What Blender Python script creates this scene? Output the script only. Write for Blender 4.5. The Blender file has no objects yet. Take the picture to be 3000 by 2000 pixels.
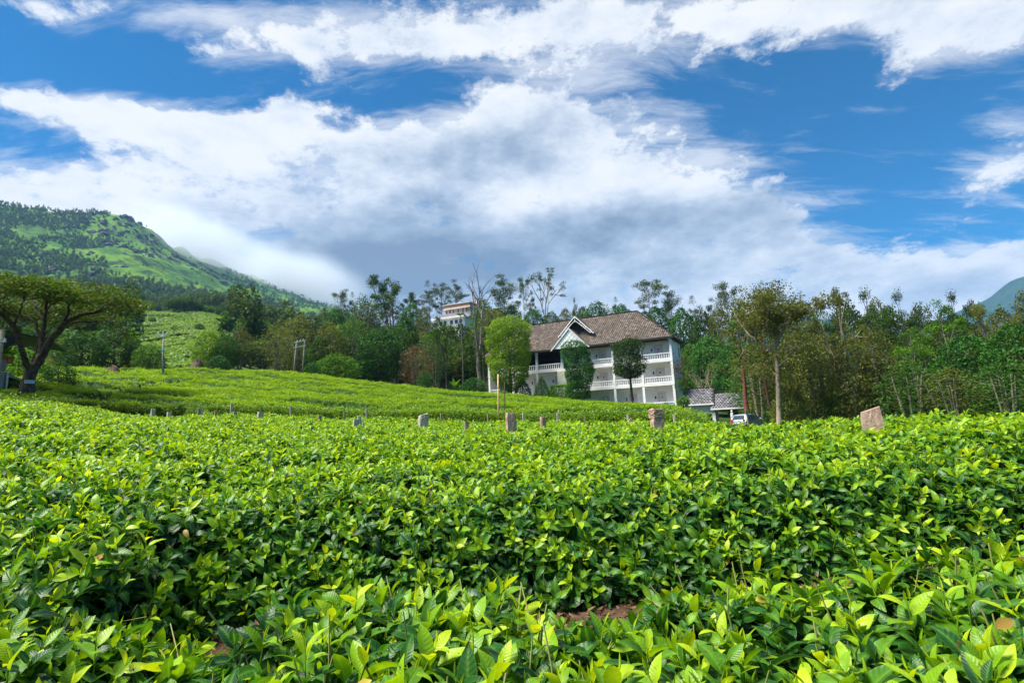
import bpy, math, random
import numpy as np
from mathutils import Vector, Matrix, Euler

SC = bpy.context.scene
COL = SC.collection
rng = np.random.default_rng(7)
random.seed(7)
R_ = math.radians

# ---------------------------------------------------------------- camera, light, exposure
EYE = 1.05                      # eye height above the soil under the camera
HAZE = 0.00009                  # density of the air
FPX = 1600.0                    # focal length in pixels of the 3000 x 2000 photograph
PITCH = math.atan(250.0 / FPX)
ROLL = R_(-2.5)
cam_d = bpy.data.cameras.new('camera')
cam_d.sensor_width = 36.0
cam_d.lens = FPX / 3000.0 * 36.0
cam_d.clip_start = 0.05
cam_d.clip_end = 30000.0
cam = bpy.data.objects.new('camera', cam_d)
COL.objects.link(cam)
CM = (Matrix.Rotation(R_(90) + PITCH, 4, 'X') @ Matrix.Rotation(ROLL, 4, 'Z'))
cam.matrix_world = Matrix.Translation((0, 0, EYE)) @ CM
SC.camera = cam
RM = np.array(CM.to_3x3())

SUN_EL, SUN_AZ = R_(60), R_(-104)       # azimuth from +Y towards +X; the sun stands high on the left
SUN_DIR = Vector((math.sin(SUN_AZ) * math.cos(SUN_EL), math.cos(SUN_AZ) * math.cos(SUN_EL), math.sin(SUN_EL)))
sun_d = bpy.data.lights.new('sun', 'SUN')
sun_d.energy = 5.0
sun_d.angle = R_(24)
sun_d.color = (1.0, 0.95, 0.86)
sun = bpy.data.objects.new('sun', sun_d)
sun.rotation_euler = (-SUN_DIR).to_track_quat('-Z', 'Y').to_euler()
COL.objects.link(sun)

VS = SC.view_settings
SC.display_settings.display_device = 'sRGB'
VS.view_transform = 'Standard'
VS.look = 'None'
VS.exposure = 1.2
VS.gamma = 1.0
VS.use_curve_mapping = False
CY = SC.cycles
CY.use_denoising = True
try:
    CY.denoiser = 'OPENIMAGEDENOISE'
    CY.denoising_prefilter = 'ACCURATE'
except Exception:
    pass
CY.max_bounces = 7
CY.diffuse_bounces = 3
CY.glossy_bounces = 2
CY.transmission_bounces = 4
CY.transparent_max_bounces = 10
CY.volume_bounces = 2
CY.use_adaptive_sampling = True
CY.adaptive_threshold = 0.015


def ray(px, py):
    return RM @ np.array([(px - 1500.0) / FPX, -(py - 1000.0) / FPX, -1.0])


def P(px, py, r):
    """world point on the ray of a photo pixel at horizontal distance r"""
    d = ray(px, py)
    return np.array([0, 0, EYE]) + d * (r / math.hypot(d[0], d[1]))


def proj(x, y, z):
    v = np.stack([np.asarray(x, float), np.asarray(y, float), np.asarray(z, float) - EYE], -1) @ RM
    return 1500 + FPX * v[..., 0] / -v[..., 2], 1000 - FPX * v[..., 1] / -v[..., 2]


def wid_m(px, wpx, r):
    """metres across the line of sight for a width in photo pixels"""
    d = ray(px, 1200)
    return wpx / FPX * r * d[1] / math.hypot(d[0], d[1])


_hp = np.linspace(-4000, 7000, 400)


def _haz(px):
    py = 1250 - (px - 1500) * math.tan(-ROLL)
    d = ray(px, py)
    return math.atan2(d[0], d[1])


_ha = np.array([_haz(p) for p in _hp])


def az2px(az):
    return np.interp(az, _ha, _hp)


def px2az(px):
    return np.interp(px, _hp, _ha)


# ---------------------------------------------------------------- node helpers
def nd(nt, t, **kw):
    n = nt.nodes.new(t)
    for k, v in kw.items():
        if k == 'i':
            for a, b in v.items():
                n.inputs[a].default_value = b
        else:
            setattr(n, k, v)
    return n


def mth(nt, op, a, b=None, c=None, clamp=False):
    n = nt.nodes.new('ShaderNodeMath')
    n.operation = op
    n.use_clamp = clamp
    for i, v in enumerate((a, b, c)):
        if v is None:
            continue
        if isinstance(v, (int, float)):
            n.inputs[i].default_value = v
        else:
            nt.links.new(v, n.inputs[i])
    return n.outputs[0]


def vmth(nt, op, a, b=None, s=None):
    n = nt.nodes.new('ShaderNodeVectorMath')
    n.operation = op
    for i, v in enumerate((a, b)):
        if v is None:
            continue
        if isinstance(v, (tuple, list)):
            n.inputs[i].default_value = v
        else:
            nt.links.new(v, n.inputs[i])
    if s is not None:
        if isinstance(s, (int, float)):
            n.inputs['Scale'].default_value = s
        else:
            nt.links.new(s, n.inputs['Scale'])
    return n.outputs[0]


def mix(nt, fac, a, b, mode='MIX'):
    n = nt.nodes.new('ShaderNodeMix')
    n.data_type = 'RGBA'
    n.blend_type = mode
    n.clamp_factor = True
    for i, v in ((0, fac), (6, a), (7, b)):
        if isinstance(v, (int, float)):
            n.inputs[i].default_value = v
        elif isinstance(v, (tuple, list)):
            n.inputs[i].default_value = (v[0], v[1], v[2], 1)
        else:
            nt.links.new(v, n.inputs[i])
    return n.outputs[2]


def ss(nt, x, lo, hi, a=0.0, b=1.0):
    n = nt.nodes.new('ShaderNodeMapRange')
    n.interpolation_type = 'SMOOTHSTEP'
    n.inputs[1].default_value = lo
    n.inputs[2].default_value = hi
    n.inputs[3].default_value = a
    n.inputs[4].default_value = b
    nt.links.new(x, n.inputs[0])
    return n.outputs[0]


def noise(nt, vec, scale, detail=4.0, rough=0.55, dist=0.0, out=0):
    n = nt.nodes.new('ShaderNodeTexNoise')
    n.inputs['Scale'].default_value = scale
    n.inputs['Detail'].default_value = detail
    n.inputs['Roughness'].default_value = rough
    n.inputs['Distortion'].default_value = dist
    if vec is not None:
        nt.links.new(vec, n.inputs['Vector'])
    return n.outputs[out]
# ---------------------------------------------------------------- world: Nishita sky with procedural clouds
W = bpy.data.worlds.new('World')
SC.world = W
W.use_nodes = True
W.cycles.sampling_method = 'MANUAL'
W.cycles.sample_map_resolution = 512
wt = W.node_tree
wt.nodes.clear()
wl = wt.links.new
w_out = nd(wt, 'ShaderNodeOutputWorld')
w_bg = nd(wt, 'ShaderNodeBackground')
SKY_STRENGTH = 0.052
w_bg.inputs['Strength'].default_value = SKY_STRENGTH
wl(w_bg.outputs[0], w_out.inputs[0])
sky = nd(wt, 'ShaderNodeTexSky', sky_type='NISHITA')
sky.sun_disc = False
sky.sun_elevation = SUN_EL
sky.sun_rotation = SUN_AZ
sky.altitude = 1500
sky.air_density = 1.0
sky.dust_density = 0.3
sky.ozone_density = 2.2
tc = nd(wt, 'ShaderNodeTexCoord')
DIR = vmth(wt, 'NORMALIZE', tc.outputs['Generated'])
hs = nd(wt, 'ShaderNodeHueSaturation', i={'Hue': 0.496, 'Saturation': 3.1, 'Value': 1.16})
wl(sky.outputs[0], hs.inputs['Color'])
blue = hs.outputs[0]


def blob_sum(items):
    """sum of soft ellipses on the sky; each: photo x, y, half width, half height (px), tilt (deg), amount"""
    acc = None
    for (px, py, wx, wy, tilt, amp) in items:
        c = ray(px, py); c /= np.linalg.norm(c)
        a = ray(px + 20, py); a /= np.linalg.norm(a); a = a - c * (a @ c); a /= np.linalg.norm(a)
        b = np.cross(c, a)                      # points down in the picture
        t = R_(tilt)
        a2 = a * math.cos(t) - b * math.sin(t); b2 = a * math.sin(t) + b * math.cos(t)
        m = Matrix((Vector(a2), Vector(b2), Vector(np.cross(a2, b2)))).transposed()
        k = 1.0 / (1.0 + ((px - 1500) ** 2 + (py - 1000) ** 2) / FPX ** 2) ** 0.6
        mp = nd(wt, 'ShaderNodeMapping', vector_type='TEXTURE')
        mp.inputs['Location'].default_value = c
        mp.inputs['Rotation'].default_value = m.to_euler()
        mp.inputs['Scale'].default_value = (2.2 * wx / FPX * k, 2.2 * wy / FPX * k, 2.0)
        wl(DIRW, mp.inputs['Vector'])
        g = nd(wt, 'ShaderNodeTexGradient', gradient_type='QUADRATIC_SPHERE')
        wl(mp.outputs[0], g.inputs['Vector'])
        acc = mth(wt, 'MULTIPLY_ADD', g.outputs['Fac'], amp * 1.15, acc if acc is not None else 0.0)
    return acc


# warp so that no blob keeps a clean outline
wn = noise(wt, DIR, 5.0, 3.0, 0.6, out=1)
wv = vmth(wt, 'SUBTRACT', wn, (0.5, 0.5, 0.5))
DIRW = vmth(wt, 'ADD', DIR, vmth(wt, 'SCALE', wv, s=0.10))
# streaky coordinates: cloud sheets seen in perspective
sep = nd(wt, 'ShaderNodeSeparateXYZ'); wl(DIR, sep.inputs[0])
zz = mth(wt, 'ADD', mth(wt, 'MAXIMUM', sep.outputs[2], 0.0), 0.22)
cb = nd(wt, 'ShaderNodeCombineXYZ')
wl(mth(wt, 'DIVIDE', sep.outputs[0], zz), cb.inputs[0])
wl(mth(wt, 'DIVIDE', sep.outputs[1], zz), cb.inputs[1])
PLANE = cb.outputs[0]
PLANEW = vmth(wt, 'ADD', PLANE, vmth(wt, 'SCALE', wv, s=0.07))

cover = blob_sum([
    (420, 540, 620, 130, 6, .55), (250, 640, 420, 130, 5, .5), (900, 640, 650, 230, 0, .6), (1380, 460, 430, 190, 10, .6),
    (1750, 560, 430, 170, 0, .5), (1500, 720, 900, 170, 0, .6), (2100, 660, 480, 130, 4, .3), (330, 300, 430, 60, -14, .55),
    (750, 350, 300, 75, -3, .5), (120, 200, 140, 50, -40, .15), (280, 30, 400, 95, -6, .5), (690, 130, 160, 75, 20, .22),
    (960, 130, 240, 100, 0, .42), (1300, 110, 400, 105, 4, .40), (1750, 90, 420, 100, 0, .22), (2450, 40, 620, 100, 4, .6), (2850, 110, 350, 150, 10, .5),
    (1750, 300, 420, 170, 0, .22), (2950, 480, 170, 120, 30, .55), (2560, 260, 200, 60, 35, .2), (2500, 350, 260, 60, 5, .16),
    (2150, 480, 300, 80, -10, .16), (2550, 860, 520, 70, 0, .42), (2920, 780, 200, 60, 10, .34), (2250, 720, 350, 70, 0, .2), (1050, 270, 200, 40, -10, .25),
    (560, 205, 560, 85, -9, -.5), (1150, 300, 330, 70, 6, -.28), (1850, 380, 420, 110, -6, -.16), (120, 400, 250, 60, -12, -.45), (60, 130, 260, 90, 0, -.4), (1250, 235, 330, 60, 5, -.3), (960, 400, 200, 40, -8, -.3),
    (2250, 200, 330, 80, -4, -.5), (2330, 330, 360, 80, -12, -.42), (2560, 500, 330, 130, -10, -.5), (2620, 650, 330, 130, 0, -.28), (2850, 300, 230, 80, 20, -.3),
    (900, 900, 900, 160, 0, .6), (1700, 860, 700, 110, 0, .5), (2400, 930, 800, 100, 0, .4),
])
n_big = noise(wt, vmth(wt, 'MULTIPLY', DIR, (1.0, 1.0, 1.7)), 5.6, 9.0, 0.67, 0.0)
n_det = noise(wt, PLANE, 7.0, 7.0, 0.68, 0.0)
n_far = noise(wt, DIR, 1.6, 1.0, 0.5)
st = nd(wt, 'ShaderNodeMapping'); st.inputs['Rotation'].default_value = (0, 0, R_(35)); st.inputs['Scale'].default_value = (1.0, 3.6, 1.0)
wl(PLANEW, st.inputs['Vector'])
n_cir = noise(wt, st.outputs[0], 3.0, 7.0, 0.68, 0.3)
base = mth(wt, 'MULTIPLY_ADD', mth(wt, 'SUBTRACT', n_far, 0.5), 0.5, 0.435)
low_h = ss(wt, sep.outputs[2], 0.30, 0.05, 0.0, 0.42)
base = mth(wt, 'ADD', base, low_h)
cover = ss(wt, cover, -0.55, 0.75, -0.46, 0.40)
cov = mth(wt, 'ADD', cover, base)
dens_c = mth(wt, 'ADD', cov, mth(wt, 'ADD', mth(wt, 'MULTIPLY', mth(wt, 'SUBTRACT', n_big, 0.5), 1.75), mth(wt, 'MULTIPLY', mth(wt, 'SUBTRACT', n_det, 0.5), 1.15)))
a_cum = ss(wt, dens_c, 0.50, 0.84)
dens_w = mth(wt, 'ADD', mth(wt, 'MULTIPLY', cov, 0.62), mth(wt, 'MULTIPLY', mth(wt, 'SUBTRACT', n_cir, 0.5), 1.35))
a_cir = ss(wt, dens_w, 0.16, 0.70, 0.0, 0.74)
a_bank = ss(wt, mth(wt, 'MULTIPLY_ADD', mth(wt, 'SUBTRACT', n_big, 0.5), 0.85, cover), 0.21, 0.38)
alpha = mth(wt, 'MAXIMUM', mth(wt, 'MAXIMUM', a_cum, a_bank), a_cir)

dark = blob_sum([
    (1300, 600, 430, 170, 22, .62), (1000, 760, 620, 170, 0, .55), (1780, 690, 560, 95, 8, .72), (1500, 790, 800, 130, 0, .5), (1500, 400, 260, 90, 10, .35),
    (2150, 640, 300, 60, 0, .3), (2870, 830, 240, 60, 0, .25), (800, 760, 420, 110, 8, .36), (1150, 860, 500, 90, 0, .6), (2300, 860, 350, 45, 0, .2),
    (1700, 580, 330, 48, 6, -.7), (500, 560, 500, 150, 0, -.35), (1300, 330, 300, 50, 0, -.25), (1750, 810, 300, 40, 8, -.3),
])
dk = mth(wt, 'ADD', mth(wt, 'MULTIPLY_ADD', dark, 0.60, 0.11), mth(wt, 'MULTIPLY', mth(wt, 'SUBTRACT', noise(wt, vmth(wt, 'MULTIPLY', DIR, (1.0, 1.0, 2.0)), 8.0, 7.0, 0.64, 0.0), 0.5), 1.5))
dk = mth(wt, 'ADD', dk, mth(wt, 'MULTIPLY', mth(wt, 'SUBTRACT', dens_c, 0.8), 0.16))
K = 1.0 / SKY_STRENGTH
ramp = nd(wt, 'ShaderNodeValToRGB')
wl(dk, ramp.inputs[0])
e = ramp.color_ramp.elements
e[0].position = 0.0; e[0].color = (0.97 , 0.98, 1.0, 1)
e[1].position = 1.0; e[1].color = (0.22, 0.29, 0.40, 1)
for p_, c_ in ((0.18, (0.86, 0.90, 0.96, 1)), (0.45, (0.58, 0.66, 0.78, 1)), (0.7, (0.38, 0.47, 0.60, 1))):
    q = e.new(p_); q.color = c_
ccol = vmth(wt, 'SCALE', ramp.outputs[0], s=K * 0.435)
# thin cloud takes on the blue behind it
final = mix(wt, alpha, blue, ccol)
wl(final, w_bg.inputs['Color'])
# ---------------------------------------------------------------- helpers: numbers
def _h(ix, iy, seed):
    n = (ix.astype(np.int64) * 374761393 + iy.astype(np.int64) * 668265263 + seed * 974711) & 0xffffffff
    n = ((n ^ (n >> 13)) * 1274126177) & 0xffffffff
    return ((n ^ (n >> 16)) & 0xffff) / 65535.0


def vn(x, y, seed=0):
    x = np.asarray(x, float); y = np.asarray(y, float)
    ix = np.floor(x); iy = np.floor(y)
    fx = x - ix; fy = y - iy
    fx = fx * fx * (3 - 2 * fx); fy = fy * fy * (3 - 2 * fy)
    a = _h(ix, iy, seed); b = _h(ix + 1, iy, seed); c = _h(ix, iy + 1, seed); d = _h(ix + 1, iy + 1, seed)
    return (a * (1 - fx) + b * fx) * (1 - fy) + (c * (1 - fx) + d * fx) * fy


def fbm(x, y, o=4, seed=0, g=0.5):
    s = 0; a = 1; t = 0
    for i in range(o):
        s = s + a * vn(x, y, seed + i * 17); t += a; a *= g; x = np.asarray(x) * 2.03 + 5.1; y = np.asarray(y) * 2.03 + 9.7
    return s / t


def sstep(a, b, x):
    t = np.clip((x - a) / (b - a), 0, 1)
    return t * t * (3 - 2 * t)


# ---------------------------------------------------------------- helpers: objects
def mesh_np(name, V, F, mat=None, attrs=None, smooth=False):
    """mesh from numpy: V (n,3), F (m,k) one face size"""
    V = np.asarray(V, np.float32); F = np.asarray(F, np.int32)
    me = bpy.data.meshes.new(name)
    me.vertices.add(len(V)); me.vertices.foreach_set('co', V.ravel())
    if len(F):
        k = F.shape[1]
        me.loops.add(F.size); me.loops.foreach_set('vertex_index', F.ravel())
        me.polygons.add(len(F))
        me.polygons.foreach_set('loop_start', np.arange(0, F.size, k, dtype=np.int32))
        me.polygons.foreach_set('loop_total', np.full(len(F), k, np.int32))
        if smooth:
            me.polygons.foreach_set('use_smooth', np.ones(len(F), bool))
    for an, (typ, arr) in (attrs or {}).items():
        at = me.attributes.new(an, typ, 'POINT')
        arr = np.asarray(arr, np.int32 if typ == 'INT' else np.float32)
        at.data.foreach_set('vector' if typ == 'FLOAT_VECTOR' else 'value', arr.ravel())
    me.update()
    me.validate()
    if mat:
        me.materials.append(mat)
    return me


def link(name, me, parent=None, kind=None, label=None, cat=None, group=None, loc=None):
    o = bpy.data.objects.new(name, me)
    COL.objects.link(o)
    if parent:
        o.parent = parent
    if loc is not None:
        o.location = loc
    return tag(o, kind, label, cat, group)


def tag(o, kind=None, label=None, cat=None, group=None):
    for k, v in (('kind', kind), ('label', label), ('category', cat), ('group', group)):
        if v:
            o[k] = v
    return o


def thing(name, label, cat, loc=(0, 0, 0), rz=0.0, group=None):
    o = bpy.data.objects.new(name, None)
    o.empty_display_size = 0.2
    COL.objects.link(o)
    o.location = loc
    o.rotation_euler = (0, 0, rz)
    return tag(o, None, label, cat, group)


class MB:
    """collects boxes, bars, tubes and prisms and links them as one mesh"""
    def __init__(s):
        s.v = []; s.f = []

    def add(s, V, F):
        o = len(s.v)
        s.v += [tuple(map(float, p)) for p in V]
        s.f += [tuple(int(i) + o for i in f) for f in F]
        return s

    def box(s, x0, x1, y0, y1, z0, z1):
        V = [(x0, y0, z0), (x1, y0, z0), (x1, y1, z0), (x0, y1, z0), (x0, y0, z1), (x1, y0, z1), (x1, y1, z1), (x0, y1, z1)]
        return s.add(V, [(3, 2, 1, 0), (4, 5, 6, 7), (0, 1, 5, 4), (1, 2, 6, 5), (2, 3, 7, 6), (3, 0, 4, 7)])

    def bar(s, a, b, w, h, up=(0, 0, 1)):
        a = Vector(a); b = Vector(b); d = (b - a).normalized()
        u = Vector(up)
        if abs(d.dot(u)) > 0.98:
            u = Vector((0, 1, 0))
        sx = d.cross(u).normalized(); sz = sx.cross(d)
        V = []
        for p in (a, b):
            for i, j in ((-1, -1), (1, -1), (1, 1), (-1, 1)):
                V.append(p + sx * (i * w / 2) + sz * (j * h / 2))
        return s.add(V, [(3, 2, 1, 0), (4, 5, 6, 7), (0, 1, 5, 4), (1, 2, 6, 5), (2, 3, 7, 6), (3, 0, 4, 7)])

    def prism(s, poly, y0, y1):
        """polygon in x,z extruded along y"""
        n = len(poly)
        V = [(p[0], y0, p[1]) for p in poly] + [(p[0], y1, p[1]) for p in poly]
        F = [tuple(range(n)), tuple(range(2 * n - 1, n - 1, -1))] + [(i, i + n, (i + 1) % n + n, (i + 1) % n) for i in range(n)]
        return s.add(V, F)

    def tube(s, pts, rad, n=6, cap=True):
        V, F = tube_np(np.array(pts, float), np.array(rad, float) * np.ones(len(pts)), n)
        o = len(s.v)
        s.add(V, F)
        if cap:
            m = len(pts)
            s.f.append(tuple(o + i for i in range(n))[::-1])
            s.f.append(tuple(o + (m - 1) * n + i for i in range(n)))
        return s

    def mesh(s, name, mat=None, smooth=False, bevel=0):
        me = bpy.data.meshes.new(name)
        me.from_pydata(s.v, [], s.f)
        if smooth:
            me.polygons.foreach_set('use_smooth', np.ones(len(me.polygons), bool))
        me.update()
        if mat:
            me.materials.append(mat)
        return me

    def build(s, name, mat, parent=None, smooth=False, **kw):
        return link(name, s.mesh(name, mat, smooth), parent, **kw)


def tube_np(pts, rad, n=6):
    m = len(pts)
    d = np.gradient(pts, axis=0)
    d /= np.linalg.norm(d, axis=1, keepdims=True) + 1e-9
    ref = np.array([0.0, 0.0, 1.0]) if abs(d[0][2]) < 0.9 else np.array([1.0, 0.0, 0.0])
    a = np.cross(d, ref); a /= np.linalg.norm(a, axis=1, keepdims=True) + 1e-9
    b = np.cross(d, a)
    t = np.arange(n) / n * 2 * np.pi
    V = pts[:, None, :] + rad[:, None, None] * (np.cos(t)[None, :, None] * a[:, None, :] + np.sin(t)[None, :, None] * b[:, None, :])
    i = np.arange(m - 1)[:, None] * n; j = np.arange(n)[None, :]
    F = np.stack([i + j, i + (j + 1) % n, i + n + (j + 1) % n, i + n + j], -1).reshape(-1, 4)
    return V.reshape(-1, 3), F


class NB:
    """numpy collector for tubes"""
    def __init__(s):
        s.V = []; s.F = []; s.n = 0

    def tube(s, pts, rad, n=6):
        V, F = tube_np(np.asarray(pts, float), np.asarray(rad, float), n)
        s.V.append(V); s.F.append(F + s.n); s.n += len(V)

    def mesh(s, name, mat):
        return mesh_np(name, np.concatenate(s.V), np.concatenate(s.F), mat, smooth=True)


# ---------------------------------------------------------------- materials
MATS = {}


def mat(name, col, rough=0.8, col2=None, scale=4.0, detail=5.0, bump=0.0, bscale=None, spec=0.3, metal=0.0, coord='Object', contrast=(0.35, 0.65), trans=0.0, dist=0.02):
    m = bpy.data.materials.new(name); m.use_nodes = True
    nt = m.node_tree; b = nt.nodes['Principled BSDF']
    b.inputs['Roughness'].default_value = rough
    b.inputs['Specular IOR Level'].default_value = spec
    b.inputs['Metallic'].default_value = metal
    b.inputs['Transmission Weight'].default_value = trans
    t = nd(nt, 'ShaderNodeTexCoord')
    if col2:
        f = ss(nt, noise(nt, t.outputs[coord], scale, detail, 0.6), *contrast)
        nt.links.new(mix(nt, f, col, col2), b.inputs['Base Color'])
    else:
        b.inputs['Base Color'].default_value = (*col, 1)
    if bump:
        bp = nd(nt, 'ShaderNodeBump', i={'Strength': bump, 'Distance': dist})
        nt.links.new(noise(nt, t.outputs[coord], bscale or scale * 3, 4.0), bp.inputs['Height'])
        nt.links.new(bp.outputs[0], b.inputs['Normal'])
    MATS[name] = m
    return m


def leafmat(name, dark, light, trans=0.35, rough=0.6, spec=0.15, third=None, objvar=0.25, tint=(1.0, 1.0, 0.6)):
    """foliage: colour runs with the per-leaf value lv, each plant a little different"""
    m = bpy.data.materials.new(name); m.use_nodes = True
    nt = m.node_tree
    b = nt.nodes['Principled BSDF']; out = nt.nodes['Material Output']
    at = nd(nt, 'ShaderNodeAttribute', attribute_name='lv')
    oi = nd(nt, 'ShaderNodeObjectInfo')
    c = mix(nt, at.outputs['Fac'], dark, light)
    if third:
        c = mix(nt, ss(nt, at.outputs['Fac'], 0.86, 0.97), c, third)
    v = mth(nt, 'MULTIPLY_ADD', oi.outputs['Random'], 2 * objvar, 1 - objvar)
    c = vmth(nt, 'SCALE', c, s=v)
    nt.links.new(c, b.inputs['Base Color'])
    b.inputs['Roughness'].default_value = rough
    b.inputs['Specular IOR Level'].default_value = spec
    tr = nd(nt, 'ShaderNodeBsdfTranslucent')
    nt.links.new(vmth(nt, 'MULTIPLY', c, (1.5 * tint[0], 1.5 * tint[1], 1.5 * tint[2])), tr.inputs[0])
    ms = nd(nt, 'ShaderNodeMixShader', i={0: trans})
    nt.links.new(b.outputs[0], ms.inputs[1]); nt.links.new(tr.outputs[0], ms.inputs[2])
    nt.links.new(ms.outputs[0], out.inputs[0])
    MATS[name] = m
    return m


# ---------------------------------------------------------------- scatter with geometry nodes (only for what nobody could count)
def scatter(name, pts, rot, scl, protos, parent=None, **kw):
    me = mesh_np(name, pts, np.zeros((0, 3)), attrs={
        'rot': ('FLOAT_VECTOR', rot), 'scl': ('FLOAT', scl), 'pid': ('INT', rng.integers(0, len(protos), len(pts)))})
    for m in {m.name: m for p in protos for m in p.data.materials}.values():
        me.materials.append(m)
    o = link(name, me, parent, **kw)
    ng = bpy.data.node_groups.new(name, 'GeometryNodeTree')
    ng.interface.new_socket('Geometry', in_out='INPUT', socket_type='NodeSocketGeometry')
    ng.interface.new_socket('Geometry', in_out='OUTPUT', socket_type='NodeSocketGeometry')
    gi = ng.nodes.new('NodeGroupInput'); go = ng.nodes.new('NodeGroupOutput')
    m2p = ng.nodes.new('GeometryNodeMeshToPoints')
    ng.links.new(gi.outputs[0], m2p.inputs['Mesh'])
    jn = ng.nodes.new('GeometryNodeJoinGeometry')
    for p in protos:
        n = ng.nodes.new('GeometryNodeObjectInfo')
        n.inputs['Object'].default_value = p
        n.inputs['As Instance'].default_value = True
        ng.links.new(n.outputs['Geometry'], jn.inputs[0])
    iop = ng.nodes.new('GeometryNodeInstanceOnPoints')
    iop.inputs['Pick Instance'].default_value = True
    ng.links.new(m2p.outputs[0], iop.inputs['Points'])
    ng.links.new(jn.outputs[0], iop.inputs['Instance'])

    def na(nm, t):
        n = ng.nodes.new('GeometryNodeInputNamedAttribute'); n.data_type = t; n.inputs[0].default_value = nm
        return n.outputs[0]
    e2r = ng.nodes.new('FunctionNodeEulerToRotation')
    ng.links.new(na('rot', 'FLOAT_VECTOR'), e2r.inputs[0])
    ng.links.new(e2r.outputs[0], iop.inputs['Rotation'])
    ng.links.new(na('scl', 'FLOAT'), iop.inputs['Scale'])
    ng.links.new(na('pid', 'INT'), iop.inputs['Instance Index'])
    ng.links.new(iop.outputs[0], go.inputs[0])
    md = o.modifiers.new('scatter', 'NODES'); md.node_group = ng
    return o


def proto(name, me):
    return bpy.data.objects.new(name, me)
# ---------------------------------------------------------------- ground: height of the tea tops / terrain seen along photo columns
COLS = {
    0: [(1, -.55), (2.5, -.5), (6.5, 0.0), (12, .62), (25, 2.0), (30, 2.65), (38, 4.1), (50, 6.6), (65, 10), (100, 13), (150, 26), (200, 38), (300, 66), (500, 117), (800, 200)],
    300: [(1, -.55), (2.5, -.5), (6.5, -.06), (12, .42), (20, 1.0), (27, 1.55), (31.5, 2.4), (45, 4.8), (70, 9.5), (100, 12.5), (150, 26), (200, 38), (300, 67), (500, 117), (800, 200)],
    450: [(1, -.55), (2.5, -.5), (7, -.08), (12, .3), (20, .82), (25, 1.05), (29, 1.2), (31, 2.1), (45, 4.5), (72, 9.6), (100, 13), (150, 27), (200, 40), (300, 68), (500, 117), (800, 196)],
    600: [(1, -.55), (2.5, -.5), (7, -.1), (12, .2), (20, .78), (26, 1.15), (28.4, 1.8), (45, 4.2), (75, 9.6), (100, 14), (150, 28), (200, 42), (300, 68), (500, 116), (800, 190)],
    850: [(1, -.55), (2.5, -.5), (7, -.14), (12, .1), (24, .8), (26.5, 1.4), (45, 3.6), (73, 8.5), (90, 9.5), (110, 12), (150, 21), (200, 33), (300, 55), (500, 100), (800, 160)],
    1000: [(1, -.55), (2.5, -.5), (7, -.16), (12, .03), (17, .25), (23, .58), (24.8, 1.06), (45, 3.15), (72, 7.4), (90, 8.2), (110, 10), (150, 20), (200, 30), (300, 44), (500, 85), (800, 130)],
    1350: [(1, -.55), (2.5, -.5), (7, -.21), (12, -.06), (20, .2), (22, .7), (45, 2.3), (76, 5.0), (90, 6.5), (110, 10), (140, 21), (160, 24), (200, 27), (300, 28), (500, 30), (800, 30)],
    1500: [(1, -.55), (2.5, -.5), (7, -.24), (11, -.08), (19, .08), (20.9, .5), (45, 1.97), (76, 4.3), (90, 5.3), (110, 9), (150, 19), (200, 24), (300, 26), (500, 28), (800, 25)],
    1750: [(1, -.55), (2.5, -.5), (7, -.24), (12, -.1), (16, -.02), (18.7, .36), (45, 1.5), (76, 2.7), (95, 3.2), (110, 7), (150, 17), (200, 22), (300, 24), (500, 24), (800, 20)],
    2000: [(1, -.55), (2.5, -.5), (7, -.24), (10, -.15), (14, -.08), (17.5, .2), (30, .43), (45, .8), (65, 1.5), (78, 1.4), (95, 1.0), (120, 4), (150, 13), (200, 21), (300, 25), (500, 24), (800, 20)],
    2090: [(1, -.55), (2.5, -.5), (7, -.2), (12, -.1), (15, -.02), (20, .05), (26, -.2), (40, -.6), (60, -.62), (90, -.4), (120, 1), (150, 8), (200, 20), (300, 26), (500, 20), (800, 20)],
    2500: [(1, -.55), (2.5, -.47), (4, -.36), (6.4, -.25), (8, -.12), (9, -.10), (12, -.5), (20, -.65), (60, -.65), (100, -1), (200, 0), (300, 2), (800, 10)],
    3000: [(1, -.55), (2.5, -.47), (4, -.36), (7, -.22), (9, -.2), (13, -.6), (20, -.75), (60, -.75), (100, -1.0), (200, 0), (800, 10)],
}
GA = np.radians(np.arange(-180, 180.01, 0.5))
GR = np.concatenate([[0.3], np.geomspace(0.6, 820, 190)])
_tp = sorted(COLS)
_tv = np.array([np.interp(np.log(GR), np.log([q[0] for q in COLS[p]]), [q[1] for q in COLS[p]]) for p in _tp])
_ta = [px2az(p) for p in _tp]
_tv = _tv * (1 + (np.cos(np.array(_ta))[:, None] - 1) * sstep(3, 8, GR)[None, :])      # table heights are per forward depth
_ta2 = np.concatenate([[-math.pi], [_ta[0] - 0.6], _ta, [_ta[-1] + 0.6], [math.pi]])
_avg = (_tv[0] * 0.25 + _tv[-1] * 0.75) * 0.5
_tv2 = np.concatenate([[_avg], [_tv[0]], _tv, [_tv[-1]], [_avg]])
GT = np.stack([np.interp(GA, _ta2, _tv2[:, k]) for k in range(len(GR))], 1)     # (az, r)
for _ in range(10):                                   # soften the table's creases
    GT = np.pad(GT, ((1, 1), (0, 0)), mode='wrap')
    GT = (GT[:-2] + 2 * GT[1:-1] + GT[2:]) / 4
for _ in range(2):
    Q = np.pad(GT, ((0, 0), (1, 1)), mode='edge'); GT = (Q[:, :-2] + 2 * Q[:, 1:-1] + Q[:, 2:]) / 4
_lgr = np.log(GR)


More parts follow.
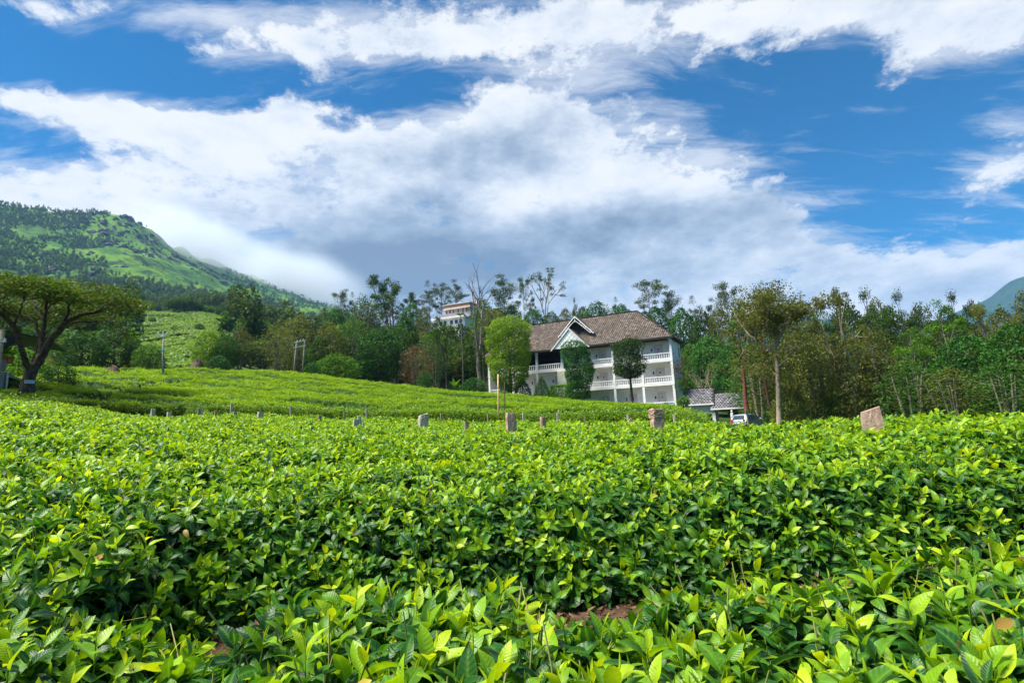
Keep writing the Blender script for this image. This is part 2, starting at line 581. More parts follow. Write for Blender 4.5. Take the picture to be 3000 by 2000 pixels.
def ttop(x, y):
    """height (world z) of the tea tops, or of the terrain skin farther out"""
    x = np.asarray(x, float); y = np.asarray(y, float)
    r = np.maximum(np.hypot(x, y), 0.31); a = np.arctan2(x, y)
    i = np.clip((a - GA[0]) / (GA[1] - GA[0]), 0, len(GA) - 1.001); ii = i.astype(int); fi = i - ii
    lr = np.log(r); j = np.clip(np.searchsorted(_lgr, lr) - 1, 0, len(GR) - 2)
    fj = np.clip((lr - _lgr[j]) / (_lgr[j + 1] - _lgr[j]), 0, 1)
    z = (GT[ii, j] * (1 - fj) + GT[ii, j + 1] * fj) * (1 - fi) + (GT[ii + 1, j] * (1 - fj) + GT[ii + 1, j + 1] * fj) * fi
    big = sstep(80, 200, r)
    z = z + big * (fbm(x / 60, y / 60, 4, 3) - 0.5) * 9 * np.minimum(r / 200, 2)
    return z + EYE


def hb(r):
    return 0.5 + 0.2 * sstep(8, 25, r) - 0.7 * sstep(82, 100, r)


def gnd(x, y):
    r = np.hypot(x, y)
    return ttop(x, y) - hb(r) + (fbm(np.asarray(x) * 1.3, np.asarray(y) * 1.3, 3, 5) - 0.5) * 0.06


E1P = [(-4000, 30), (0, 30), (100, 30), (300, 28), (450, 25), (560, 25.5), (600, 26), (1000, 23), (1500, 19), (1750, 16), (2000, 14), (2060, 11.5), (2150, 9.6), (2500, 9), (3000, 9), (7000, 9)]
E2P = [(-4000, 31), (100, 31), (270, 31.5), (330, 31), (540, 30.5), (600, 28.2), (1000, 24.6), (1500, 20.6), (1750, 18.2), (2000, 16.6), (2060, 15.5), (2075, 15)]
RCP = [(-4000, 66), (0, 66), (300, 72), (600, 77), (1000, 75), (1300, 78), (1430, 79), (1500, 80), (1700, 77), (1900, 72), (1990, 66), (2020, 45), (2065, 24), (2080, 15)]


def ip(tab, p):
    return np.interp(p, [q[0] for q in tab], [q[1] for q in tab])


# ---------------------------------------------------------------- ground mesh
def ground_mat():
    m = bpy.data.materials.new('ground'); m.use_nodes = True
    nt = m.node_tree; b = nt.nodes['Principled BSDF']
    t = nd(nt, 'ShaderNodeTexCoord'); o = t.outputs['Object']
    far = nd(nt, 'ShaderNodeAttribute', attribute_name='far').outputs['Fac']
    soil = mix(nt, ss(nt, noise(nt, o, 9.0, 8.0, 0.65), 0.35, 0.65), (0.05, 0.025, 0.014), (0.12, 0.068, 0.04))
    soil = mix(nt, ss(nt, noise(nt, o, 60.0, 4.0), 0.55, 0.7), soil, (0.15, 0.095, 0.06))
    grass = mix(nt, ss(nt, noise(nt, o, 0.09, 7.0), 0.4, 0.62), (0.018, 0.045, 0.008), (0.05, 0.11, 0.012))
    grass = mix(nt, ss(nt, noise(nt, o, 1.3, 4.0), 0.45, 0.7), grass, (0.02, 0.04, 0.01))
    nt.links.new(mix(nt, far, soil, grass), b.inputs['Base Color'])
    b.inputs['Roughness'].default_value = 0.95
    b.inputs['Specular IOR Level'].default_value = 0.15
    bp = nd(nt, 'ShaderNodeBump', i={'Strength': 0.7, 'Distance': 0.03})
    nt.links.new(noise(nt, o, 30.0, 6.0, 0.7), bp.inputs['Height']); nt.links.new(bp.outputs[0], b.inputs['Normal'])
    return m


aa = np.radians(np.concatenate([np.arange(-180, -62, 4.0), np.arange(-62, 62, 0.6), np.arange(62, 180, 4.0)]))
A, Rr = np.meshgrid(aa, np.concatenate([[0.05], np.geomspace(0.5, 820, 130)]), indexing='ij')
X = Rr * np.sin(A); Y = Rr * np.cos(A)
V = np.stack([X, Y, gnd(X, Y)], -1).reshape(-1, 3)
na_, nr_ = A.shape
I, J = np.meshgrid(np.arange(na_), np.arange(nr_ - 1), indexing='ij')
I2 = (I + 1) % na_
F = np.stack([I * nr_ + J, I2 * nr_ + J, I2 * nr_ + J + 1, I * nr_ + J + 1], -1).reshape(-1, 4)[:, ::-1]
pxv = az2px(A); far = np.maximum(sstep(60, 84, Rr), sstep(2050, 2120, pxv) * sstep(11, 14, Rr))
me = mesh_np('ground', V, F, ground_mat(), {'far': ('FLOAT', far.ravel())}, smooth=True)
link('ground', me, kind='structure')
# the wide low land beyond, out to the horizon, and the distant hills stand on it
me = MB().add([(-9000, -9000, -6), (9000, -9000, -6), (9000, 9000, -6), (-9000, 9000, -6)], [(0, 1, 2, 3)]).mesh('plain', mat('plain', (0.03, 0.07, 0.015), 0.95, (0.05, 0.10, 0.02), 0.004))
link('plain', me, kind='structure')

# ---------------------------------------------------------------- left mountain
MT = {
    -1400: [(600, 930), (800, 870), (1000, 800), (1300, 660), (1500, 560), (1500, 560)],
    -300: [(600, 920), (800, 855), (1000, 775), (1300, 650), (1500, 555), (1500, 555)],
    0: [(600, 915), (800, 850), (1000, 775), (1300, 670), (1500, 597), (1500, 597)],
    100: [(600, 915), (800, 855), (1000, 780), (1300, 690), (1500, 618), (1500, 618)],
    270: [(600, 915), (800, 862), (1000, 785), (1300, 690), (1500, 616), (1500, 616)],
    340: [(600, 915), (800, 862), (1000, 795), (1300, 705), (1500, 632), (1500, 632)],
    400: [(600, 918), (800, 868), (1000, 808), (1300, 730), (1500, 667), (1540, 662)],
    500: [(600, 922), (800, 885), (1000, 840), (1300, 780), (1600, 725), (1650, 718)],
    600: [(600, 930), (800, 900), (1000, 868), (1300, 822), (1700, 765), (1800, 757)],
    700: [(600, 940), (800, 915), (1000, 892), (1400, 845), (1850, 806), (1950, 800)],
    800: [(600, 950), (800, 930), (1100, 905), (1500, 875), (1950, 848), (2050, 842)],
    960: [(600, 985), (800, 965), (1100, 945), (1500, 920), (2000, 897), (2150, 893)],
    1150: [(600, 1040), (1000, 1020), (1500, 1000), (2000, 985), (2200, 980)],
    1500: [(600, 1180), (1000, 1180), (2200, 1180)],
}
MR = np.concatenate([np.linspace(560, 1500, 70), np.linspace(1520, 2600, 60)])
MA = np.radians(np.arange(-66, 6, 0.22))
mp_ = sorted(MT)


def mrow(p):
    out = []
    for r in MR:
        tab = MT[p]; y = np.interp(r, [q[0] for q in tab], [q[1] for q in tab])
        z = P(p, y, r)[2]
        rm = tab[-1][0]
        if r > rm:
            z = P(p, tab[-1][1], rm)[2] - (r - rm) * 0.55
        out.append(z)
    return out


MZ0 = np.array([mrow(p) for p in mp_])
MZ = np.stack([np.interp(MA, [px2az(p) for p in mp_], MZ0[:, k]) for k in range(len(MR))], 1)
for _ in range(4):
    Q = np.pad(MZ, ((1, 1), (0, 0)), mode='edge'); MZ = (Q[:-2] + 2 * Q[1:-1] + Q[2:]) / 4
A, Rr = np.meshgrid(MA, MR, indexing='ij')
X = Rr * np.sin(A); Y = Rr * np.cos(A)
rid = 1 - np.abs(2 * fbm(X / 260 + 3, Y / 260, 5, 31) - 1)
am = sstep(560, 800, Rr)
MZ = MZ + am * ((rid - 0.75) * 40 + (fbm(X / 70, Y / 70, 4, 37) - 0.5) * 22 + (fbm(X / 18, Y / 18, 3, 39) - 0.5) * 9)
MZ = np.where(Rr < 600, MZ - (600 - Rr) * 0.7, MZ)


def mz(x, y):
    r = np.hypot(x, y); a = np.arctan2(x, y)
    i = np.clip((a - MA[0]) / (MA[1] - MA[0]), 0, len(MA) - 1.001); ii = i.astype(int); fi = i - ii
    j = np.clip(np.searchsorted(MR, r) - 1, 0, len(MR) - 2); fj = np.clip((r - MR[j]) / (MR[j + 1] - MR[j]), 0, 1)
    return (MZ[ii, j] * (1 - fj) + MZ[ii, j + 1] * fj) * (1 - fi) + (MZ[ii + 1, j] * (1 - fj) + MZ[ii + 1, j + 1] * fj) * fi


def mountain_mat(name, g1, g2, wood):
    m = bpy.data.materials.new(name); m.use_nodes = True
    nt = m.node_tree; b = nt.nodes['Principled BSDF']
    t = nd(nt, 'ShaderNodeTexCoord'); o = t.outputs['Object']
    c = mix(nt, ss(nt, noise(nt, o, 0.012, 8.0, 0.6), 0.4, 0.62), g1, g2)
    c = mix(nt, ss(nt, noise(nt, o, 0.035, 7.0, 0.7), 0.48, 0.60), c, wood)
    geo = nd(nt, 'ShaderNodeNewGeometry')
    sp = nd(nt, 'ShaderNodeSeparateXYZ'); nt.links.new(geo.outputs['Normal'], sp.inputs[0])
    st_ = mth(nt, 'ADD', sp.outputs[2], mth(nt, 'MULTIPLY', mth(nt, 'SUBTRACT', noise(nt, o, 0.03, 7.0, 0.7), 0.5), 0.7))
    c = mix(nt, ss(nt, st_, 0.66, 0.55), c, (0.045, 0.042, 0.042))
    nt.links.new(c, b.inputs['Base Color'])
    b.inputs['Roughness'].default_value = 0.95; b.inputs['Specular IOR Level'].default_value = 0.1
    bp = nd(nt, 'ShaderNodeBump', i={'Strength': 1.0, 'Distance': 6.0})
    nt.links.new(noise(nt, o, 0.08, 8.0, 0.7), bp.inputs['Height']); nt.links.new(bp.outputs[0], b.inputs['Normal'])
    return m


na_, nr_ = A.shape
I, J = np.meshgrid(np.arange(na_ - 1), np.arange(nr_ - 1), indexing='ij')
F = np.stack([I * nr_ + J, I * nr_ + J + 1, (I + 1) * nr_ + J + 1, (I + 1) * nr_ + J], -1).reshape(-1, 4)
me = mesh_np('mountain_left', np.stack([X, Y, MZ], -1).reshape(-1, 3), F, mountain_mat('mountain_grass', (0.055, 0.145, 0.012), (0.12, 0.235, 0.016), (0.020, 0.055, 0.016)), smooth=True)
link('mountain_left', me, kind='structure')


def far_ridge(name, prof, r0, r1, matl):
    """far mountain: profile of (px, y) seen on the skyline, real depth r0..r1"""
    px = np.linspace(prof[0][0], prof[-1][0], 90)
    yy = np.interp(px, [q[0] for q in prof], [q[1] for q in prof])
    rr = np.linspace(r0, r1 + (r1 - r0), 30)
    V = []
    for p, y in zip(px, yy):
        top = P(p, y, r1)
        for r in rr:
            d = np.array([top[0], top[1]]) * (r / r1)
            k = 1 - abs(r - r1) / (r1 - r0)
            z = -40 + (top[2] + 40) * max(0, k) ** 0.9
            V.append((d[0], d[1], z))
    V = np.array(V)
    V[:, 2] += (fbm(V[:, 0] / 420, V[:, 1] / 420, 5, 51) - 0.5) * 170 * np.clip(V[:, 2] / 300, 0, 1)
    n = 30
    I, J = np.meshgrid(np.arange(89), np.arange(n - 1), indexing='ij')
    F = np.stack([I * n + J, I * n + J + 1, (I + 1) * n + J + 1, (I + 1) * n + J], -1).reshape(-1, 4)
    link(name, mesh_np(name, V, F, matl, smooth=True), kind='structure')


mfar = mountain_mat('mountain_far_wood', (0.012, 0.035, 0.018), (0.022, 0.055, 0.022), (0.01, 0.025, 0.012))
far_ridge('mountain_right', [(2500, 1010), (2700, 935), (2780, 905), (2840, 880), (2900, 858), (2960, 812), (3000, 797), (3100, 760), (3300, 700), (3500, 690), (3800, 800), (4200, 1000)], 3300, 4300, mfar)
far_ridge('mountain_distant', [(1900, 1010), (2080, 960), (2250, 925), (2340, 912), (2395, 914), (2480, 930), (2650, 960), (2850, 1010)], 4400, 5400, mfar)
# ---------------------------------------------------------------- tea: leaf, shoots, hedges and fields
def teamat(name, spec=0.32):
    """tea leaf: lv runs from dark mature leaf (0) to bright new leaf (1); mid marks the midrib"""
    m = bpy.data.materials.new(name); m.use_nodes = True
    nt = m.node_tree; b = nt.nodes['Principled BSDF']; out = nt.nodes['Material Output']
    lv = nd(nt, 'ShaderNodeAttribute', attribute_name='lv').outputs['Fac']
    mraw = nd(nt, 'ShaderNodeAttribute', attribute_name='mid').outputs['Fac']      # midrib closeness + 2 x place along the leaf
    al = nd(nt, 'ShaderNodeAttribute', attribute_name='along').outputs['Fac']
    md = mth(nt, 'SUBTRACT', mraw, mth(nt, 'MULTIPLY', al, 2.0))
    vein = mth(nt, 'SINE', mth(nt, 'MULTIPLY', mth(nt, 'ADD', al, mth(nt, 'MULTIPLY', md, 0.16)), 56.0))
    oi = nd(nt, 'ShaderNodeObjectInfo').outputs['Random']
    x = mth(nt, 'ADD', lv, mth(nt, 'MULTIPLY', mth(nt, 'SUBTRACT', oi, 0.5), 0.30))
    rp = nd(nt, 'ShaderNodeValToRGB'); nt.links.new(x, rp.inputs[0])
    e = rp.color_ramp.elements
    e[0].position = 0.05; e[0].color = (0.010, 0.060, 0.016, 1)
    e[1].position = 1.0; e[1].color = (0.45, 0.58, 0.012, 1)
    for p_, c_ in ((0.32, (0.022, 0.115, 0.014, 1)), (0.58, (0.10, 0.25, 0.008, 1)), (0.8, (0.235, 0.425, 0.008, 1))):
        q = e.new(p_); q.color = c_
    t = nd(nt, 'ShaderNodeTexCoord')
    c = mix(nt, ss(nt, noise(nt, t.outputs['Object'], 45.0, 4.0), 0.35, 0.7), rp.outputs[0], vmth(nt, 'SCALE', rp.outputs[0], s=0.75))
    c = mix(nt, mth(nt, 'MULTIPLY', mth(nt, 'POWER', md, 6.0), 0.45), c, (0.20, 0.40, 0.04))
    wear = noise(nt, t.outputs['Object'], 70.0, 3.0, 0.6)
    c = mix(nt, mth(nt, 'MULTIPLY', ss(nt, mth(nt, 'ADD', wear, mth(nt, 'MULTIPLY', oi, 0.10)), 0.735, 0.77), 0.8), c, (0.13, 0.065, 0.02))
    c = mix(nt, mth(nt, 'MULTIPLY', ss(nt, md, 0.10, 0.0), 0.30), c, (0.30, 0.42, 0.03))
    nt.links.new(c, b.inputs['Base Color'])
    b.inputs['Roughness'].default_value = 0.40
    b.inputs['Specular IOR Level'].default_value = spec
    bp = nd(nt, 'ShaderNodeBump', i={'Strength': 0.35, 'Distance': 0.002})
    nt.links.new(mth(nt, 'ADD', mth(nt, 'MULTIPLY', noise(nt, t.outputs['Object'], 160.0, 3.0), 0.7), mth(nt, 'MULTIPLY', vein, 0.30)), bp.inputs['Height']); nt.links.new(bp.outputs[0], b.inputs['Normal'])
    tr = nd(nt, 'ShaderNodeBsdfTranslucent')
    nt.links.new(vmth(nt, 'MULTIPLY', c, (1.9, 1.6, 0.5)), tr.inputs[0])
    ms = nd(nt, 'ShaderNodeMixShader', i={0: 0.36})
    nt.links.new(b.outputs[0], ms.inputs[1]); nt.links.new(tr.outputs[0], ms.inputs[2])
    nt.links.new(ms.outputs[0], out.inputs[0])
    return m


M_TEA = teamat('tea_leaf')
M_TEAF = teamat('tea_leaf_far', 0.12)
M_STEM = mat('tea_stem', (0.10, 0.075, 0.03), 0.8, (0.17, 0.14, 0.04), 20)
M_WOOD = mat('tea_wood', (0.13, 0.085, 0.05), 0.9, (0.26, 0.20, 0.14), 25, bump=0.5)


def leaf_np(L, W, curl, fold, lv, nseg=5, wav=0.0, tw=0.0):
    """one leaf along +Y from the origin, tip drooping by curl, halves folded up"""
    t = np.linspace(0, 1, nseg + 1)
    w = W * 0.5 * np.sin(np.pi * np.clip(t * 0.93 + 0.05, 0, 1)) ** 0.75 * (1 - 0.35 * t) * 1.22
    w[0] = W * 0.04; w[-1] = W * 0.02
    a = -curl * t ** 1.3
    yy = np.concatenate([[0], np.cumsum(np.cos(a[1:]) * L / nseg)]); zz = np.concatenate([[0], np.cumsum(np.sin(a[1:]) * L / nseg)])
    V = []; lvv = []; md = []
    for k in range(nseg + 1):
        for s in (-1, 0, 1):
            z = zz[k] + abs(s) * w[k] * math.sin(fold) + (wav * w[k] * math.sin(9 * t[k] + s) if s else 0) + s * tw * w[k] * t[k]
            V.append((s * w[k] * math.cos(fold), yy[k] - abs(s) * w[k] * 0.05, z))
            lvv.append(lv); md.append((1.0 if s == 0 else 0.0) + 2 * t[k])
    F = []
    for k in range(nseg):
        for s in (0, 1):
            i = k * 3 + s
            F.append((i, i + 1, i + 4, i + 3))
    return np.array(V), np.array(F), np.array(lvv), np.array(md)


def along_of(m):
    # rows of three (edge, midrib, edge): the edge value is 2 x place along
    m = np.asarray(m, float); a = m / 2
    n3 = len(m) // 3 * 3
    q = m[:n3].reshape(-1, 3)
    a[:n3] = np.repeat(q[:, 0] / 2, 3)
    return a


def rotm(ax, ay, az):
    return np.array(Euler((ax, ay, az)).to_matrix())


def shoot_leaves(seed, young, H):
    """leaves of one shoot: list of (V,F,lv,mid); young 0..1"""
    g = np.random.default_rng(seed)
    out = []
    n = g.integers(6, 9)
    lean = g.uniform(-0.25, 0.25, 2)
    phi = g.uniform(0, 6.28)
    for i in range(n):
        t = (i + 0.4) / n                        # 0 bottom .. 1 top
        z = H * (0.15 + 0.85 * t)
        base = np.array([lean[0] * z, lean[1] * z, z])
        phi += 2.4 + g.uniform(-0.3, 0.3)
        L = (0.098 - 0.052 * t ** 2) * g.uniform(0.8, 1.2)
        W = L * g.uniform(0.40, 0.52)
        el = 0.25 + 0.95 * t * g.uniform(0.75, 1.2) - 0.25 * (1 - t) + g.uniform(-0.2, 0.25)
        lv = np.clip(young * (0.22 + 0.78 * t ** 1.2) + g.uniform(-0.10, 0.12), 0.02, 1.0)
        V, F, l, m = leaf_np(L, W, g.uniform(0.4, 1.5) * (1.15 - 0.4 * t), g.uniform(0.15, 0.5), lv, 5, g.uniform(0, 0.14), g.uniform(-0.3, 0.3))
        V = V @ rotm(0, g.uniform(-0.35, 0.35), 0).T @ rotm(el, 0, 0).T
        V[:, 1] += 0.004
        V = V @ rotm(0, 0, phi).T + base
        out.append((V, F, l, m))
    if young > 0.45:                              # the furled bud
        V, F, l, m = leaf_np(0.032, 0.009, -0.1, 0.9, min(1, young + 0.15), 3)
        V = V @ rotm(1.35, 0, 0).T @ rotm(0, 0, phi + 2).T + np.array([lean[0] * H, lean[1] * H, H])
        out.append((V, F, l, m))
    return out, lean


def shoot_mesh(seed, young, H):
    ls, lean = shoot_leaves(seed, young, H)
    Vs = []; Fs = []; lv = []; md = []; n = 0
    for V, F, l, m in ls:
        Vs.append(V); Fs.append(F + n); lv.append(l); md.append(m); n += len(V)
    zz = np.linspace(-0.10, H, 4)
    pts = np.stack([lean[0] * np.maximum(zz, 0), lean[1] * np.maximum(zz, 0), zz], 1)
    V, F = tube_np(pts, np.linspace(0.0028, 0.0014, 4), 4)
    Vs.append(V); Fs.append(F + n); nl = sum(len(f) for f in Fs[:-1])
    lv.append(np.full(len(V), 0.35 + 0.4 * young)); md.append(np.full(len(V), 0.0))
    return mesh_np('tea_shoot', np.concatenate(Vs), np.concatenate(Fs), M_TEA, {'lv': ('FLOAT', np.concatenate(lv)), 'mid': ('FLOAT', np.concatenate(md)), 'along': ('FLOAT', along_of(np.concatenate(md)))}, smooth=True)


SH_Y = [proto('tea_shoot', shoot_mesh(100 + i, y, h)) for i, (y, h) in enumerate([(1.0, .13), (.95, .10), (.85, .12), (1.0, .09), (.75, .11), (.9, .14), (.7, .10)])]
AGES_N = [(1.0, .13), (.6, .10), (.85, .12), (.45, .10), (.95, .11), (.7, .14), (.8, .11)]
SH_N = [proto('tea_shoot', shoot_mesh(150 + i, y, h)) for i, (y, h) in enumerate(AGES_N)]
SH_M = [proto('tea_shoot', shoot_mesh(200 + i, y, h)) for i, (y, h) in enumerate([(.45, .11), (.3, .12), (.2, .10), (.55, .13), (.15, .12), (.35, .10)])]


# canopy of the near field: rows with furrows between them
def rowv(x, y):
    return y - 0.10 * x + 0.22 * (vn(x * 0.9 + 3, y * 0.25, 61) - 0.5)


def canopy1(x, y):
    """relative canopy height 0..1 of the near field and the mask where bushes stand"""
    v = rowv(x, y)
    wd = 0.56 + 0.12 * sstep(-0.5, 1.5, x)
    g = np.exp(-np.abs((v - 2.60) / wd) ** 4) * sstep(-1.9, -1.4, x)                       # the open furrow in front
    nx, ny = x + 0.98 - 0.2 * (y - 1.6), (y - 1.72) * 0.8
    g = np.maximum(g, np.exp(-((nx / 0.17) ** 2 + (ny / 0.34) ** 2) ** 2))      # hole in the front hedge
    g = np.maximum(g, 0.9 * np.exp(-(((x - 0.20) / 0.24) ** 2 + ((y - 1.98) / 0.30) ** 2) ** 2))      # low spot that shows the litter
    d = np.zeros_like(v)
    for i, c in enumerate([3.95, 5.25, 6.6, 7.9, 9.3, 11, 13, 15, 17.5, 20, 22.5]):
        w = vn(x * 0.7 + i * 7.7, y * 0.3, 71 + i)
        d = np.maximum(d, np.exp(-((v - c - 0.25 * (vn(x * 0.5, y * 0, 90 + i) - .5)) / 0.24) ** 2) * (0.25 + 0.65 * sstep(0.35, 0.7, w)))
    h = 1 - 0.62 * d
    h = h + (fbm(x * 1.6, y * 1.6, 3, 81) - 0.5) * 0.34
    return np.clip(h, 0, 1.2) * (1 - g), g


def surf1(x, y):
    c, g = canopy1(x, y)
    r = np.hypot(x, y)
    b = hb(r)
    return ttop(x, y) - b * (1 - c), g


def in1(x, y):
    px = az2px(np.arctan2(x, y)); r = np.hypot(x, y)
    return (r < ip(E1P, px)) & (y > 0.2)


def sector(n, r0, r1, a0=-60, a1=60):
    a = R_(a0) + rng.random(n) * R_(a1 - a0)
    r = np.sqrt(r0 ** 2 + rng.random(n) * (r1 ** 2 - r0 ** 2))
    return r * np.sin(a), r * np.cos(a)


def sec_area(r0, r1, a0=-60, a1=60):
    return 0.5 * R_(a1 - a0) * (r1 ** 2 - r0 ** 2)


def tea_points(dens, r0, r1, low, tilt, smin, smax, jit=0.03, hmin=0.18):
    """points on (low=0) or below the canopy skin, with rotation and scale"""
    n = int(dens * sec_area(r0, r1))
    x, y = sector(n, r0, r1)
    k = in1(x, y); x, y = x[k], y[k]
    z, g = surf1(x, y)
    r = np.hypot(x, y); top = z - (ttop(x, y) - hb(r))
    k = (top > hmin * hb(r)); x, y, z, top, r = x[k], y[k], z[k], top[k], r[k]
    e = 0.06
    gx = (surf1(x + e, y)[0] - surf1(x - e, y)[0]) / (2 * e); gy = (surf1(x, y + e)[0] - surf1(x, y - e)[0]) / (2 * e)
    gx = np.clip(gx, -2.2, 2.2); gy = np.clip(gy, -2.2, 2.2)
    n3 = np.stack([-gx, -gy, np.full_like(gx, 1.3)], 1); n3 /= np.linalg.norm(n3, axis=1, keepdims=True)
    # extra points down the steep sides
    if low > 0:
        z = z - low * np.minimum(top, 0.5) * rng.random(len(z)) ** 1.4
    z = z + rng.normal(0, jit, len(z))
    ax = n3 + rng.normal(0, tilt, n3.shape); ax /= np.linalg.norm(ax, axis=1, keepdims=True)
    # euler taking +Z to ax with random spin
    rot = np.stack([np.zeros(len(x)), np.arccos(np.clip(ax[:, 2], -1, 1)), np.arctan2(ax[:, 1], ax[:, 0])], 1)
    spin = rng.random(len(x)) * 6.283
    rot = spin_euler(rot, spin)
    sc_ = rng.uniform(smin, smax, len(x))
    return np.stack([x, y, z - 0.11 * sc_], 1), rot, sc_


def spin_euler(rot, spin):
    """XYZ euler of Rz(c) Ry(b) Rz(spin), vectorised"""
    b, c, s = rot[:, 1], rot[:, 2], spin
    cb, sb, cc, sc, cs, sn = np.cos(b), np.sin(b), np.cos(c), np.sin(c), np.cos(s), np.sin(s)
    r00 = cc * cb * cs - sc * sn; r10 = sc * cb * cs + cc * sn; r20 = -sb * cs
    r21 = sb * sn; r22 = cb
    return np.stack([np.arctan2(r21, r22), np.arcsin(np.clip(-r20, -1, 1)), np.arctan2(r10, r00)], 1)


def cat3(*a):
    return tuple(np.concatenate([q[i] for q in a]) for i in range(3))


# --- front hedge and second hedge: things; the leaves nearest the camera are parts, the rest is foliage
front = thing('tea_hedge', 'nearest tea hedge with large glossy leaves along the bottom of the picture', 'tea hedge', (0, 1.4, float(gnd(0.0, 1.4))))
second = thing('tea_hedge', 'tea hedge rising just behind the dark furrow with brown leaf litter', 'tea hedge', (0, 3.2, float(gnd(0.0, 3.2))))


def owner(p):
    v = rowv(p[:, 0], p[:, 1])
    return np.where(v < 2.60, 0, np.where(v < 3.95, 1, 2))


yy_ = tea_points(330, 0.75, 5.2, 0.10, 0.30, 0.85, 1.25)
mm_ = tea_points(900, 0.75, 5.2, 0.95, 0.75, 0.85, 1.25)
oy, om = owner(yy_[0]), owner(mm_[0])


def sub(t, k):
    return tuple(q[k] for q in t)


def rel(t, o):
    return (t[0] - np.array(o.location), t[1], t[2])


for i, (o, nm) in enumerate(((front, 'front'), (second, 'second'))):
    a = sub(yy_, oy == i); b = sub(mm_, om == i)
    # single leaves, nearest shoots first
    d = np.hypot(a[0][:, 0], a[0][:, 1])
    px, py = proj(a[0][:, 0], a[0][:, 1], a[0][:, 2] + 0.08)
    vis = (px > 0) & (px < 3000) & (py < 2000)
    order = np.argsort(np.where(vis, d, 99))
    cnt = 0; used = []
    LEAFM = {}
    for j in order:
        if cnt >= 270 or not vis[j]:
            break
        sd = int(rng.integers(0, 7))
        if sd not in LEAFM:
            yv, hv = AGES_N[sd]
            ls, lean = shoot_leaves(150 + sd, yv, hv)
            LEAFM[sd] = [mesh_np('leaf', V, F, M_TEA, {'lv': ('FLOAT', l), 'mid': ('FLOAT', m), 'along': ('FLOAT', along_of(m))}, smooth=True) for V, F, l, m in ls]
            zz = np.linspace(-0.12, hv, 4)
            V, F = tube_np(np.stack([lean[0] * np.maximum(zz, 0), lean[1] * np.maximum(zz, 0), zz], 1), np.linspace(0.0028, 0.0014, 4), 5)
            LEAFM[sd].append(mesh_np('stem', V, F, M_TEA, {'lv': ('FLOAT', np.full(len(V), .7)), 'mid': ('FLOAT', np.zeros(len(V)))}, smooth=True))
        for me in LEAFM[sd]:
            q = link('stem' if me.name.startswith('stem') else 'leaf', me, o)
            q.location = Vector(a[0][j]) - o.location
            q.rotation_euler = a[1][j]
            q.scale = (a[2][j],) * 3
            cnt += 1
        used.append(j)
    k = np.ones(len(d), bool); k[used] = False
    scatter('foliage', *rel(sub(a, k), o), SH_N, o, kind='stuff')
    scatter('lower_foliage', *rel(b, o), SH_M, o, kind='stuff')
    # woody stems under the canopy
    w = NB()
    x, y = sector(1500, 0.9, 5.0)
    v = rowv(x, y); c, g = canopy1(x, y)
    k = ((v < 2.60) if i == 0 else ((v >= 2.60) & (v < 3.95))) & (g < 0.15)
    for xx, yv in list(zip(x[k], y[k]))[:150]:
        z0 = float(gnd(xx, yv)) - 0.03
        t0 = float(ttop(xx, yv))
        hx, hy = rng.normal(0, 0.07, 2)
        if g is not None:
            q1 = np.array([xx + hx, yv + hy, z0]); q3 = np.array([xx - hx * 0.4 + rng.normal(0, .08), yv + rng.normal(0, .08), z0 + (t0 - z0) * 0.55])
            q2 = (q1 + q3) / 2 + rng.normal(0, 0.05, 3)
            w.tube(np.array([q1, q2, q3]) - np.array(o.location), [rng.uniform(0.012, 0.03), rng.uniform(0.008, 0.016), 0.004], 6)
    link('branches', w.mesh('branches', M_WOOD), o, kind='stuff')

# cut stem ends and a few dead leaves among the shoots of the two near hedges
M_STUB = mat('cut_stem', (0.20, 0.26, 0.05), 0.7, (0.30, 0.22, 0.10), 18)
STB = []
for i in range(3):
    V, F = tube_np(np.array([(0, 0, -.08), (.006 * i, .004, .03), (.012 * i, .0, .085 + .015 * i)]), np.array([.0026, .0022, .0020]), 5)
    STB.append(proto('cut_stem', mesh_np('cut_stem', V, F, M_STUB, smooth=True)))
M_DEAD = leafmat('old_leaf', (0.22, 0.12, 0.03), (0.50, 0.40, 0.05), 0.3, 0.5, 0.3)
DED = []
for i in range(3):
    V, F, l, m = leaf_np(.075, .03, .5 + .5 * i, .35, .2 + .35 * i, 5, .15)
    DED.append(proto('old_leaf', mesh_np('old_leaf', V @ rotm(.3, 0, 0).T, F, M_DEAD, {'lv': ('FLOAT', l)}, smooth=True)))
sp_ = tea_points(48, 0.75, 5.2, 0.05, 0.22, 0.8, 1.2); dl_ = tea_points(14, 0.75, 5.2, 0.3, 0.6, 0.8, 1.2)
os_, od_ = owner(sp_[0]), owner(dl_[0])
for i, o in enumerate((front, second)):
    q = sub(sp_, os_ == i); scatter('cut_stems', *rel((q[0] + np.array([0, 0, .055]), q[1], q[2]), o), STB, o, kind='stuff')
    q = sub(dl_, od_ == i); scatter('old_leaves', *rel((q[0] + np.array([0, 0, .10]), q[1], q[2]), o), DED, o, kind='stuff')

# --- the rest of the near field, away to the stone posts and the lane
k2 = oy == 2; k3 = om == 2
fy = cat3(sub(yy_, k2), tea_points(300, 5.2, 12, 0.10, 0.30, 0.9, 1.3), tea_points(130, 12, 31, 0.10, 0.30, 1.2, 1.7, 0.03, 0.1))
fm = cat3(sub(mm_, k3), tea_points(520, 5.2, 12, 0.95, 0.7, 0.9, 1.3), tea_points(130, 12, 31, 0.8, 0.7, 1.3, 1.9, 0.03, 0.1))
o = scatter('tea_field', *fy, SH_Y, kind='stuff', label='bright new tea shoots of the near field up to the stone posts', cat='tea field')
o = scatter('tea_field', *fm, SH_M, kind='stuff', label='dark mature tea leaves in the rows of the near field', cat='tea field')

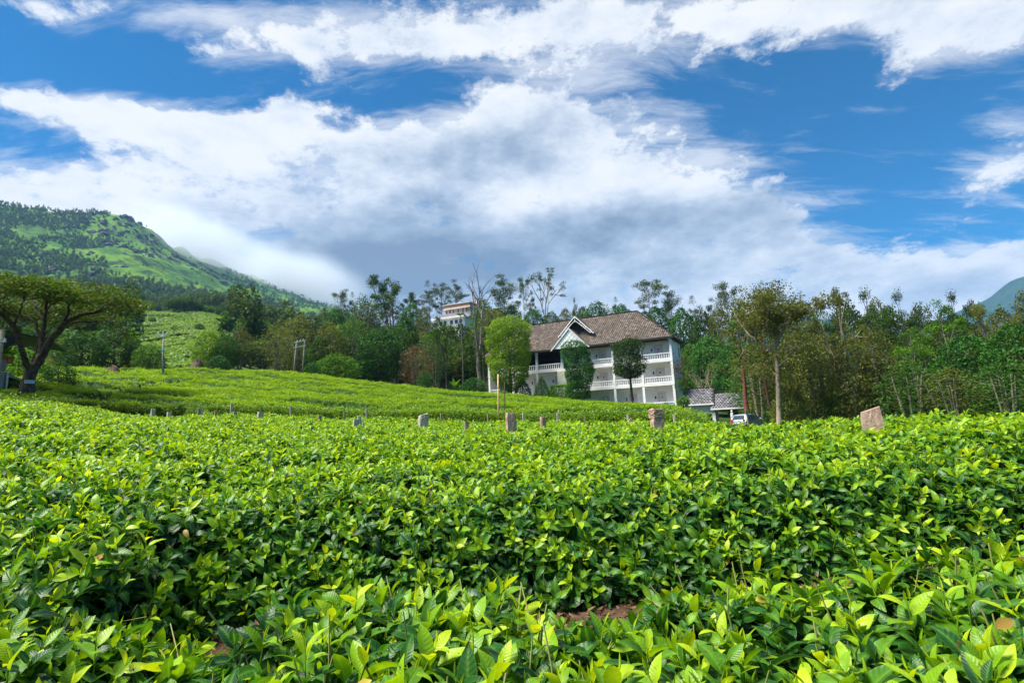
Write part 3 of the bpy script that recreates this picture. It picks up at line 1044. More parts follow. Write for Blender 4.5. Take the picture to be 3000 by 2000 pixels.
# --- ground litter in the furrow
lit_m = leafmat('litter', (0.06, 0.03, 0.016), (0.20, 0.12, 0.07), 0.1, 0.8)
LT = []
for i in range(3):
    V, F, l, m = leaf_np(0.06, 0.02, 0.6 * (i - 1), 0.3, 0.3 + 0.3 * i, 3)
    LT.append(proto('litter_leaf', mesh_np('litter_leaf', V, F, lit_m, {'lv': ('FLOAT', l)}, smooth=True)))
x, y = sector(9000, 1.2, 4.6); z, g = surf1(x, y); k = g > 0.25; x, y = x[k], y[k]
pts = np.stack([x, y, gnd(x, y) + 0.012 + 0.02 * rng.random(len(x))], 1)
scatter('leaf_litter', pts, np.stack([rng.normal(0, .35, len(x)), rng.normal(0, .35, len(x)), rng.random(len(x)) * 6.28], 1), rng.uniform(.5, 1.1, len(x)), LT,
        kind='stuff', label='brown dry leaf litter on the soil of the furrow', cat='leaf litter')


# --- middle field: dense canopy skin and leaf tufts
def canopy2(x, y):
    r = np.hypot(x, y)
    v = y * 0.93 + x * 0.30 + 2.2 * (fbm(x * 0.10, y * 0.10, 3, 101) - 0.5)
    ph = v / 1.35
    fr = np.abs(ph - np.round(ph)) * 1.35
    idx = np.round(ph)
    w = vn(x * 0.33 + idx * 3.1, idx * 1.7, 103)
    d = np.exp(-(fr / 0.26) ** 2) * (0.15 + 0.85 * sstep(0.36, 0.66, w))
    d2 = np.exp(-(np.abs(x * 0.9 - y * 0.3 - np.round((x * 0.9 - y * 0.3) / 1.9) * 1.9) / 0.12) ** 2) * sstep(0.6, 0.8, vn(x * 0.4, y * 0.4, 107))
    rowh = (vn(x * 0.20 + idx * 5.3, idx * 2.1, 109) - 0.5) * 0.95 + (vn(x * 0.8 + idx * 1.3, idx * 4.1, 113) - 0.5) * 0.30
    h = 0.92 + rowh - 0.85 * np.maximum(d, 0.7 * d2) + (fbm(x * 0.9, y * 0.9, 3, 105) - 0.5) * 0.24
    return np.clip(h, 0.05, 1.35)


PATHS = [[(250, 33), (330, 40), (420, 47), (520, 52), (590, 57), (500, 62), (420, 68), (300, 72)],
         [(190, 36), (300, 36.5), (420, 35), (560, 33)]]


def path_d(x, y):
    dd = np.full(x.shape, 99.0)
    for pl in PATHS:
        q = [(r * math.sin(px2az(p)), r * math.cos(px2az(p))) for p, r in pl]
        for (x0, y0), (x1, y1) in zip(q[:-1], q[1:]):
            t = np.clip(((x - x0) * (x1 - x0) + (y - y0) * (y1 - y0)) / ((x1 - x0) ** 2 + (y1 - y0) ** 2), 0, 1)
            dd = np.minimum(dd, np.hypot(x - x0 - t * (x1 - x0), y - y0 - t * (y1 - y0)))
    return dd


def mask2(x, y):
    px = az2px(np.arctan2(x, y)); r = np.hypot(x, y)
    e2 = ip(E2P, px); rc = ip(RCP, px)
    m = sstep(0, 0.35, r - e2) * sstep(0, 0.6, rc - r) * (px < 2078)
    return m * sstep(0.45, 0.75, path_d(x, y) + 0.15 * (vn(x, y, 111) - 0.5))


a_ = np.radians(np.arange(-50, 21, 0.22)); r_ = np.geomspace(14.5, 81, 250)
A, Rr = np.meshgrid(a_, r_, indexing='ij')
X = Rr * np.sin(A); Y = Rr * np.cos(A)
mk = mask2(X, Y)
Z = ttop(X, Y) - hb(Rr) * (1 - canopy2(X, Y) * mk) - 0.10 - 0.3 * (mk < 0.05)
na_, nr_ = A.shape
I, J = np.meshgrid(np.arange(na_ - 1), np.arange(nr_ - 1), indexing='ij')
F = np.stack([I * nr_ + J, I * nr_ + J + 1, (I + 1) * nr_ + J + 1, (I + 1) * nr_ + J], -1).reshape(-1, 4)
keep = (mk.ravel()[F] > 0.25).all(1)
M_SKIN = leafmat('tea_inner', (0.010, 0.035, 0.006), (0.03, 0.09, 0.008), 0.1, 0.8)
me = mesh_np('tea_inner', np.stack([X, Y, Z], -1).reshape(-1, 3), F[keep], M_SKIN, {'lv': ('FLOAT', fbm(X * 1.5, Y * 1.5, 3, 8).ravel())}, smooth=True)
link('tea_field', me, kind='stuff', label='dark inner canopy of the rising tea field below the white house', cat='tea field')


def tuft_mesh(seed, n, rad, lo, hi, sz):
    """a hand-sized tuft of simple tea leaves"""
    g = np.random.default_rng(seed)
    Vs = []; lv = []
    for i in range(n):
        c = np.array([g.normal(0, rad * .55), g.normal(0, rad * .55), g.uniform(-0.05, 0.06)])
        az = g.uniform(0, 6.28); el = g.uniform(0.1, 1.2); L = sz * g.uniform(.7, 1.2); w = L * 0.24
        d = np.array([math.cos(az) * math.cos(el), math.sin(az) * math.cos(el), math.sin(el)])
        s = np.array([-math.sin(az), math.cos(az), g.uniform(-.4, .4)])
        Vs += [c, c + d * L * .5 + s * w, c + d * L + np.array([0, 0, -L * .25]), c + d * L * .5 - s * w]
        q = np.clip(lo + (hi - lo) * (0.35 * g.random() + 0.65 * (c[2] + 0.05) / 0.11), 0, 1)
        lv += [q] * 4
    return mesh_np('tea_tuft', np.array(Vs), np.arange(4 * n).reshape(-1, 4), M_TEAF, {'lv': ('FLOAT', np.array(lv)), 'mid': ('FLOAT', np.zeros(4 * n))})


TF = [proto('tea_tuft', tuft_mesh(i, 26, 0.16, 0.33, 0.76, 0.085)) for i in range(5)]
TFS = [proto('tea_tuft', tuft_mesh(i + 20, 22, 0.16, 0.05, 0.55, 0.085)) for i in range(3)]  # darker leaf values: shade of row sides and gaps put into the colour


def tea2(dens, r0, r1, a0, a1, smin, smax, side):
    x, y = sector(int(dens * sec_area(r0, r1, a0, a1)), r0, r1, a0, a1)
    mk = mask2(x, y); k = mk > 0.25; x, y, mk = x[k], y[k], mk[k]
    c = canopy2(x, y); r = np.hypot(x, y)
    e2 = ip(E2P, az2px(np.arctan2(x, y)))
    edge = (mk < 0.97)
    step = c - canopy2(x * (1 - 0.30 / r), y * (1 - 0.30 / r))
    z = ttop(x, y) - hb(r) * (1 - c * mk)
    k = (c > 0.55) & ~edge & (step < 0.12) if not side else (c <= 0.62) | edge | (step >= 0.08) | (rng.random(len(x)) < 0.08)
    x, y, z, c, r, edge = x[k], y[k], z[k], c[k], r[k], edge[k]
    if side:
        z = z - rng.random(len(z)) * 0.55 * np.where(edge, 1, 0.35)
    rot = np.stack([rng.normal(0, .25, len(x)), rng.normal(0, .25, len(x)), rng.random(len(x)) * 6.28], 1)
    return np.stack([x, y, z - 0.03], 1), rot, rng.uniform(smin, smax, len(x))


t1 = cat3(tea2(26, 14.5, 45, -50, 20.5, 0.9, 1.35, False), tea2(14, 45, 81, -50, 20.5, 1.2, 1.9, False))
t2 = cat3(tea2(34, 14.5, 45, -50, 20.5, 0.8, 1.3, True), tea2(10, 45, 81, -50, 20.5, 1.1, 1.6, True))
# the clipped face of the field along the lane
ae = rng.uniform(R_(-46), px2az(2066), 9000)
re_ = ip(E2P, az2px(ae)) + 0.12 + rng.random(9000) * 0.22
xe, ye = re_ * np.sin(ae), re_ * np.cos(ae)
ze = ttop(xe, ye) - hb(re_) * rng.random(9000) * 1.15
fe = (xe * 0 + path_d(xe, ye)) > 0.5
face = (np.stack([xe, ye, ze], 1)[fe], np.stack([rng.normal(0.6, .3, 9000), rng.normal(0, .3, 9000), -ae + rng.normal(0, .5, 9000)], 1)[fe], rng.uniform(.8, 1.2, 9000)[fe])
t2 = cat3(t2, face)
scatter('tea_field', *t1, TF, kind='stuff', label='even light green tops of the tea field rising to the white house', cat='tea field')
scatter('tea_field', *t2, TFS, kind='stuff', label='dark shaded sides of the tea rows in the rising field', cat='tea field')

# --- far tea slopes: whole bushes as small leafy domes
def dome_mesh(seed, n=70):
    g = np.random.default_rng(seed)
    Vs = []; lv = []
    for i in range(n):
        u = g.normal(0, 1, 3); u[2] = abs(u[2]) + .25; u /= np.linalg.norm(u)
        c = u * np.array([.72, .72, .55]) * g.uniform(.85, 1.05)
        s = np.cross(u, g.normal(0, 1, 3)); s /= np.linalg.norm(s); d = np.cross(u, s) + u * g.uniform(-.3, .5)
        L = g.uniform(.14, .24)
        Vs += [c - d * L, c + s * L * .6, c + d * L, c - s * L * .6]
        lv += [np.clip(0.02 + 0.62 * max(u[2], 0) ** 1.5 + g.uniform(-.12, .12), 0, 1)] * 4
    return mesh_np('tea_dome', np.array(Vs), np.arange(4 * n).reshape(-1, 4), M_TEAF, {'lv': ('FLOAT', np.array(lv)), 'mid': ('FLOAT', np.zeros(4 * n))})


DM = [proto('tea_dome', dome_mesh(i)) for i in range(4)]
n = 90000
x, y = sector(n, 84, 330, -44, 1.0)
px = az2px(np.arctan2(x, y)); r = np.hypot(x, y)
k = (((px < 640) & (r > 92)) | ((px > 640) & (px < 1010) & (r > 150) & (fbm(x / 35, y / 35, 3, 131) > 0.46)))
k &= (rng.random(n) < np.clip(160 / r, .3, 1))
vv = y + x * 0.35 + 3.0 * (fbm(x * 0.05, y * 0.05, 3, 133) - .5); fr = np.abs(vv / 1.9 - np.round(vv / 1.9)) * 1.9
k &= (fr > 0.38) & (fbm(x / 9, y / 9, 2, 137) > 0.30)
x, y, r = x[k], y[k], r[k]
scatter('tea_slope', np.stack([x, y, gnd(x, y) + 0.1], 1), np.stack([rng.normal(0, .1, len(x)), rng.normal(0, .1, len(x)), rng.random(len(x)) * 6.28], 1),
        rng.uniform(.85, 1.25, len(x)) * (1 + sstep(120, 300, r) * .5), DM, kind='stuff', label='terraced tea bushes on the steep slope behind the umbrella tree', cat='tea slope')
# ---------------------------------------------------------------- trees
def barkmat(name, c1, c2, sc=6.0):
    return mat(name, c1, 0.9, c2, sc, 7.0, bump=0.6, bscale=sc * 4, spec=0.15, dist=0.03)


B_GREY = barkmat('bark_grey', (0.10, 0.085, 0.07), (0.26, 0.23, 0.19))
B_DARK = barkmat('bark_dark', (0.035, 0.026, 0.02), (0.10, 0.075, 0.055))
B_PALE = barkmat('bark_pale', (0.24, 0.18, 0.115), (0.42, 0.34, 0.24))
B_RED = barkmat('bark_red', (0.10, 0.035, 0.02), (0.21, 0.09, 0.055))
L_DARK = leafmat('leaf_dark', (0.016, 0.040, 0.008), (0.070, 0.140, 0.020), 0.25)
L_DEEP = leafmat('leaf_deep', (0.014, 0.060, 0.010), (0.060, 0.185, 0.020), 0.25)
L_MID = leafmat('leaf_mid', (0.025, 0.070, 0.012), (0.109, 0.225, 0.028), 0.3)
L_OLIVE = leafmat('leaf_olive', (0.055, 0.068, 0.016), (0.205, 0.225, 0.040), 0.3)
L_BRIGHT = leafmat('leaf_bright', (0.036, 0.115, 0.010), (0.155, 0.31, 0.020), 0.35)
L_LIME = leafmat('leaf_lime', (0.045, 0.11, 0.008), (0.27, 0.40, 0.014), 0.35)
L_RED = leafmat('leaf_red', (0.075, 0.054, 0.026), (0.19, 0.115, 0.06), 0.3)
L_EUC = leafmat('leaf_grey_green', (0.024, 0.048, 0.014), (0.095, 0.150, 0.042), 0.25)
L_UMB = leafmat('leaf_umbrella', (0.020, 0.048, 0.006), (0.105, 0.165, 0.018), 0.3, third=(0.13, 0.075, 0.035))
L_CONI = leafmat('leaf_conifer', (0.031, 0.085, 0.006), (0.139, 0.295, 0.019), 0.2)
L_PALM = leafmat('leaf_palm', (0.031, 0.093, 0.012), (0.109, 0.295, 0.023), 0.3)


def leaves_mesh(name, C, size, matl, up=0.5, aspect=0.5, lv=None, g=None, N=None):
    g = g or rng
    n = len(C)
    u = g.normal(0, 1, (n, 3)) * (1 - up)
    if N is not None:
        u = u + N * up * 1.6
    else:
        u[:, 2] += up * 1.5
    u /= np.linalg.norm(u, axis=1, keepdims=True) + 1e-9
    t = np.cross(u, g.normal(0, 1, (n, 3))); t /= np.linalg.norm(t, axis=1, keepdims=True) + 1e-9
    b = np.cross(u, t)
    L = size * g.uniform(0.65, 1.3, (n, 1))
    V = np.stack([C - t * L * .5, C + b * L * aspect * .5 + u * L * .08, C + t * L * .5 - u * L * .1, C - b * L * aspect * .5 + u * L * .08], 1).reshape(-1, 3)
    if lv is None:
        lv = g.random(n)
    return mesh_np(name, V, np.arange(4 * n).reshape(-1, 4), matl, {'lv': ('FLOAT', np.repeat(np.clip(lv, 0, 1), 4))})


def branch_pts(g, p0, d, L, bend, n=4, grav=0.0):
    pts = [p0]; p = p0.copy(); d = d / np.linalg.norm(d)
    for i in range(n):
        d = d + g.normal(0, bend, 3) + np.array([0, 0, grav])
        d /= np.linalg.norm(d)
        p = p + d * L / n
        pts.append(p.copy())
    return np.array(pts), d


def grow(g, nb, p0, d, L, r, lev, P_, tips):
    pts, de = branch_pts(g, p0, d, L, P_['bend'], 4, P_.get('grav', 0.02))
    nb.tube(pts, np.linspace(r, r * 0.62, 5), 6 if r > 0.06 else 4)
    if lev == 0:
        tips.append(pts[-1]); tips.append(pts[-2] + g.normal(0, .1, 3))
        return
    k = P_['kids'][lev] if isinstance(P_['kids'], dict) else g.integers(2, 4)
    ph = g.uniform(0, 6.28)
    for i in range(k):
        ph += 2 * math.pi / k + g.uniform(-.5, .5)
        a = np.cross(de, [0.3, 0.2, 1.0]); a /= np.linalg.norm(a) + 1e-9
        b = np.cross(de, a)
        sp = P_['spread'] * g.uniform(.6, 1.3)
        nd_ = de * math.cos(sp) + (a * math.cos(ph) + b * math.sin(ph)) * math.sin(sp)
        s = pts[-1] if i < 2 else pts[-2]
        grow(g, nb, s, nd_, L * P_['ratio'] * g.uniform(.8, 1.15), r * 0.6, lev - 1, P_, tips)
    if lev >= 1 and P_.get('side', 0):
        for _ in range(P_['side']):
            i = g.integers(1, 4)
            nd_ = g.normal(0, 1, 3); nd_[2] = abs(nd_[2]) * .6; nd_ /= np.linalg.norm(nd_)
            q, _d = branch_pts(g, pts[i], nd_, L * .45, P_['bend'], 3, .03)
            nb.tube(q, np.linspace(r * .3, r * .12, 4), 4)
            tips.append(q[-1])


def norm_tree(nb, C):
    return nb, C


def make_open(seed, H=14.0, tr=0.3, fork=0.4, lev=3, spread=0.5, ratio=0.72, kids=None, cl=0.75, nl=95, ls=0.24, bark=B_GREY, leaf=L_MID, flat=0.55, bend=.12, side=1, lean=(0, 0), limb=0.30, grav=.03):
    """trunk that forks into limbs; leaf clumps at the twig ends"""
    g = np.random.default_rng(seed)
    nb = NB(); tips = []
    n = 5
    zz = np.linspace(-0.4, H * fork, n)
    base = np.stack([lean[0] * (zz / H) ** 1 + g.normal(0, .04, n), lean[1] * zz / H + g.normal(0, .04, n), zz], 1)
    nb.tube(base, tr * np.array([1.35, 1.0, .9, .85, .8]), 8)
    k = 3 if kids is None else kids
    ph = g.uniform(0, 6.28)
    for i in range(k):
        ph += 2 * math.pi / k + g.uniform(-.4, .4)
        sp = spread * g.uniform(.5, 1.15) * (0.5 if i == 0 else 1)
        d = np.array([math.cos(ph) * math.sin(sp), math.sin(ph) * math.sin(sp), math.cos(sp)])
        grow(g, nb, base[-1], d, H * limb * g.uniform(.85, 1.1), tr * .62, lev - 1, dict(bend=bend, kids=None, spread=spread, ratio=ratio, side=side, grav=grav), tips)
    tips = np.array(tips)
    C = []; lv = []
    if nl:
        for t in tips:
            s = cl * g.uniform(.6, 1.3)
            m = int(nl * g.uniform(.5, 1.3))
            q = g.normal(0, 1, (m, 3)); q /= np.linalg.norm(q, axis=1, keepdims=True)
            q = q * (g.random((m, 1)) ** .45) * s * np.array([1, 1, flat])
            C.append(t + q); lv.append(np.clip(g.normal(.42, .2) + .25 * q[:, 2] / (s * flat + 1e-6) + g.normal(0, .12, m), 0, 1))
        C = np.concatenate(C); lv = np.concatenate(lv)
    trunk = nb.mesh('trunk', bark)
    crown = leaves_mesh('crown', C, ls, leaf, .35, .55, lv, g) if nl else None
    return trunk, crown


def make_euc(seed, H=20.0, tr=0.28, bark=B_GREY, leaf=L_EUC, z0=.5, nbr=16, cl=1.0, nl=120, ls=.3, wid=.17):
    """tall straight trunk with separate flattish clumps high up"""
    g = np.random.default_rng(seed)
    nb = NB(); C = []; lv = []
    n = 8
    zz = np.linspace(-.5, H * .97, n)
    ax = np.stack([np.cumsum(g.normal(0, .10, n)), np.cumsum(g.normal(0, .10, n)), zz], 1)
    nb.tube(ax, np.linspace(tr * 1.15, tr * .15, n), 7)
    for i in range(nbr):
        t = z0 + (0.97 - z0) * (i + g.random()) / nbr
        p0 = np.array([np.interp(t * H, zz, ax[:, k]) for k in range(3)])
        ph = i * 2.4 + g.uniform(-.5, .5); el = g.uniform(.45, 1.1)
        L = H * wid * g.uniform(.55, 1.2) * (1.15 - .55 * (t - z0) / (1 - z0))
        q, d = branch_pts(g, p0, np.array([math.cos(ph) * math.cos(el), math.sin(ph) * math.cos(el), math.sin(el)]), L, .15, 4, .04)
        nb.tube(q, np.linspace(tr * .28, tr * .07, 5), 4)
        for tip in (q[-1], q[-2] + g.normal(0, .4, 3)):
            s = cl * g.uniform(.6, 1.3); m = int(nl * g.uniform(.4, 1.2))
            u = g.normal(0, 1, (m, 3)); u /= np.linalg.norm(u, axis=1, keepdims=True)
            u = u * (g.random((m, 1)) ** .5) * s * np.array([1, 1, .5])
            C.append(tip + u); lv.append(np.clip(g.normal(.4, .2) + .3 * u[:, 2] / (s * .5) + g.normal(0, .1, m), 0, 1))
    return nb.mesh('trunk', bark), leaves_mesh('crown', np.concatenate(C), ls, leaf, .3, .5, np.concatenate(lv), g)


def make_profile(seed, prof, nleaf, ls, leaf, bark=B_DARK, trunk_h=None, tr=.2, lump=.22, lsc=1.0, depth=.25, up=.3, aspect=.55, sway=0.0, stems=1, updraft=0.0):
    """crown that fills a profile of (height, radius): clipped trees, shrubs, conifers, dense trees; lumpy skin"""
    g = np.random.default_rng(seed)
    zs = np.array([p[0] for p in prof]); rs = np.array([p[1] for p in prof])
    zz = np.linspace(zs[0], zs[-1], 400); rr = np.interp(zz, zs, rs)
    w = np.cumsum(rr + .15); w /= w[-1]
    z = np.interp(g.random(nleaf), w, zz); r0 = np.interp(z, zs, rs)
    th = g.random(nleaf) * 6.2832
    lm = fbm(th * 1.6 * lsc + 40 + np.where(th > 3.14, 0, 0), z * 1.1 * lsc, 3, seed) + .0
    lm2 = fbm((6.2832 - th) * 1.6 * lsc + 40, z * 1.1 * lsc, 3, seed)
    wq = sstep(5.5, 6.28, th); lm = lm * (1 - wq) + lm2 * wq
    r = r0 * (1 + lump * 2 * (lm - .5)) * (1 - depth * g.random(nleaf) ** 2)
    zj = z + (lm - .5) * lump * 1.5 * rs.max() * .5
    sx = sway * np.sin(z * .7 + seed)
    C = np.stack([r * np.cos(th) + sx, r * np.sin(th), zj], 1)
    C += g.normal(0, ls * .35, C.shape)
    sl = np.gradient(rr, zz); nz = -np.interp(z, zz, sl)
    N = np.stack([np.cos(th), np.sin(th), np.clip(nz, -1.5, 1.5) + updraft], 1); N /= np.linalg.norm(N, axis=1, keepdims=True)
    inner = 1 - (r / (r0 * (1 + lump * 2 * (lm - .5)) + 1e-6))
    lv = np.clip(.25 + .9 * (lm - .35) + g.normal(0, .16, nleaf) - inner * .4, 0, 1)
    crown = leaves_mesh('crown', C, ls, leaf, up, aspect, lv, g, N)
    nb = NB()
    top = zs[-1] * .8
    for s in range(stems):
        n = 6; q = np.linspace(-.4, top, n)
        o = g.normal(0, .12 * (stems > 1) * rs.max(), 2)
        k = np.linspace(0, 1, n) * (stems > 1)
        nb.tube(np.stack([o[0] * (1 + 2 * k) + sway * np.sin(q * .7 + seed) * (q > 0), o[1] * (1 + 2 * k), q], 1), tr * np.linspace(1.25, .25, n), 7)
    for i in range(14):
        z1 = g.uniform(zs[0], top); ph = g.uniform(0, 6.28); rl = np.interp(z1 + .5, zs, rs) * .8
        nb.tube([(0, 0, z1), (rl * .5 * math.cos(ph), rl * .5 * math.sin(ph), z1 + rl * .25), (rl * math.cos(ph), rl * math.sin(ph), z1 + rl * .5)], [tr * .35, tr * .25, tr * .08], 4)
    return nb.mesh('trunk', bark), crown


PROTO = {}


def reg(key, tc):
    t, c = tc
    vs = np.empty(len((c or t).vertices) * 3, np.float32); (c or t).vertices.foreach_get('co', vs); vs = vs.reshape(-1, 3)
    H = np.percentile(vs[:, 2], 99.7)
    W = np.percentile(np.hypot(vs[:, 0] - np.median(vs[:, 0]), vs[:, 1] - np.median(vs[:, 1])), 97) * 2
    PROTO.setdefault(key, []).append((t, c, H, W))


for s in range(3):
    reg('euc', make_euc(300 + s, 20, .26, nbr=17 + 2 * s, wid=.25, z0=.48, nl=170, cl=1.45))
reg('euc_pale', make_euc(310, 18, .22, B_PALE, L_EUC, .45, 13, .9, 80, .28, .22))
for s in range(3):
    reg('open', make_open(330 + s, 14, .28, .35, 3, .55, leaf=[L_MID, L_OLIVE, L_DARK][s], nl=125, cl=1.0))
reg('open_dark', make_open(340, 14, .24, .36, 3, .65, leaf=L_DARK, bark=B_DARK, nl=130, cl=1.1))
reg('open_olive', make_open(341, 14, .26, .33, 3, .55, leaf=L_OLIVE, bark=B_PALE, nl=115, cl=1.1))
reg('open_olive', make_open(342, 14, .26, .30, 3, .6, leaf=L_OLIVE, bark=B_GREY, nl=115, cl=1.1))
reg('open_light', make_open(343, 12, .2, .35, 3, .55, leaf=L_BRIGHT, bark=B_GREY, nl=95, cl=1.0))
reg('pale', make_open(345, 14, .26, .35, 3, .42, leaf=L_DARK, bark=B_PALE, nl=45, cl=.8, side=1, flat=.4))
PD = [(1.2, .8), (2.5, 2.6), (5, 3.6), (8, 3.3), (10.5, 2.1), (12, .4)]
for s, lf in enumerate((L_DARK, L_DEEP, L_MID)):
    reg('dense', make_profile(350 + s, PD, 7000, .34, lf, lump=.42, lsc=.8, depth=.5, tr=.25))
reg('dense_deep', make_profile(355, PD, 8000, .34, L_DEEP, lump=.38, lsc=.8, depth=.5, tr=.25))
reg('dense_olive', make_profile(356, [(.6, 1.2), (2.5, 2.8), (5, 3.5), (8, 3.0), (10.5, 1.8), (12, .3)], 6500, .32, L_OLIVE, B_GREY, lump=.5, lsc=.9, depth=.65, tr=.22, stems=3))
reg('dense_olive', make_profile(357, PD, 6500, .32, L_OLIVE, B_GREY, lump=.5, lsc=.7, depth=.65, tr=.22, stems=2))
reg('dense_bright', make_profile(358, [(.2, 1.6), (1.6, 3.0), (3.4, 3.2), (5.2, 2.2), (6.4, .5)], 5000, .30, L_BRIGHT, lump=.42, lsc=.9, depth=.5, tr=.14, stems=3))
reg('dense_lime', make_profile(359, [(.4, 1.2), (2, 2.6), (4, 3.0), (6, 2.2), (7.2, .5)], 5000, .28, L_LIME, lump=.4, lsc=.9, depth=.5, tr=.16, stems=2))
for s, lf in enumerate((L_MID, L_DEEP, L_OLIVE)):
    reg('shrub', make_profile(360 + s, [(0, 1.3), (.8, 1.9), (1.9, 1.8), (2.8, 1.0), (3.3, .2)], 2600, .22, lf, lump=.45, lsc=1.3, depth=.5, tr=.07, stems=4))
reg('shrub_red', make_profile(365, [(0.3, 1.2), (1.4, 2.4), (3.2, 2.6), (4.6, 1.5), (5.2, .3)], 3000, .22, L_RED, B_GREY, lump=.5, lsc=1.1, depth=.7, tr=.1, stems=5))
reg('wispy', make_profile(366, [(1.5, .8), (4, 2.4), (7, 3.0), (10, 2.4), (12.5, .6)], 3400, .26, L_OLIVE, B_GREY, lump=.7, lsc=1.2, depth=.9, tr=.13, stems=6))
reg('wispy', make_profile(367, [(1.5, .8), (4, 2.2), (7, 2.8), (10, 2.6), (12.5, .6)], 3600, .26, L_MID, B_PALE, lump=.7, lsc=1.2, depth=.9, tr=.13, stems=5))
reg('bare', make_open(370, 16, .34, .28, 4, .42, .66, leaf=L_OLIVE, bark=B_GREY, nl=0, bend=.1, side=2, limb=.34, grav=.03))
reg('bare_shrub', make_open(371, 5, .07, .08, 4, .5, .72, kids=5, leaf=L_OLIVE, bark=B_PALE, nl=0, bend=.14, side=1, limb=.34))
reg('umbrella', make_open(372, 6.5, .26, .3, 3, .75, .75, leaf=L_DARK, bark=B_DARK, nl=130, cl=.85, flat=.22, ls=.2, limb=.36, grav=-.06))
reg('slim', make_open(373, 9, .13, .30, 3, .5, .7, leaf=L_MID, bark=B_DARK, nl=50, cl=.6, ls=.2, limb=.34))
reg('redtrunk', make_euc(374, 13, .24, B_RED, L_OLIVE, .42, 12, .8, 40, .24, .22))
reg('conifer', make_profile(375, [(0, 1.2), (.5, 1.35), (1.6, 1.0), (3, .5), (4.1, .05)], 3200, .2, L_CONI, lump=.4, lsc=1.6, depth=.5, tr=.08, updraft=.8, aspect=.3))


def ztop(px, y, r):
    return P(px, y, r)[2]


NT = [0]


def tree(kind, px, ytop, w, r, label, group=None, rz=None, var=None, name='tree', cat='tree', zb=None, dz=0.0):
    """copy of a tree kind; crown top seen at photo pixel (px, ytop), w pixels wide, standing r metres away on the ground"""
    vs = PROTO[kind]
    t, c, H, Wd = vs[(NT[0] if var is None else var) % len(vs)]
    NT[0] += 1
    p = P(px, ytop, r)
    z0 = float(gnd(p[0], p[1])) + dz if zb is None else zb
    h = max(p[2] - z0, 0.6)
    rng_ = np.random.default_rng(NT[0])
    o = thing(name, label, cat, (p[0], p[1], z0), rng_.uniform(0, 6.28) if rz is None else rz, group)
    sx = wid_m(px, w, r) / Wd; sz = h / H
    for nm, me in (('trunk', t), ('crown', c)):
        if me is None:
            continue
        q = link(nm, me, o)
        q.scale = (sx, sx, sz)
        if nm == 'crown':
            q['kind'] = 'stuff'
    return o


# ---- around and behind the umbrella tree, left
tree('dense_bright', 60, 1018, 150, 52, 'bright green bush behind the trunk of the big umbrella tree', name='bush', cat='bush')
tree('shrub', 178, 1058, 100, 47, 'round dark green bush right of the umbrella tree trunk', var=1, name='bush', cat='bush')
tree('shrub', 20, 1085, 70, 46, 'low green bush beside the glass railing of the shed', var=0, name='bush', cat='bush')
tree('dense', 20, 930, 130, 82, 'dark tree behind the shed roof at the left edge', var=0)
tree('dense', 110, 945, 120, 90, 'dark green tree seen between the limbs of the umbrella tree', var=2)
tree('dense', 245, 975, 150, 80, 'dark round tree under the right side of the umbrella crown', var=1)
tree('dense_olive', 195, 990, 90, 84, 'brownish tree left of the dark round tree under the umbrella crown')
tree('dense', 340, 965, 120, 84, 'dark green tree at the drooping right end of the umbrella crown', var=0)
tree('dense', 395, 1000, 70, 86, 'small dark tree just right of the umbrella crown', var=2)
tree('dense_bright', 440, 1008, 95, 82, 'low pale green tree beside the utility pole', var=0)
tree('shrub', 420, 1040, 60, 78, 'small bush at the edge of the tea left of the utility pole', var=0, name='bush', cat='bush')
# ---- tea slope trees
tree('dense', 540, 876, 105, 330, 'large dark round tree standing alone above the tea slope', var=0)
for i, (px, y, w, r, lb) in enumerate([(448, 930, 22, 240, 'leftmost small tree at the head of the tea slope'), (476, 918, 26, 250, 'small dark tree left of the lone round tree on the slope'), (575, 925, 50, 270, 'pale tree right below the lone round tree'),
                                       (610, 922, 40, 260, 'small round tree in the row on the tea slope'), (650, 940, 55, 230, 'flat dark tree at the right of the tea slope'), (632, 930, 30, 245, 'narrow tree in the row on the tea slope'),
                                       (665, 955, 40, 190, 'dark bush near the right end of the tea slope'), (510, 955, 26, 170, 'thin tree in the middle of the tea slope'), (585, 948, 30, 180, 'slender tree at the lower right of the tea slope')]):
    tree(['dense', 'open', 'dense'][i % 3], px, y, w, r, lb, 'trees on the tea slope')
# ---- wood behind the middle tea field, left to right
tree('dense_lime', 612, 966, 100, 85, 'pale yellow-green tree leftmost in the wood behind the tea field', var=0)
tree('dense_deep', 665, 985, 80, 83, 'dark green tree touching the pale yellow-green tree', var=0)
tree('shrub', 640, 1040, 70, 79, 'dark bush beside the brown boulder', var=1, name='bush', cat='bush')
tree('dense_olive', 705, 965, 90, 96, 'olive tree behind the small umbrella tree', var=1)
tree('umbrella', 735, 1012, 100, 81, 'small dark umbrella tree at the edge of the tea field')
tree('wispy', 812, 945, 115, 88, 'brownish thin-leaved tree with pale trunk left of the twin poles', var=0)
tree('dense_olive', 880, 928, 130, 93, 'tall olive tree behind the twin utility poles', var=0)
tree('dense', 940, 985, 95, 90, 'dark green tree right of the twin utility poles', var=2)
tree('dense_bright', 985, 1035, 130, 82, 'bright green low tree at the tea edge', var=0)
tree('shrub', 915, 1060, 60, 80, 'dark bush between the twin poles and the bright green tree', var=1, name='bush', cat='bush')
tree('wispy', 1040, 935, 120, 94, 'grey-stemmed thin tree left of the dense deep green tree', var=1)
tree('dense_deep', 1112, 962, 145, 86, 'big dense deep green tree in the middle of the wood', var=0)
tree('open', 1150, 808, 175, 108, 'tall tree with dark leaning trunk and airy round crown on the skyline', var=2)
tree('wispy', 1065, 868, 110, 118, 'thin grey-green tree left of the tall airy tree', var=1)
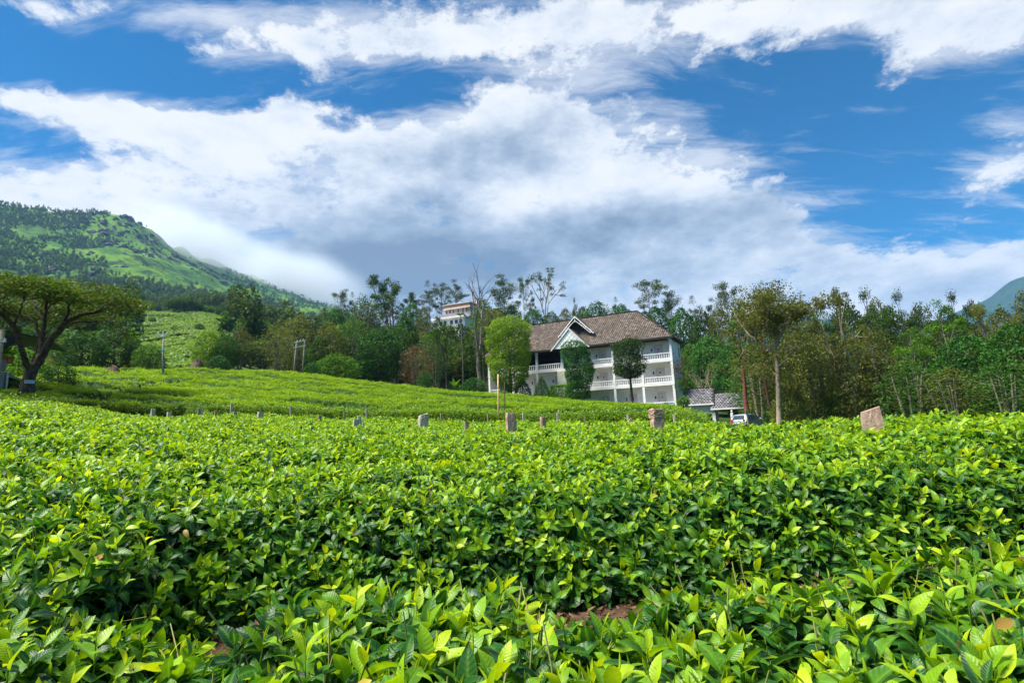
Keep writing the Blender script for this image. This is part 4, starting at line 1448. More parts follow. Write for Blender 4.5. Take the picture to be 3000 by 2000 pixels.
tree('euc', 1000, 850, 65, 150, 'grey-green eucalyptus leftmost on the ridge', var=0)
tree('euc', 1032, 856, 50, 152, 'second eucalyptus from the left on the ridge', var=1)
tree('shrub_red', 1222, 1012, 100, 82, 'reddish-brown bush at the foot of the wood', name='bush', cat='bush')
tree('dense', 1185, 930, 100, 98, 'dark green tree beneath the airy tree crown', var=1)
tree('open', 1205, 850, 90, 125, 'dark tree right of the tall airy crown', var=2)
tree('slim', 1304, 925, 110, 77, 'slim tree with dark brown trunk in front of the wood')
tree('wispy', 1270, 965, 90, 88, 'pale thin tree left of the slim dark-trunked tree', var=1)
tree('bare', 1392, 775, 175, 92, 'tall grey leafless tree left of the round clipped tree')
tree('dense_olive', 1440, 905, 120, 97, 'olive tree between the leafless tree and the round clipped tree', var=0)
tree('euc', 1472, 800, 110, 122, 'eucalyptus with loose crown right of the leafless tree', var=2)
tree('dense', 1370, 985, 90, 96, 'dark tree at the foot of the leafless tree', var=0)
tree('shrub', 1245, 1085, 60, 79, 'dark low bush at the tea edge below the reddish bush', var=1, name='bush', cat='bush')
tree('shrub', 1385, 1105, 90, 80, 'low hedge-like bush left of the house corner', var=1, name='bush', cat='bush')
tree('euc', 1252, 823, 75, 155, 'eucalyptus above the hilltop building, left of it', var=1)
tree('euc', 1292, 830, 62, 160, 'eucalyptus right above the hilltop building', var=0)
tree('euc', 1335, 822, 75, 158, 'eucalyptus behind the hilltop building roof', var=2)
tree('euc', 1530, 812, 50, 168, 'slender eucalyptus left of the pale lone skyline tree', var=0)
tree('pale', 1592, 797, 125, 165, 'lone pale-barked skyline tree with open crown above the roof', var=0)
tree('euc', 1555, 850, 40, 165, 'small eucalyptus under the lone pale skyline tree', var=1)
tree('open_dark', 1688, 872, 50, 160, 'small round skyline tree above the roof gable')
tree('dense', 1750, 886, 110, 145, 'dark domed tree behind the roof ridge', var=1)
tree('euc', 1803, 870, 50, 160, 'thin eucalyptus right of the dark domed tree', var=1)
tree('euc', 1893, 818, 110, 138, 'tall eucalyptus behind the right end of the roof', var=0)
tree('euc', 1958, 834, 80, 142, 'second tall eucalyptus behind the right end of the roof', var=2)
tree('euc', 2025, 868, 80, 135, 'eucalyptus right of the house in the background', var=1)
tree('euc', 2078, 872, 60, 132, 'short eucalyptus left of the tall bunched eucalyptus', var=2)
tree('euc', 2122, 827, 95, 120, 'tall bunched eucalyptus left of the big forked olive tree', var=0)
# ---- right wood
tree('redtrunk', 2172, 940, 170, 60, 'thin tree with reddish trunk leaning beside the gate roof')
tree('redtrunk', 2225, 985, 110, 62, 'second reddish-trunked thin tree right of the parked car')
tree('open_dark', 2420, 868, 130, 62, 'dark tree with small crown right of the distant blue hill')
tree('open_olive', 2440, 850, 165, 55, 'olive tree with pale upright limbs on the right', var=0)
tree('open_dark', 2525, 842, 200, 58, 'broad dark-crowned tree on the right skyline')
tree('open_dark', 2635, 846, 160, 60, 'dark coarse-leaved tree top left of the big blue mountain')
tree('dense_olive', 2330, 930, 130, 70, 'olive tree behind the forked tree', var=1)
tree('dense_olive', 2480, 990, 150, 50, 'olive green tree left of the largest stone post', var=0)
tree('open_light', 2745, 885, 170, 48, 'light green feathery tree on the right')
tree('open_dark', 2800, 856, 170, 62, 'dark thin tree in front of the blue mountain', )
tree('open_olive', 2888, 872, 180, 55, 'olive tree in front of the blue mountain slope', var=1)
tree('dense_deep', 2830, 985, 200, 44, 'deep green leafy tree low on the right', var=0)
tree('dense_deep', 2960, 950, 170, 42, 'deep green tree at the right edge', var=0)
tree('dense_olive', 2995, 860, 120, 60, 'olive tree top cut by the right edge', var=1)
tree('wispy', 2650, 1060, 190, 40, 'pale feathery shrub right above the largest stone post', var=1)
tree('wispy', 2380, 1020, 150, 52, 'thin twiggy tree right of the forked tree trunk', var=0)
tree('wispy', 2560, 960, 150, 50, 'thin brown tree between the dark-crowned trees', var=0)
tree('open_light', 2660, 960, 140, 46, 'light green small tree under the coarse-leaved tree')
tree('wispy', 2930, 1060, 180, 38, 'twiggy tree with pale crooked stems at the lower right', var=1)
tree('wispy', 2780, 1075, 170, 39, 'brown twiggy shrub below the deep green tree', var=0)
ADJ = {'dense': 'dense dark', 'dense_olive': 'olive', 'dense_deep': 'deep green', 'open': 'airy', 'wispy': 'thin-leaved', 'open_olive': 'pale-barked olive', 'shrub': 'low'}


def where(px, zones):
    return zones[int(np.searchsorted([z[0] for z in zones], px))][1] if px <= zones[-1][0] else zones[-1][1]


RIDGE_Z = [(1080, 'below the leftmost eucalyptus of the ridge'), (1230, 'beneath the tall airy skyline tree'), (1330, 'left beside the hilltop building'), (1430, 'around the tall leafless tree'), (1540, 'above the round clipped tree'),
           (1640, 'beneath the lone pale skyline tree'), (1740, 'above the roof gables'), (1840, 'behind the middle of the roof ridge'), (1940, 'behind the right hip of the roof'), (2050, 'right of the house end wall'), (2130, 'above the gate house roof'), (2300, 'left of the forked olive tree')]
RIGHT_Z = [(2300, 'around the forked olive tree'), (2400, 'right of the forked olive tree'), (2500, 'left of the largest stone post'), (2600, 'above the largest stone post'), (2720, 'under the coarse-leaved dark tree'), (2840, 'under the light green feathery tree'), (2940, 'below the blue mountain'), (3200, 'at the right edge of the picture')]
MID_Z = [(800, 'left of the twin poles'), (920, 'behind the twin poles'), (1020, 'behind the bright green low tree'), (1120, 'behind the dense deep green tree'), (1210, 'behind the reddish bush'), (1300, 'left of the slim dark-trunked tree'), (1370, 'left of the leafless tree'), (1500, 'left of the round clipped tree')]
# understorey
us = np.random.default_rng(5)
for i in range(22):
    px = 2270 + i * 36 + us.uniform(-14, 14)
    tree('shrub', px, us.uniform(1120, 1180), us.uniform(70, 120), us.uniform(50, 74), 'low shrub %s at the foot of the right wood' % where(px, RIGHT_Z), 'shrubs under the right wood', name='bush', cat='bush')
# ---- fill of the wooded ridge and the right wood
fr = np.random.default_rng(11)
for i in range(64):
    px = fr.uniform(960, 2200); r = fr.uniform(104, 215)
    if 1230 < px < 1400 and 118 < r < 152:
        r = 170
    if 1420 < px < 2010 and r < 112:
        r += 20
    y0 = float(proj(*P(px, 1000, r)[:2], float(gnd(*P(px, 1000, r)[:2])))[1])
    hgt = fr.uniform(6, 9.5)
    kd = ['dense', 'dense', 'dense_olive', 'dense_deep', 'open', 'dense'][i % 6]
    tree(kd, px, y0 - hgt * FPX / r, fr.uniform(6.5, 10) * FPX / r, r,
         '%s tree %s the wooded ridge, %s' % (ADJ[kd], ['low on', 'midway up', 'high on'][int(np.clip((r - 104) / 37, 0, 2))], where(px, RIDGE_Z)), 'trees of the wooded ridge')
for i in range(30):
    px = fr.uniform(2190, 3120); r = fr.uniform(64, 120)
    y0 = float(proj(*P(px, 1000, r)[:2], float(gnd(*P(px, 1000, r)[:2])))[1])
    hgt = fr.uniform(8, 12.0) * (0.82 + .3 * (r / 120))
    kd = ['dense_olive', 'open_olive', 'dense', 'wispy'][i % 4]
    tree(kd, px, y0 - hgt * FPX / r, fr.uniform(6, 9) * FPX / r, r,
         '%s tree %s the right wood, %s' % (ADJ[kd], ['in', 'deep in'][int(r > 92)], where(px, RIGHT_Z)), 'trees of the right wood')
for i in range(40):
    px = fr.uniform(700, 1420) if i % 3 == 0 else fr.uniform(960, 1420); r = fr.uniform(90, 116)
    y0 = float(proj(*P(px, 1000, r)[:2], float(gnd(*P(px, 1000, r)[:2])))[1])
    kd = ['dense', 'dense_olive', 'wispy'][i % 3]
    tree(kd, px, y0 - fr.uniform(6, 11) * FPX / r, fr.uniform(5.5, 8.5) * FPX / r, r,
         '%s tree %s the middle wood, %s' % (ADJ[kd], ['in', 'at the back of'][int(r > 103)], where(px, MID_Z)), 'trees inside the middle wood')

# ---- taller crowns that close the skyline
for i, (px, y, w, r, kd, lb) in enumerate([
    (985, 905, 95, 118, 'dense', 'dark crown closing the skyline below the leftmost eucalypts'), (1075, 885, 110, 122, 'dense_olive', 'olive crown between the leftmost eucalypts and the tall airy tree'),
    (1120, 872, 90, 128, 'open', 'airy dark crown just left behind the tall airy tree'), (1205, 890, 100, 124, 'dense', 'dark crown left of the hilltop building'),
    (1240, 900, 70, 120, 'dense_olive', 'olive crown touching the left side of the hilltop building'), (1285, 975, 80, 112, 'dense', 'dark tree before the lower floor of the hilltop building'),
    (1325, 955, 75, 110, 'wispy', 'thin tree before the terrace of the hilltop building'), (1415, 880, 90, 128, 'dense', 'dark crown right of the hilltop building'),
    (1455, 905, 90, 126, 'dense_deep', 'deep green crown above the left of the round clipped tree'), (1500, 898, 90, 140, 'dense', 'dark crown above the round clipped tree top'),
    (1560, 908, 90, 138, 'dense_deep', 'deep green crown above the left end of the roof'), (1612, 915, 80, 145, 'dense', 'dark crown beneath the pale skyline tree, over the roof'),
    (1655, 905, 70, 150, 'dense_olive', 'olive crown left above the roof gable'), (1705, 900, 80, 148, 'dense', 'dark crown right above the roof gable'),
    (1820, 893, 80, 150, 'dense_deep', 'deep green crown above the right part of the roof ridge'), (1920, 900, 110, 128, 'dense', 'dark crown beneath the tall eucalyptus behind the roof end'),
    (1995, 905, 110, 122, 'dense_deep', 'deep green crown above the house end wall'), (2060, 915, 110, 118, 'dense', 'dark crown above the gate house'),
    (2110, 905, 110, 112, 'dense_olive', 'olive crown left of the forked olive tree, far behind'), (2170, 890, 120, 100, 'dense', 'dark crown just left of the forked tree crown'),
    (2075, 985, 130, 100, 'dense_deep', 'deep green tree behind the leafless pinkish shrub'), (2135, 1010, 120, 92, 'dense', 'dark tree behind the gate roof'), (2015, 1010, 90, 104, 'dense', 'dark tree against the house end wall'),
    (2230, 870, 130, 86, 'dense_olive', 'olive crown behind the left part of the forked tree'), (2345, 885, 120, 84, 'dense_olive', 'olive crown behind the right part of the forked tree'),
    (2395, 905, 110, 72, 'wispy', 'thin crown right of the forked tree crown'), (2470, 885, 130, 76, 'dense', 'dark crown between the two pale-limbed trees'), (2560, 880, 130, 74, 'dense_olive', 'olive crown under the broad dark skyline crown'),
    (2600, 900, 120, 64, 'dense', 'dark crown left of the coarse-leaved dark tree'), (2690, 895, 130, 70, 'dense_olive', 'olive crown left of the feathery light green tree'), (2770, 905, 120, 72, 'dense', 'dark crown behind the feathery light green tree'),
    (2850, 900, 120, 72, 'wispy', 'thin crown at the foot of the blue mountain'), (2930, 905, 130, 66, 'dense_olive', 'olive crown in front of the blue mountain foot'), (2400, 985, 150, 60, 'dense_olive', 'olive tree behind the twiggy tree right of the forked trunk'),
    (2560, 1030, 150, 52, 'dense_olive', 'olive bushy tree right behind the largest stone post'), (2700, 1000, 150, 50, 'dense', 'dark bushy tree in the middle of the right wood')]):
    tree(kd, px, y, w, r, lb)
# ---------------------------------------------------------------- the big umbrella tree on the left
UR = 38.0
ub = P(76, 1135, UR)
ub[2] = float(gnd(ub[0], ub[1]))
umb = thing('umbrella_tree', 'large umbrella-shaped tree with dark forked trunk at the left', 'tree', ub)
UA = math.atan2(ub[0], ub[1])


def upt(px, py, dep):
    """point near the umbrella tree, dep metres nearer (-) or farther than its trunk, in the tree's frame"""
    return P(px, py, UR + dep) - ub


g = np.random.default_rng(77)
nb = NB()
nb.tube([upt(79, 1150, 0), upt(80, 1130, 0), upt(86, 1105, 0), upt(92, 1085, 0), upt(97, 1072, 0)], [.40, .32, .27, .28, .27], 10)
limbs = [
    ([(86, 1088, 0), (72, 1050, -.3), (62, 1015, -.6), (50, 975, -.9), (38, 952, -1.2), (12, 922, -1.6), (-40, 900, -2)], .20),
    ([(98, 1078, 0), (118, 1042, .2), (122, 1005, .4), (126, 980, .6), (131, 940, .8), (138, 880, 1.0)], .21),
    ([(122, 985, .5), (108, 955, .9), (98, 936, 1.2), (84, 926, 1.5), (45, 921, 2.0), (10, 905, 2.6)], .09),
    ([(103, 1076, 0), (122, 1044, -.2), (145, 1008, -.5), (172, 968, -.8), (190, 944, -1.0), (230, 925, -1.5), (300, 905, -2.2)], .25),
    ([(190, 944, -1), (200, 910, -1.8), (215, 880, -2.6)], .11), ([(172, 968, -.8), (215, 940, 1), (280, 945, 2.5), (340, 930, 3.4)], .10),
    ([(93, 1075, .1), (102, 1030, .3), (112, 1000, .5), (120, 975, .8)], .07), ([(95, 1052, .2), (88, 1040, .3), (84, 1028, .4)], .05),
    ([(135, 905, .9), (165, 880, 2.2), (190, 860, 3.5)], .08), ([(131, 940, .8), (100, 890, 2.8), (70, 860, 4.2)], .09), ([(38, 952, -1.2), (60, 915, -3), (70, 880, -4.4)], .08),
    ([(300, 905, -2.2), (350, 900, -2.6), (390, 915, -2.8)], .06), ([(135, 975, .6), (146, 968, .5), (150, 957, .4)], .05),
]
tips = []
for pl, r in limbs:
    q = np.array([upt(*p) for p in pl])
    t = np.linspace(0, 1, len(q)); tt = np.linspace(0, 1, len(q) * 3)
    qq = np.stack([np.interp(tt, t, q[:, k]) for k in range(3)], 1)
    for _ in range(2):
        qq[1:-1] = (qq[:-2] + 2 * qq[1:-1] + qq[2:]) / 4
    qq[1:-1] += g.normal(0, .03, qq[1:-1].shape)
    nb.tube(qq, np.linspace(r * .78, r * .34, len(qq)), 8)
    tips.append(qq[-1])
link('trunk', nb.mesh('trunk', B_DARK), umb)
# crown: flat layered pads under a broad dome
mpx = UR / FPX * math.cos(UA)
cx = upt(140, 900, 0)
ex = np.array([math.cos(UA), -math.sin(UA), 0]); ey = np.array([math.sin(UA), math.cos(UA), 0])
C = []; lv = []; tw = NB()
prof_x = [-320, -200, -60, 60, 140, 200, 260, 300]
prof_t = [44, 70, 80, 78, 76, 56, 20, -14]          # top of the crown above y = 900, px
for i in range(235):
    a = g.uniform(0, 6.283); rr = math.sqrt(g.random()) * 0.98
    u = rr * math.cos(a) * 262 + (-22); w = rr * math.sin(a)
    top = np.interp(u, prof_x, prof_t) * (1 - .75 * w * w) - 10 * (w != 0)
    layer = g.random() ** 1.3
    z = top - layer * (44 + 60 * np.clip((u - 60) / 160, 0, 1))
    c = cx + ex * u * mpx + ey * w * 5.2 + np.array([0, 0, z * mpx])
    rad = g.uniform(.45, .95)
    m = int(135 * rad)
    q = g.normal(0, 1, (m, 2)); q /= np.linalg.norm(q, axis=1, keepdims=True); q *= (g.random((m, 1)) ** .5) * rad
    zz = g.normal(0, .06, m) - .10 * (np.hypot(q[:, 0], q[:, 1]) / rad) ** 2
    C.append(c + np.stack([q[:, 0], q[:, 1], zz], 1))
    lv.append(np.clip(g.normal(.5, .16) + g.normal(0, .16, m), 0, 1) * .95)
    if i % 3 == 0:
        t = tips[int(np.argmin([np.linalg.norm(c - k) for k in tips]))]
        mid = (c + t) / 2 + np.array([0, 0, .15])
        tw.tube([t, mid, c - np.array([0, 0, .05])], [.028, .02, .008], 4)
lv = np.concatenate(lv)
lv = np.where(g.random(len(lv)) < .035, .99, lv * .88)
link('crown', leaves_mesh('crown', np.concatenate(C), .19, L_UMB, .55, .42, lv, g), umb, kind='stuff')
link('twigs', tw.mesh('twigs', B_DARK), umb, kind='stuff')
M_PLATE = mat('plate_paint', (0.62, 0.70, 0.75), 0.5, (0.5, 0.56, 0.6), 12)
M_INK = mat('plate_ink', (0.12, 0.14, 0.20), 0.6)
pb = P(86.5, 1118, UR - .62)
pl = thing('name_plate', 'small pale blue plate fixed low on the umbrella tree trunk', 'plate', pb, -UA)
MB().box(-.20, .20, 0, .02, -.085, .085).build('plate', M_PLATE, pl)
mbk = MB()
for k, (a, b) in enumerate(((-.15, -.05), (-.03, .03), (.05, .15))):
    mbk.box(a, b, -.006, .001, .0, .035)
for a, b in ((-.13, -.02), (.01, .12)):
    mbk.box(a, b, -.006, .001, -.05, -.025)
mbk.build('lettering', M_INK, pl)

# ---------------------------------------------------------------- forked olive tree right of the gate
ft = P(2280, 1240, 50.0); ft[2] = float(gnd(ft[0], ft[1])) - .2
fk = thing('tree', 'big forked olive tree with pale bent trunk right of the parked car', 'tree', ft)
nb = NB(); tips = []
def fpt(px, py, dep=0): return P(px, py, 50.0 + dep) - ft
main = np.array([fpt(2284, 1250), fpt(2282, 1200), fpt(2280, 1140), fpt(2278, 1090), fpt(2277, 1060), fpt(2274, 1035), fpt(2276, 1005)])
nb.tube(main, [.25, .20, .18, .175, .175, .155, .13], 10)
for pl_, r in (([(2272, 1030, 0), (2250, 1015, .2), (2222, 1005, .3), (2210, 990, .4), (2190, 975, .6), (2165, 945, 1)], .17),
               ([(2276, 1005, 0), (2288, 975, -.2), (2300, 955, -.4), (2315, 935, -.6), (2322, 900, -.8)], .18),
               ([(2278, 1000, 0), (2262, 985, 1), (2245, 968, 2), (2232, 940, 2.6), (2215, 900, 3)], .12),
               ([(2278, 1000, 0), (2276, 950, .5), (2268, 915, .8), (2272, 885, 1)], .13),
               ([(2222, 1005, .3), (2205, 960, -.8), (2195, 920, -1.4)], .08), ([(2300, 955, -.4), (2330, 930, -2), (2350, 905, -3)], .09),
               ([(2288, 975, 0), (2300, 930, 2.2), (2302, 890, 3)], .09), ([(2279, 1075, 0), (2310, 1050, -1), (2335, 1030, -2), (2350, 1000, -2.4)], .07), ([(2280, 1100, 0), (2255, 1080, 1), (2235, 1060, 2)], .06), ([(2276, 950, .5), (2240, 900, -1.5), (2222, 875, -2.2)], .08)):
    q = np.array([fpt(*p) for p in pl_]); tt = np.linspace(0, 1, len(q) * 2)
    qq = np.stack([np.interp(tt, np.linspace(0, 1, len(q)), q[:, k]) for k in range(3)], 1)
    qq[1:-1] += g.normal(0, .05, qq[1:-1].shape)
    nb.tube(qq, np.linspace(r, r * .4, len(qq)), 7)
    for k in (-1, -2, -4):
        for _ in range(3):
            d = g.normal(0, 1, 3); d[2] = d[2] * .7 + .1; d[:2] *= 1.3; d /= np.linalg.norm(d)
            q2, _d = branch_pts(g, qq[k], d, g.uniform(1.0, 2.6), .16, 4, .03)
            nb.tube(q2, np.linspace(r * .3, .012, 5), 4)
            tips += [q2[-1], q2[-2], q2[-3]]
C = []; lv = []
for t in tips:
    s = g.uniform(.6, 1.3); m = int(g.uniform(30, 85)); q = g.normal(0, 1, (m, 3)); q /= np.linalg.norm(q, axis=1, keepdims=True)
    C.append(t + q * (g.random((m, 1)) ** .5) * s * np.array([1, 1, .6])); lv.append(np.clip(g.normal(.45, .2) + g.normal(0, .15, m), 0, 1))
link('trunk', nb.mesh('trunk', B_PALE), fk)
link('crown', leaves_mesh('crown', np.concatenate(C), .2, L_OLIVE, .3, .5, np.concatenate(lv), g), fk, kind='stuff')

# ---------------------------------------------------------------- palms and banana
def frond(nb_c, g, base, az, el, L, droop, nleaf, lw):
    """feather palm frond: returns leaf centres as quads"""
    V = []; n = nleaf
    d = np.array([math.cos(az) * math.cos(el), math.sin(az) * math.cos(el), math.sin(el)])
    p = base.copy(); pts = [p.copy()]
    for i in range(8):
        p = p + d * L / 8; d = d + np.array([0, 0, -droop / 8]); d /= np.linalg.norm(d); pts.append(p.copy())
    pts = np.array(pts)
    s = np.array([-math.sin(az), math.cos(az), 0])
    tt = np.linspace(.12, 1, n)
    for t in tt:
        c = np.array([np.interp(t, np.linspace(0, 1, 9), pts[:, k]) for k in range(3)])
        for sg in (-1, 1):
            ll = lw * math.sin(math.pi * min(1, t * .85 + .12)) * g.uniform(.8, 1.1)
            e = c + s * sg * ll * .8 + d * ll * .35 + np.array([0, 0, -ll * .35])
            V += [c, c * .5 + e * .5 + np.array([0, 0, .05 * ll]) + d * .04, e, c * .5 + e * .5 - d * .05]
    return V, pts


def palm(px, ytop, r, label, fl, nf, lw, tr):
    p = P(px, ytop, r); z0 = float(gnd(p[0], p[1]))
    o = thing('palm_tree', label, 'palm', (p[0], p[1], z0))
    H = p[2] - z0
    n2 = NB(); zz = np.linspace(-.3, H, 8); off = np.cumsum(g.normal(0, .03, 8))
    n2.tube(np.stack([off, off * .4, zz], 1), np.linspace(tr, tr * .75, 8), 8)
    link('trunk', n2.mesh('trunk', B_GREY), o)
    V = []; n3 = NB()
    for i in range(nf):
        v, pts = frond(None, g, np.array([off[-1], off[-1] * .4, H]), i * 2.4, g.uniform(.15, 1.25), fl * g.uniform(.8, 1.1), g.uniform(.9, 1.8), 16, lw)
        V += v; n3.tube(pts, np.linspace(.02, .006, 9), 4)
    V = np.array(V)
    link('fronds', mesh_np('fronds', V, np.arange(len(V)).reshape(-1, 4), L_PALM, {'lv': ('FLOAT', np.repeat(g.random(len(V) // 4), 4))}), o, kind='stuff')
    link('frond_ribs', n3.mesh('frond_ribs', L_PALM), o, kind='stuff')


palm(1350, 922, 86, 'slender areca palm with thin pale trunk left of the leafless tree', 1.1, 11, .3, .06)
palm(976, 972, 112, 'dark palm tuft left of the wood on the slope', 2.6, 14, .7, .14)
bp = P(1330, 1100, 78); bz = float(gnd(bp[0], bp[1]))
ban = thing('banana_plant', 'banana plant with upright broad leaves at the tea edge', 'banana plant', (bp[0], bp[1], bz))
n2 = NB(); n2.tube([(0, 0, -.2), (0.02, 0, .5), (0, 0, 1.1)], [.10, .09, .06], 8); link('trunk', n2.mesh('trunk', B_GREY), ban)
for i in range(6):
    V, F, l, m = leaf_np(2.0 * g.uniform(.7, 1.1), .5, g.uniform(.4, 1.2), .25, g.uniform(.4, 1), 7, .12)
    V = V @ rotm(g.uniform(.9, 1.4), 0, 0).T @ rotm(0, 0, i * 1.05).T + np.array([0, 0, 1.0])
    link('leaf', mesh_np('leaf', V, F, L_BRIGHT, {'lv': ('FLOAT', l)}, smooth=True), ban)
# ---------------------------------------------------------------- the white three-storey house
HYAW = R_(63)
HD = np.array([-math.sin(HYAW), math.cos(HYAW), 0]); HN = np.array([math.cos(HYAW), math.sin(HYAW), 0])
HC = np.array([21.894, 75.0, EYE])          # right front corner, z = eye level
M_WHITE = mat('white_paint', (0.80, 0.79, 0.76), 0.55, (0.70, 0.69, 0.66), 1.2, 6.0, bump=0.1, bscale=30, contrast=(.4, .75))
M_SIDING = mat('siding_paint', (0.84, 0.82, 0.79), 0.6, (0.76, 0.74, 0.71), 0.8, 6.0, contrast=(.42, .75))
M_CREAM = mat('cream_boards', (0.56, 0.57, 0.40), 0.7, (0.66, 0.68, 0.56), 2.0)
M_DOOR = mat('door_paint', (0.55, 0.49, 0.48), 0.6, (0.62, 0.56, 0.55), 3.0)
M_BLACK = mat('black_metal', (0.015, 0.015, 0.018), 0.5)
M_DARKIN = mat('dark_interior', (0.02, 0.02, 0.025), 0.8, (0.035, 0.03, 0.03), 2)
M_SOFF = mat('dark_soffit', (0.03, 0.027, 0.025), 0.8)
M_CONC = mat('old_concrete', (0.20, 0.185, 0.16), 0.9, (0.30, 0.28, 0.25), 3, bump=.3)
M_GLASS = mat('window_glass', (0.03, 0.05, 0.06), 0.08, spec=.6)


def tilemat(name, a, b, c):
    m = bpy.data.materials.new(name); m.use_nodes = True
    nt = m.node_tree; bs = nt.nodes['Principled BSDF']
    lv = nd(nt, 'ShaderNodeAttribute', attribute_name='lv').outputs['Fac']
    t = nd(nt, 'ShaderNodeTexCoord')
    cc = mix(nt, lv, a, b)
    cc = mix(nt, ss(nt, noise(nt, t.outputs['Object'], .35, 6.0), .5, .72), cc, c)
    nt.links.new(cc, bs.inputs['Base Color']); bs.inputs['Roughness'].default_value = .85
    bs.inputs['Specular IOR Level'].default_value = .2
    return m


M_TILE = tilemat('roof_tile', (0.055, 0.043, 0.037), (0.33, 0.265, 0.215), (0.105, 0.085, 0.065))
M_TILE_G = tilemat('gate_roof_tile', (0.075, 0.075, 0.085), (0.34, 0.33, 0.34), (0.10, 0.10, 0.10))
M_ROOFB = mat('roof_base', (0.035, 0.028, 0.024), .9)

house = thing('house', 'long white three-storey house with brown tiled hip roof and balconies', 'house', HC, -(math.pi / 2 - HYAW))
# local frame: x = -s (s runs left along the front), y = depth, z = height above the eye


def tiles(name, quad, pw, ph, parent, matl, lift=.03, seed=0, clipf=None):
    """tiles laid on a roof plane given by 4 corners: eave left, eave right, ridge right, ridge left"""
    A, B, Cc, D = [np.array(q, float) for q in quad]
    g = np.random.default_rng(seed)
    n = np.cross(B - A, D - A); n /= np.linalg.norm(n)
    up = (D - A) - (B - A) * ((D - A) @ (B - A)) / ((B - A) @ (B - A)); Hs = np.linalg.norm(up); up /= Hs
    ex = (B - A) / np.linalg.norm(B - A)
    Lb = np.linalg.norm(B - A); xl = (D - A) @ ex; xr = (Cc - A) @ ex
    V = []; lv = []
    rows = int(Hs / ph)
    for k in range(rows):
        u0 = k * ph; u1 = min(u0 + ph * 1.12, Hs)
        a = xl * u0 / Hs; b = Lb + (xr - Lb) * u0 / Hs
        off = (k % 2) * pw * .5
        for i in range(int((b - a) / pw) + 1):
            x0 = a + i * pw + off; x1 = x0 + pw * .86
            if x1 > b:
                continue
            pm = A + ex * (x0 + x1) / 2 + up * (u0 + u1) / 2
            if clipf and not clipf(pm):
                continue
            j = g.normal(0, .006)
            q = lambda x, u, h: A + ex * x + up * u + n * h
            xm = (x0 + x1) / 2
            lo = lift + .055 + j; hi = lift + j
            # lower edge left, centre (raised), right; upper edge
            V += [q(x0, u0, lo - .03), q(xm, u0, lo + .02), q(x1, u0, lo - .03), q(x1, u1, hi - .02), q(xm, u1, hi + .01), q(x0, u1, hi - .02), q(x0, u0, 0), q(x1, u0, 0)]
            l = float(np.clip(g.normal(.55, .22), 0, 1))
            lv += [l * .55, l, l * .45, l * .3, l * .55, l * .35, 0, 0]  # lit crown and dim edges of each tile, light put into the colour
    V = np.array(V); nT = len(V) // 8
    base = np.arange(nT)[:, None, None] * 8
    F = (base + np.array([[0, 1, 4, 5], [1, 2, 3, 4], [6, 7, 2, 0]])[None]).reshape(-1, 4)
    return link(name, mesh_np(name, V, F, matl, {'lv': ('FLOAT', np.array(lv))}), parent, kind='stuff')


EV, RZ, RN = 11.38, 16.25, 3.15           # eave height, ridge height and depth
S0, S1 = -.62, 29.75                      # eave ends along the front
N0, N1 = -.62, 6.92
RS0, RS1 = 5.0, 24.6
c = dict(a=(-S0, N0, EV), b=(-S1, N0, EV), c=(-S1, N1, EV), d=(-S0, N1, EV), r0=(-RS0, RN, RZ), r1=(-RS1, RN, RZ))
roof = MB().add([c['a'], c['b'], c['c'], c['d'], c['r0'], c['r1']], [(1, 0, 4, 5), (3, 2, 5, 4), (0, 3, 4), (2, 1, 5)]).build('roof', M_ROOFB, house)
tiles('front_tiles', (c['b'], c['a'], c['r0'], c['r1']), .34, .30, roof, M_TILE, seed=1)
tiles('rear_tiles', (c['d'], c['c'], c['r1'], c['r0']), .34, .30, roof, M_TILE, seed=2)
tiles('right_hip_tiles', (c['a'], c['d'], c['r0'], c['r0']), .34, .30, roof, M_TILE, seed=3)
tiles('left_hip_tiles', (c['c'], c['b'], c['r1'], c['r1']), .34, .30, roof, M_TILE, seed=4)
rc = MB()
for a, b in (('r0', 'r1'), ('a', 'r0'), ('d', 'r0'), ('b', 'r1'), ('c', 'r1')):
    rc.bar(Vector(c[a]) + Vector((0, 0, .07)), Vector(c[b]) + Vector((0, 0, .07)), .22, .10)
rc.build('ridge_cap', M_ROOFB, roof)
fs = MB()
for a, b in (('a', 'b'), ('b', 'c'), ('c', 'd'), ('d', 'a')):
    fs.bar(Vector(c[a]) - Vector((0, 0, .10)), Vector(c[b]) - Vector((0, 0, .10)), .06, .20)
fs.build('fascia', M_SOFF, roof)
MB().box(-S1 + .05, -S0 - .05, N0 + .05, N1 - .05, EV - .16, EV - .12).build('soffit', M_SOFF, roof)

# walls behind the balconies and round the ends
FW = 1.75                                  # depth of the set-back front wall
COLS_S = [0, 4.15, 8.27, 12.25, 16.2, 20.4, 24.6, 28.92]
ZT = EV - .17
SL = [(1.28, 1.62), (4.76, 5.10), (8.02, 8.36)]      # floor slabs
wall = MB()
wall.box(-15.6, -.12, FW + .06, FW + .22, SL[0][1], SL[1][0])
wall.box(-29.0, -.12, FW + .06, FW + .22, SL[1][1], SL[2][0])
wall.box(-16.2, -.12, FW + .06, FW + .22, SL[2][1], ZT)
wall.box(-29.0, -24.7, FW + .06, FW + .22, SL[2][1], ZT)
wall.box(-29.0, -15.6, 1.0, 6.2, SL[1][0] - 1.2, SL[1][0] - .01)          # plinth of the left half
wo = wall.build('front_wall', M_SIDING, house)
MB().box(-.10, .02, .30, 6.25, -.6, ZT).build('end_wall', M_SIDING, house)
MB().box(-29.1, -28.98, .30, 6.25, 3.4, ZT).build('end_wall', M_SIDING, house)
MB().box(-29.0, -.12, 6.12, 6.24, -.6, ZT).build('rear_wall', M_SIDING, house)
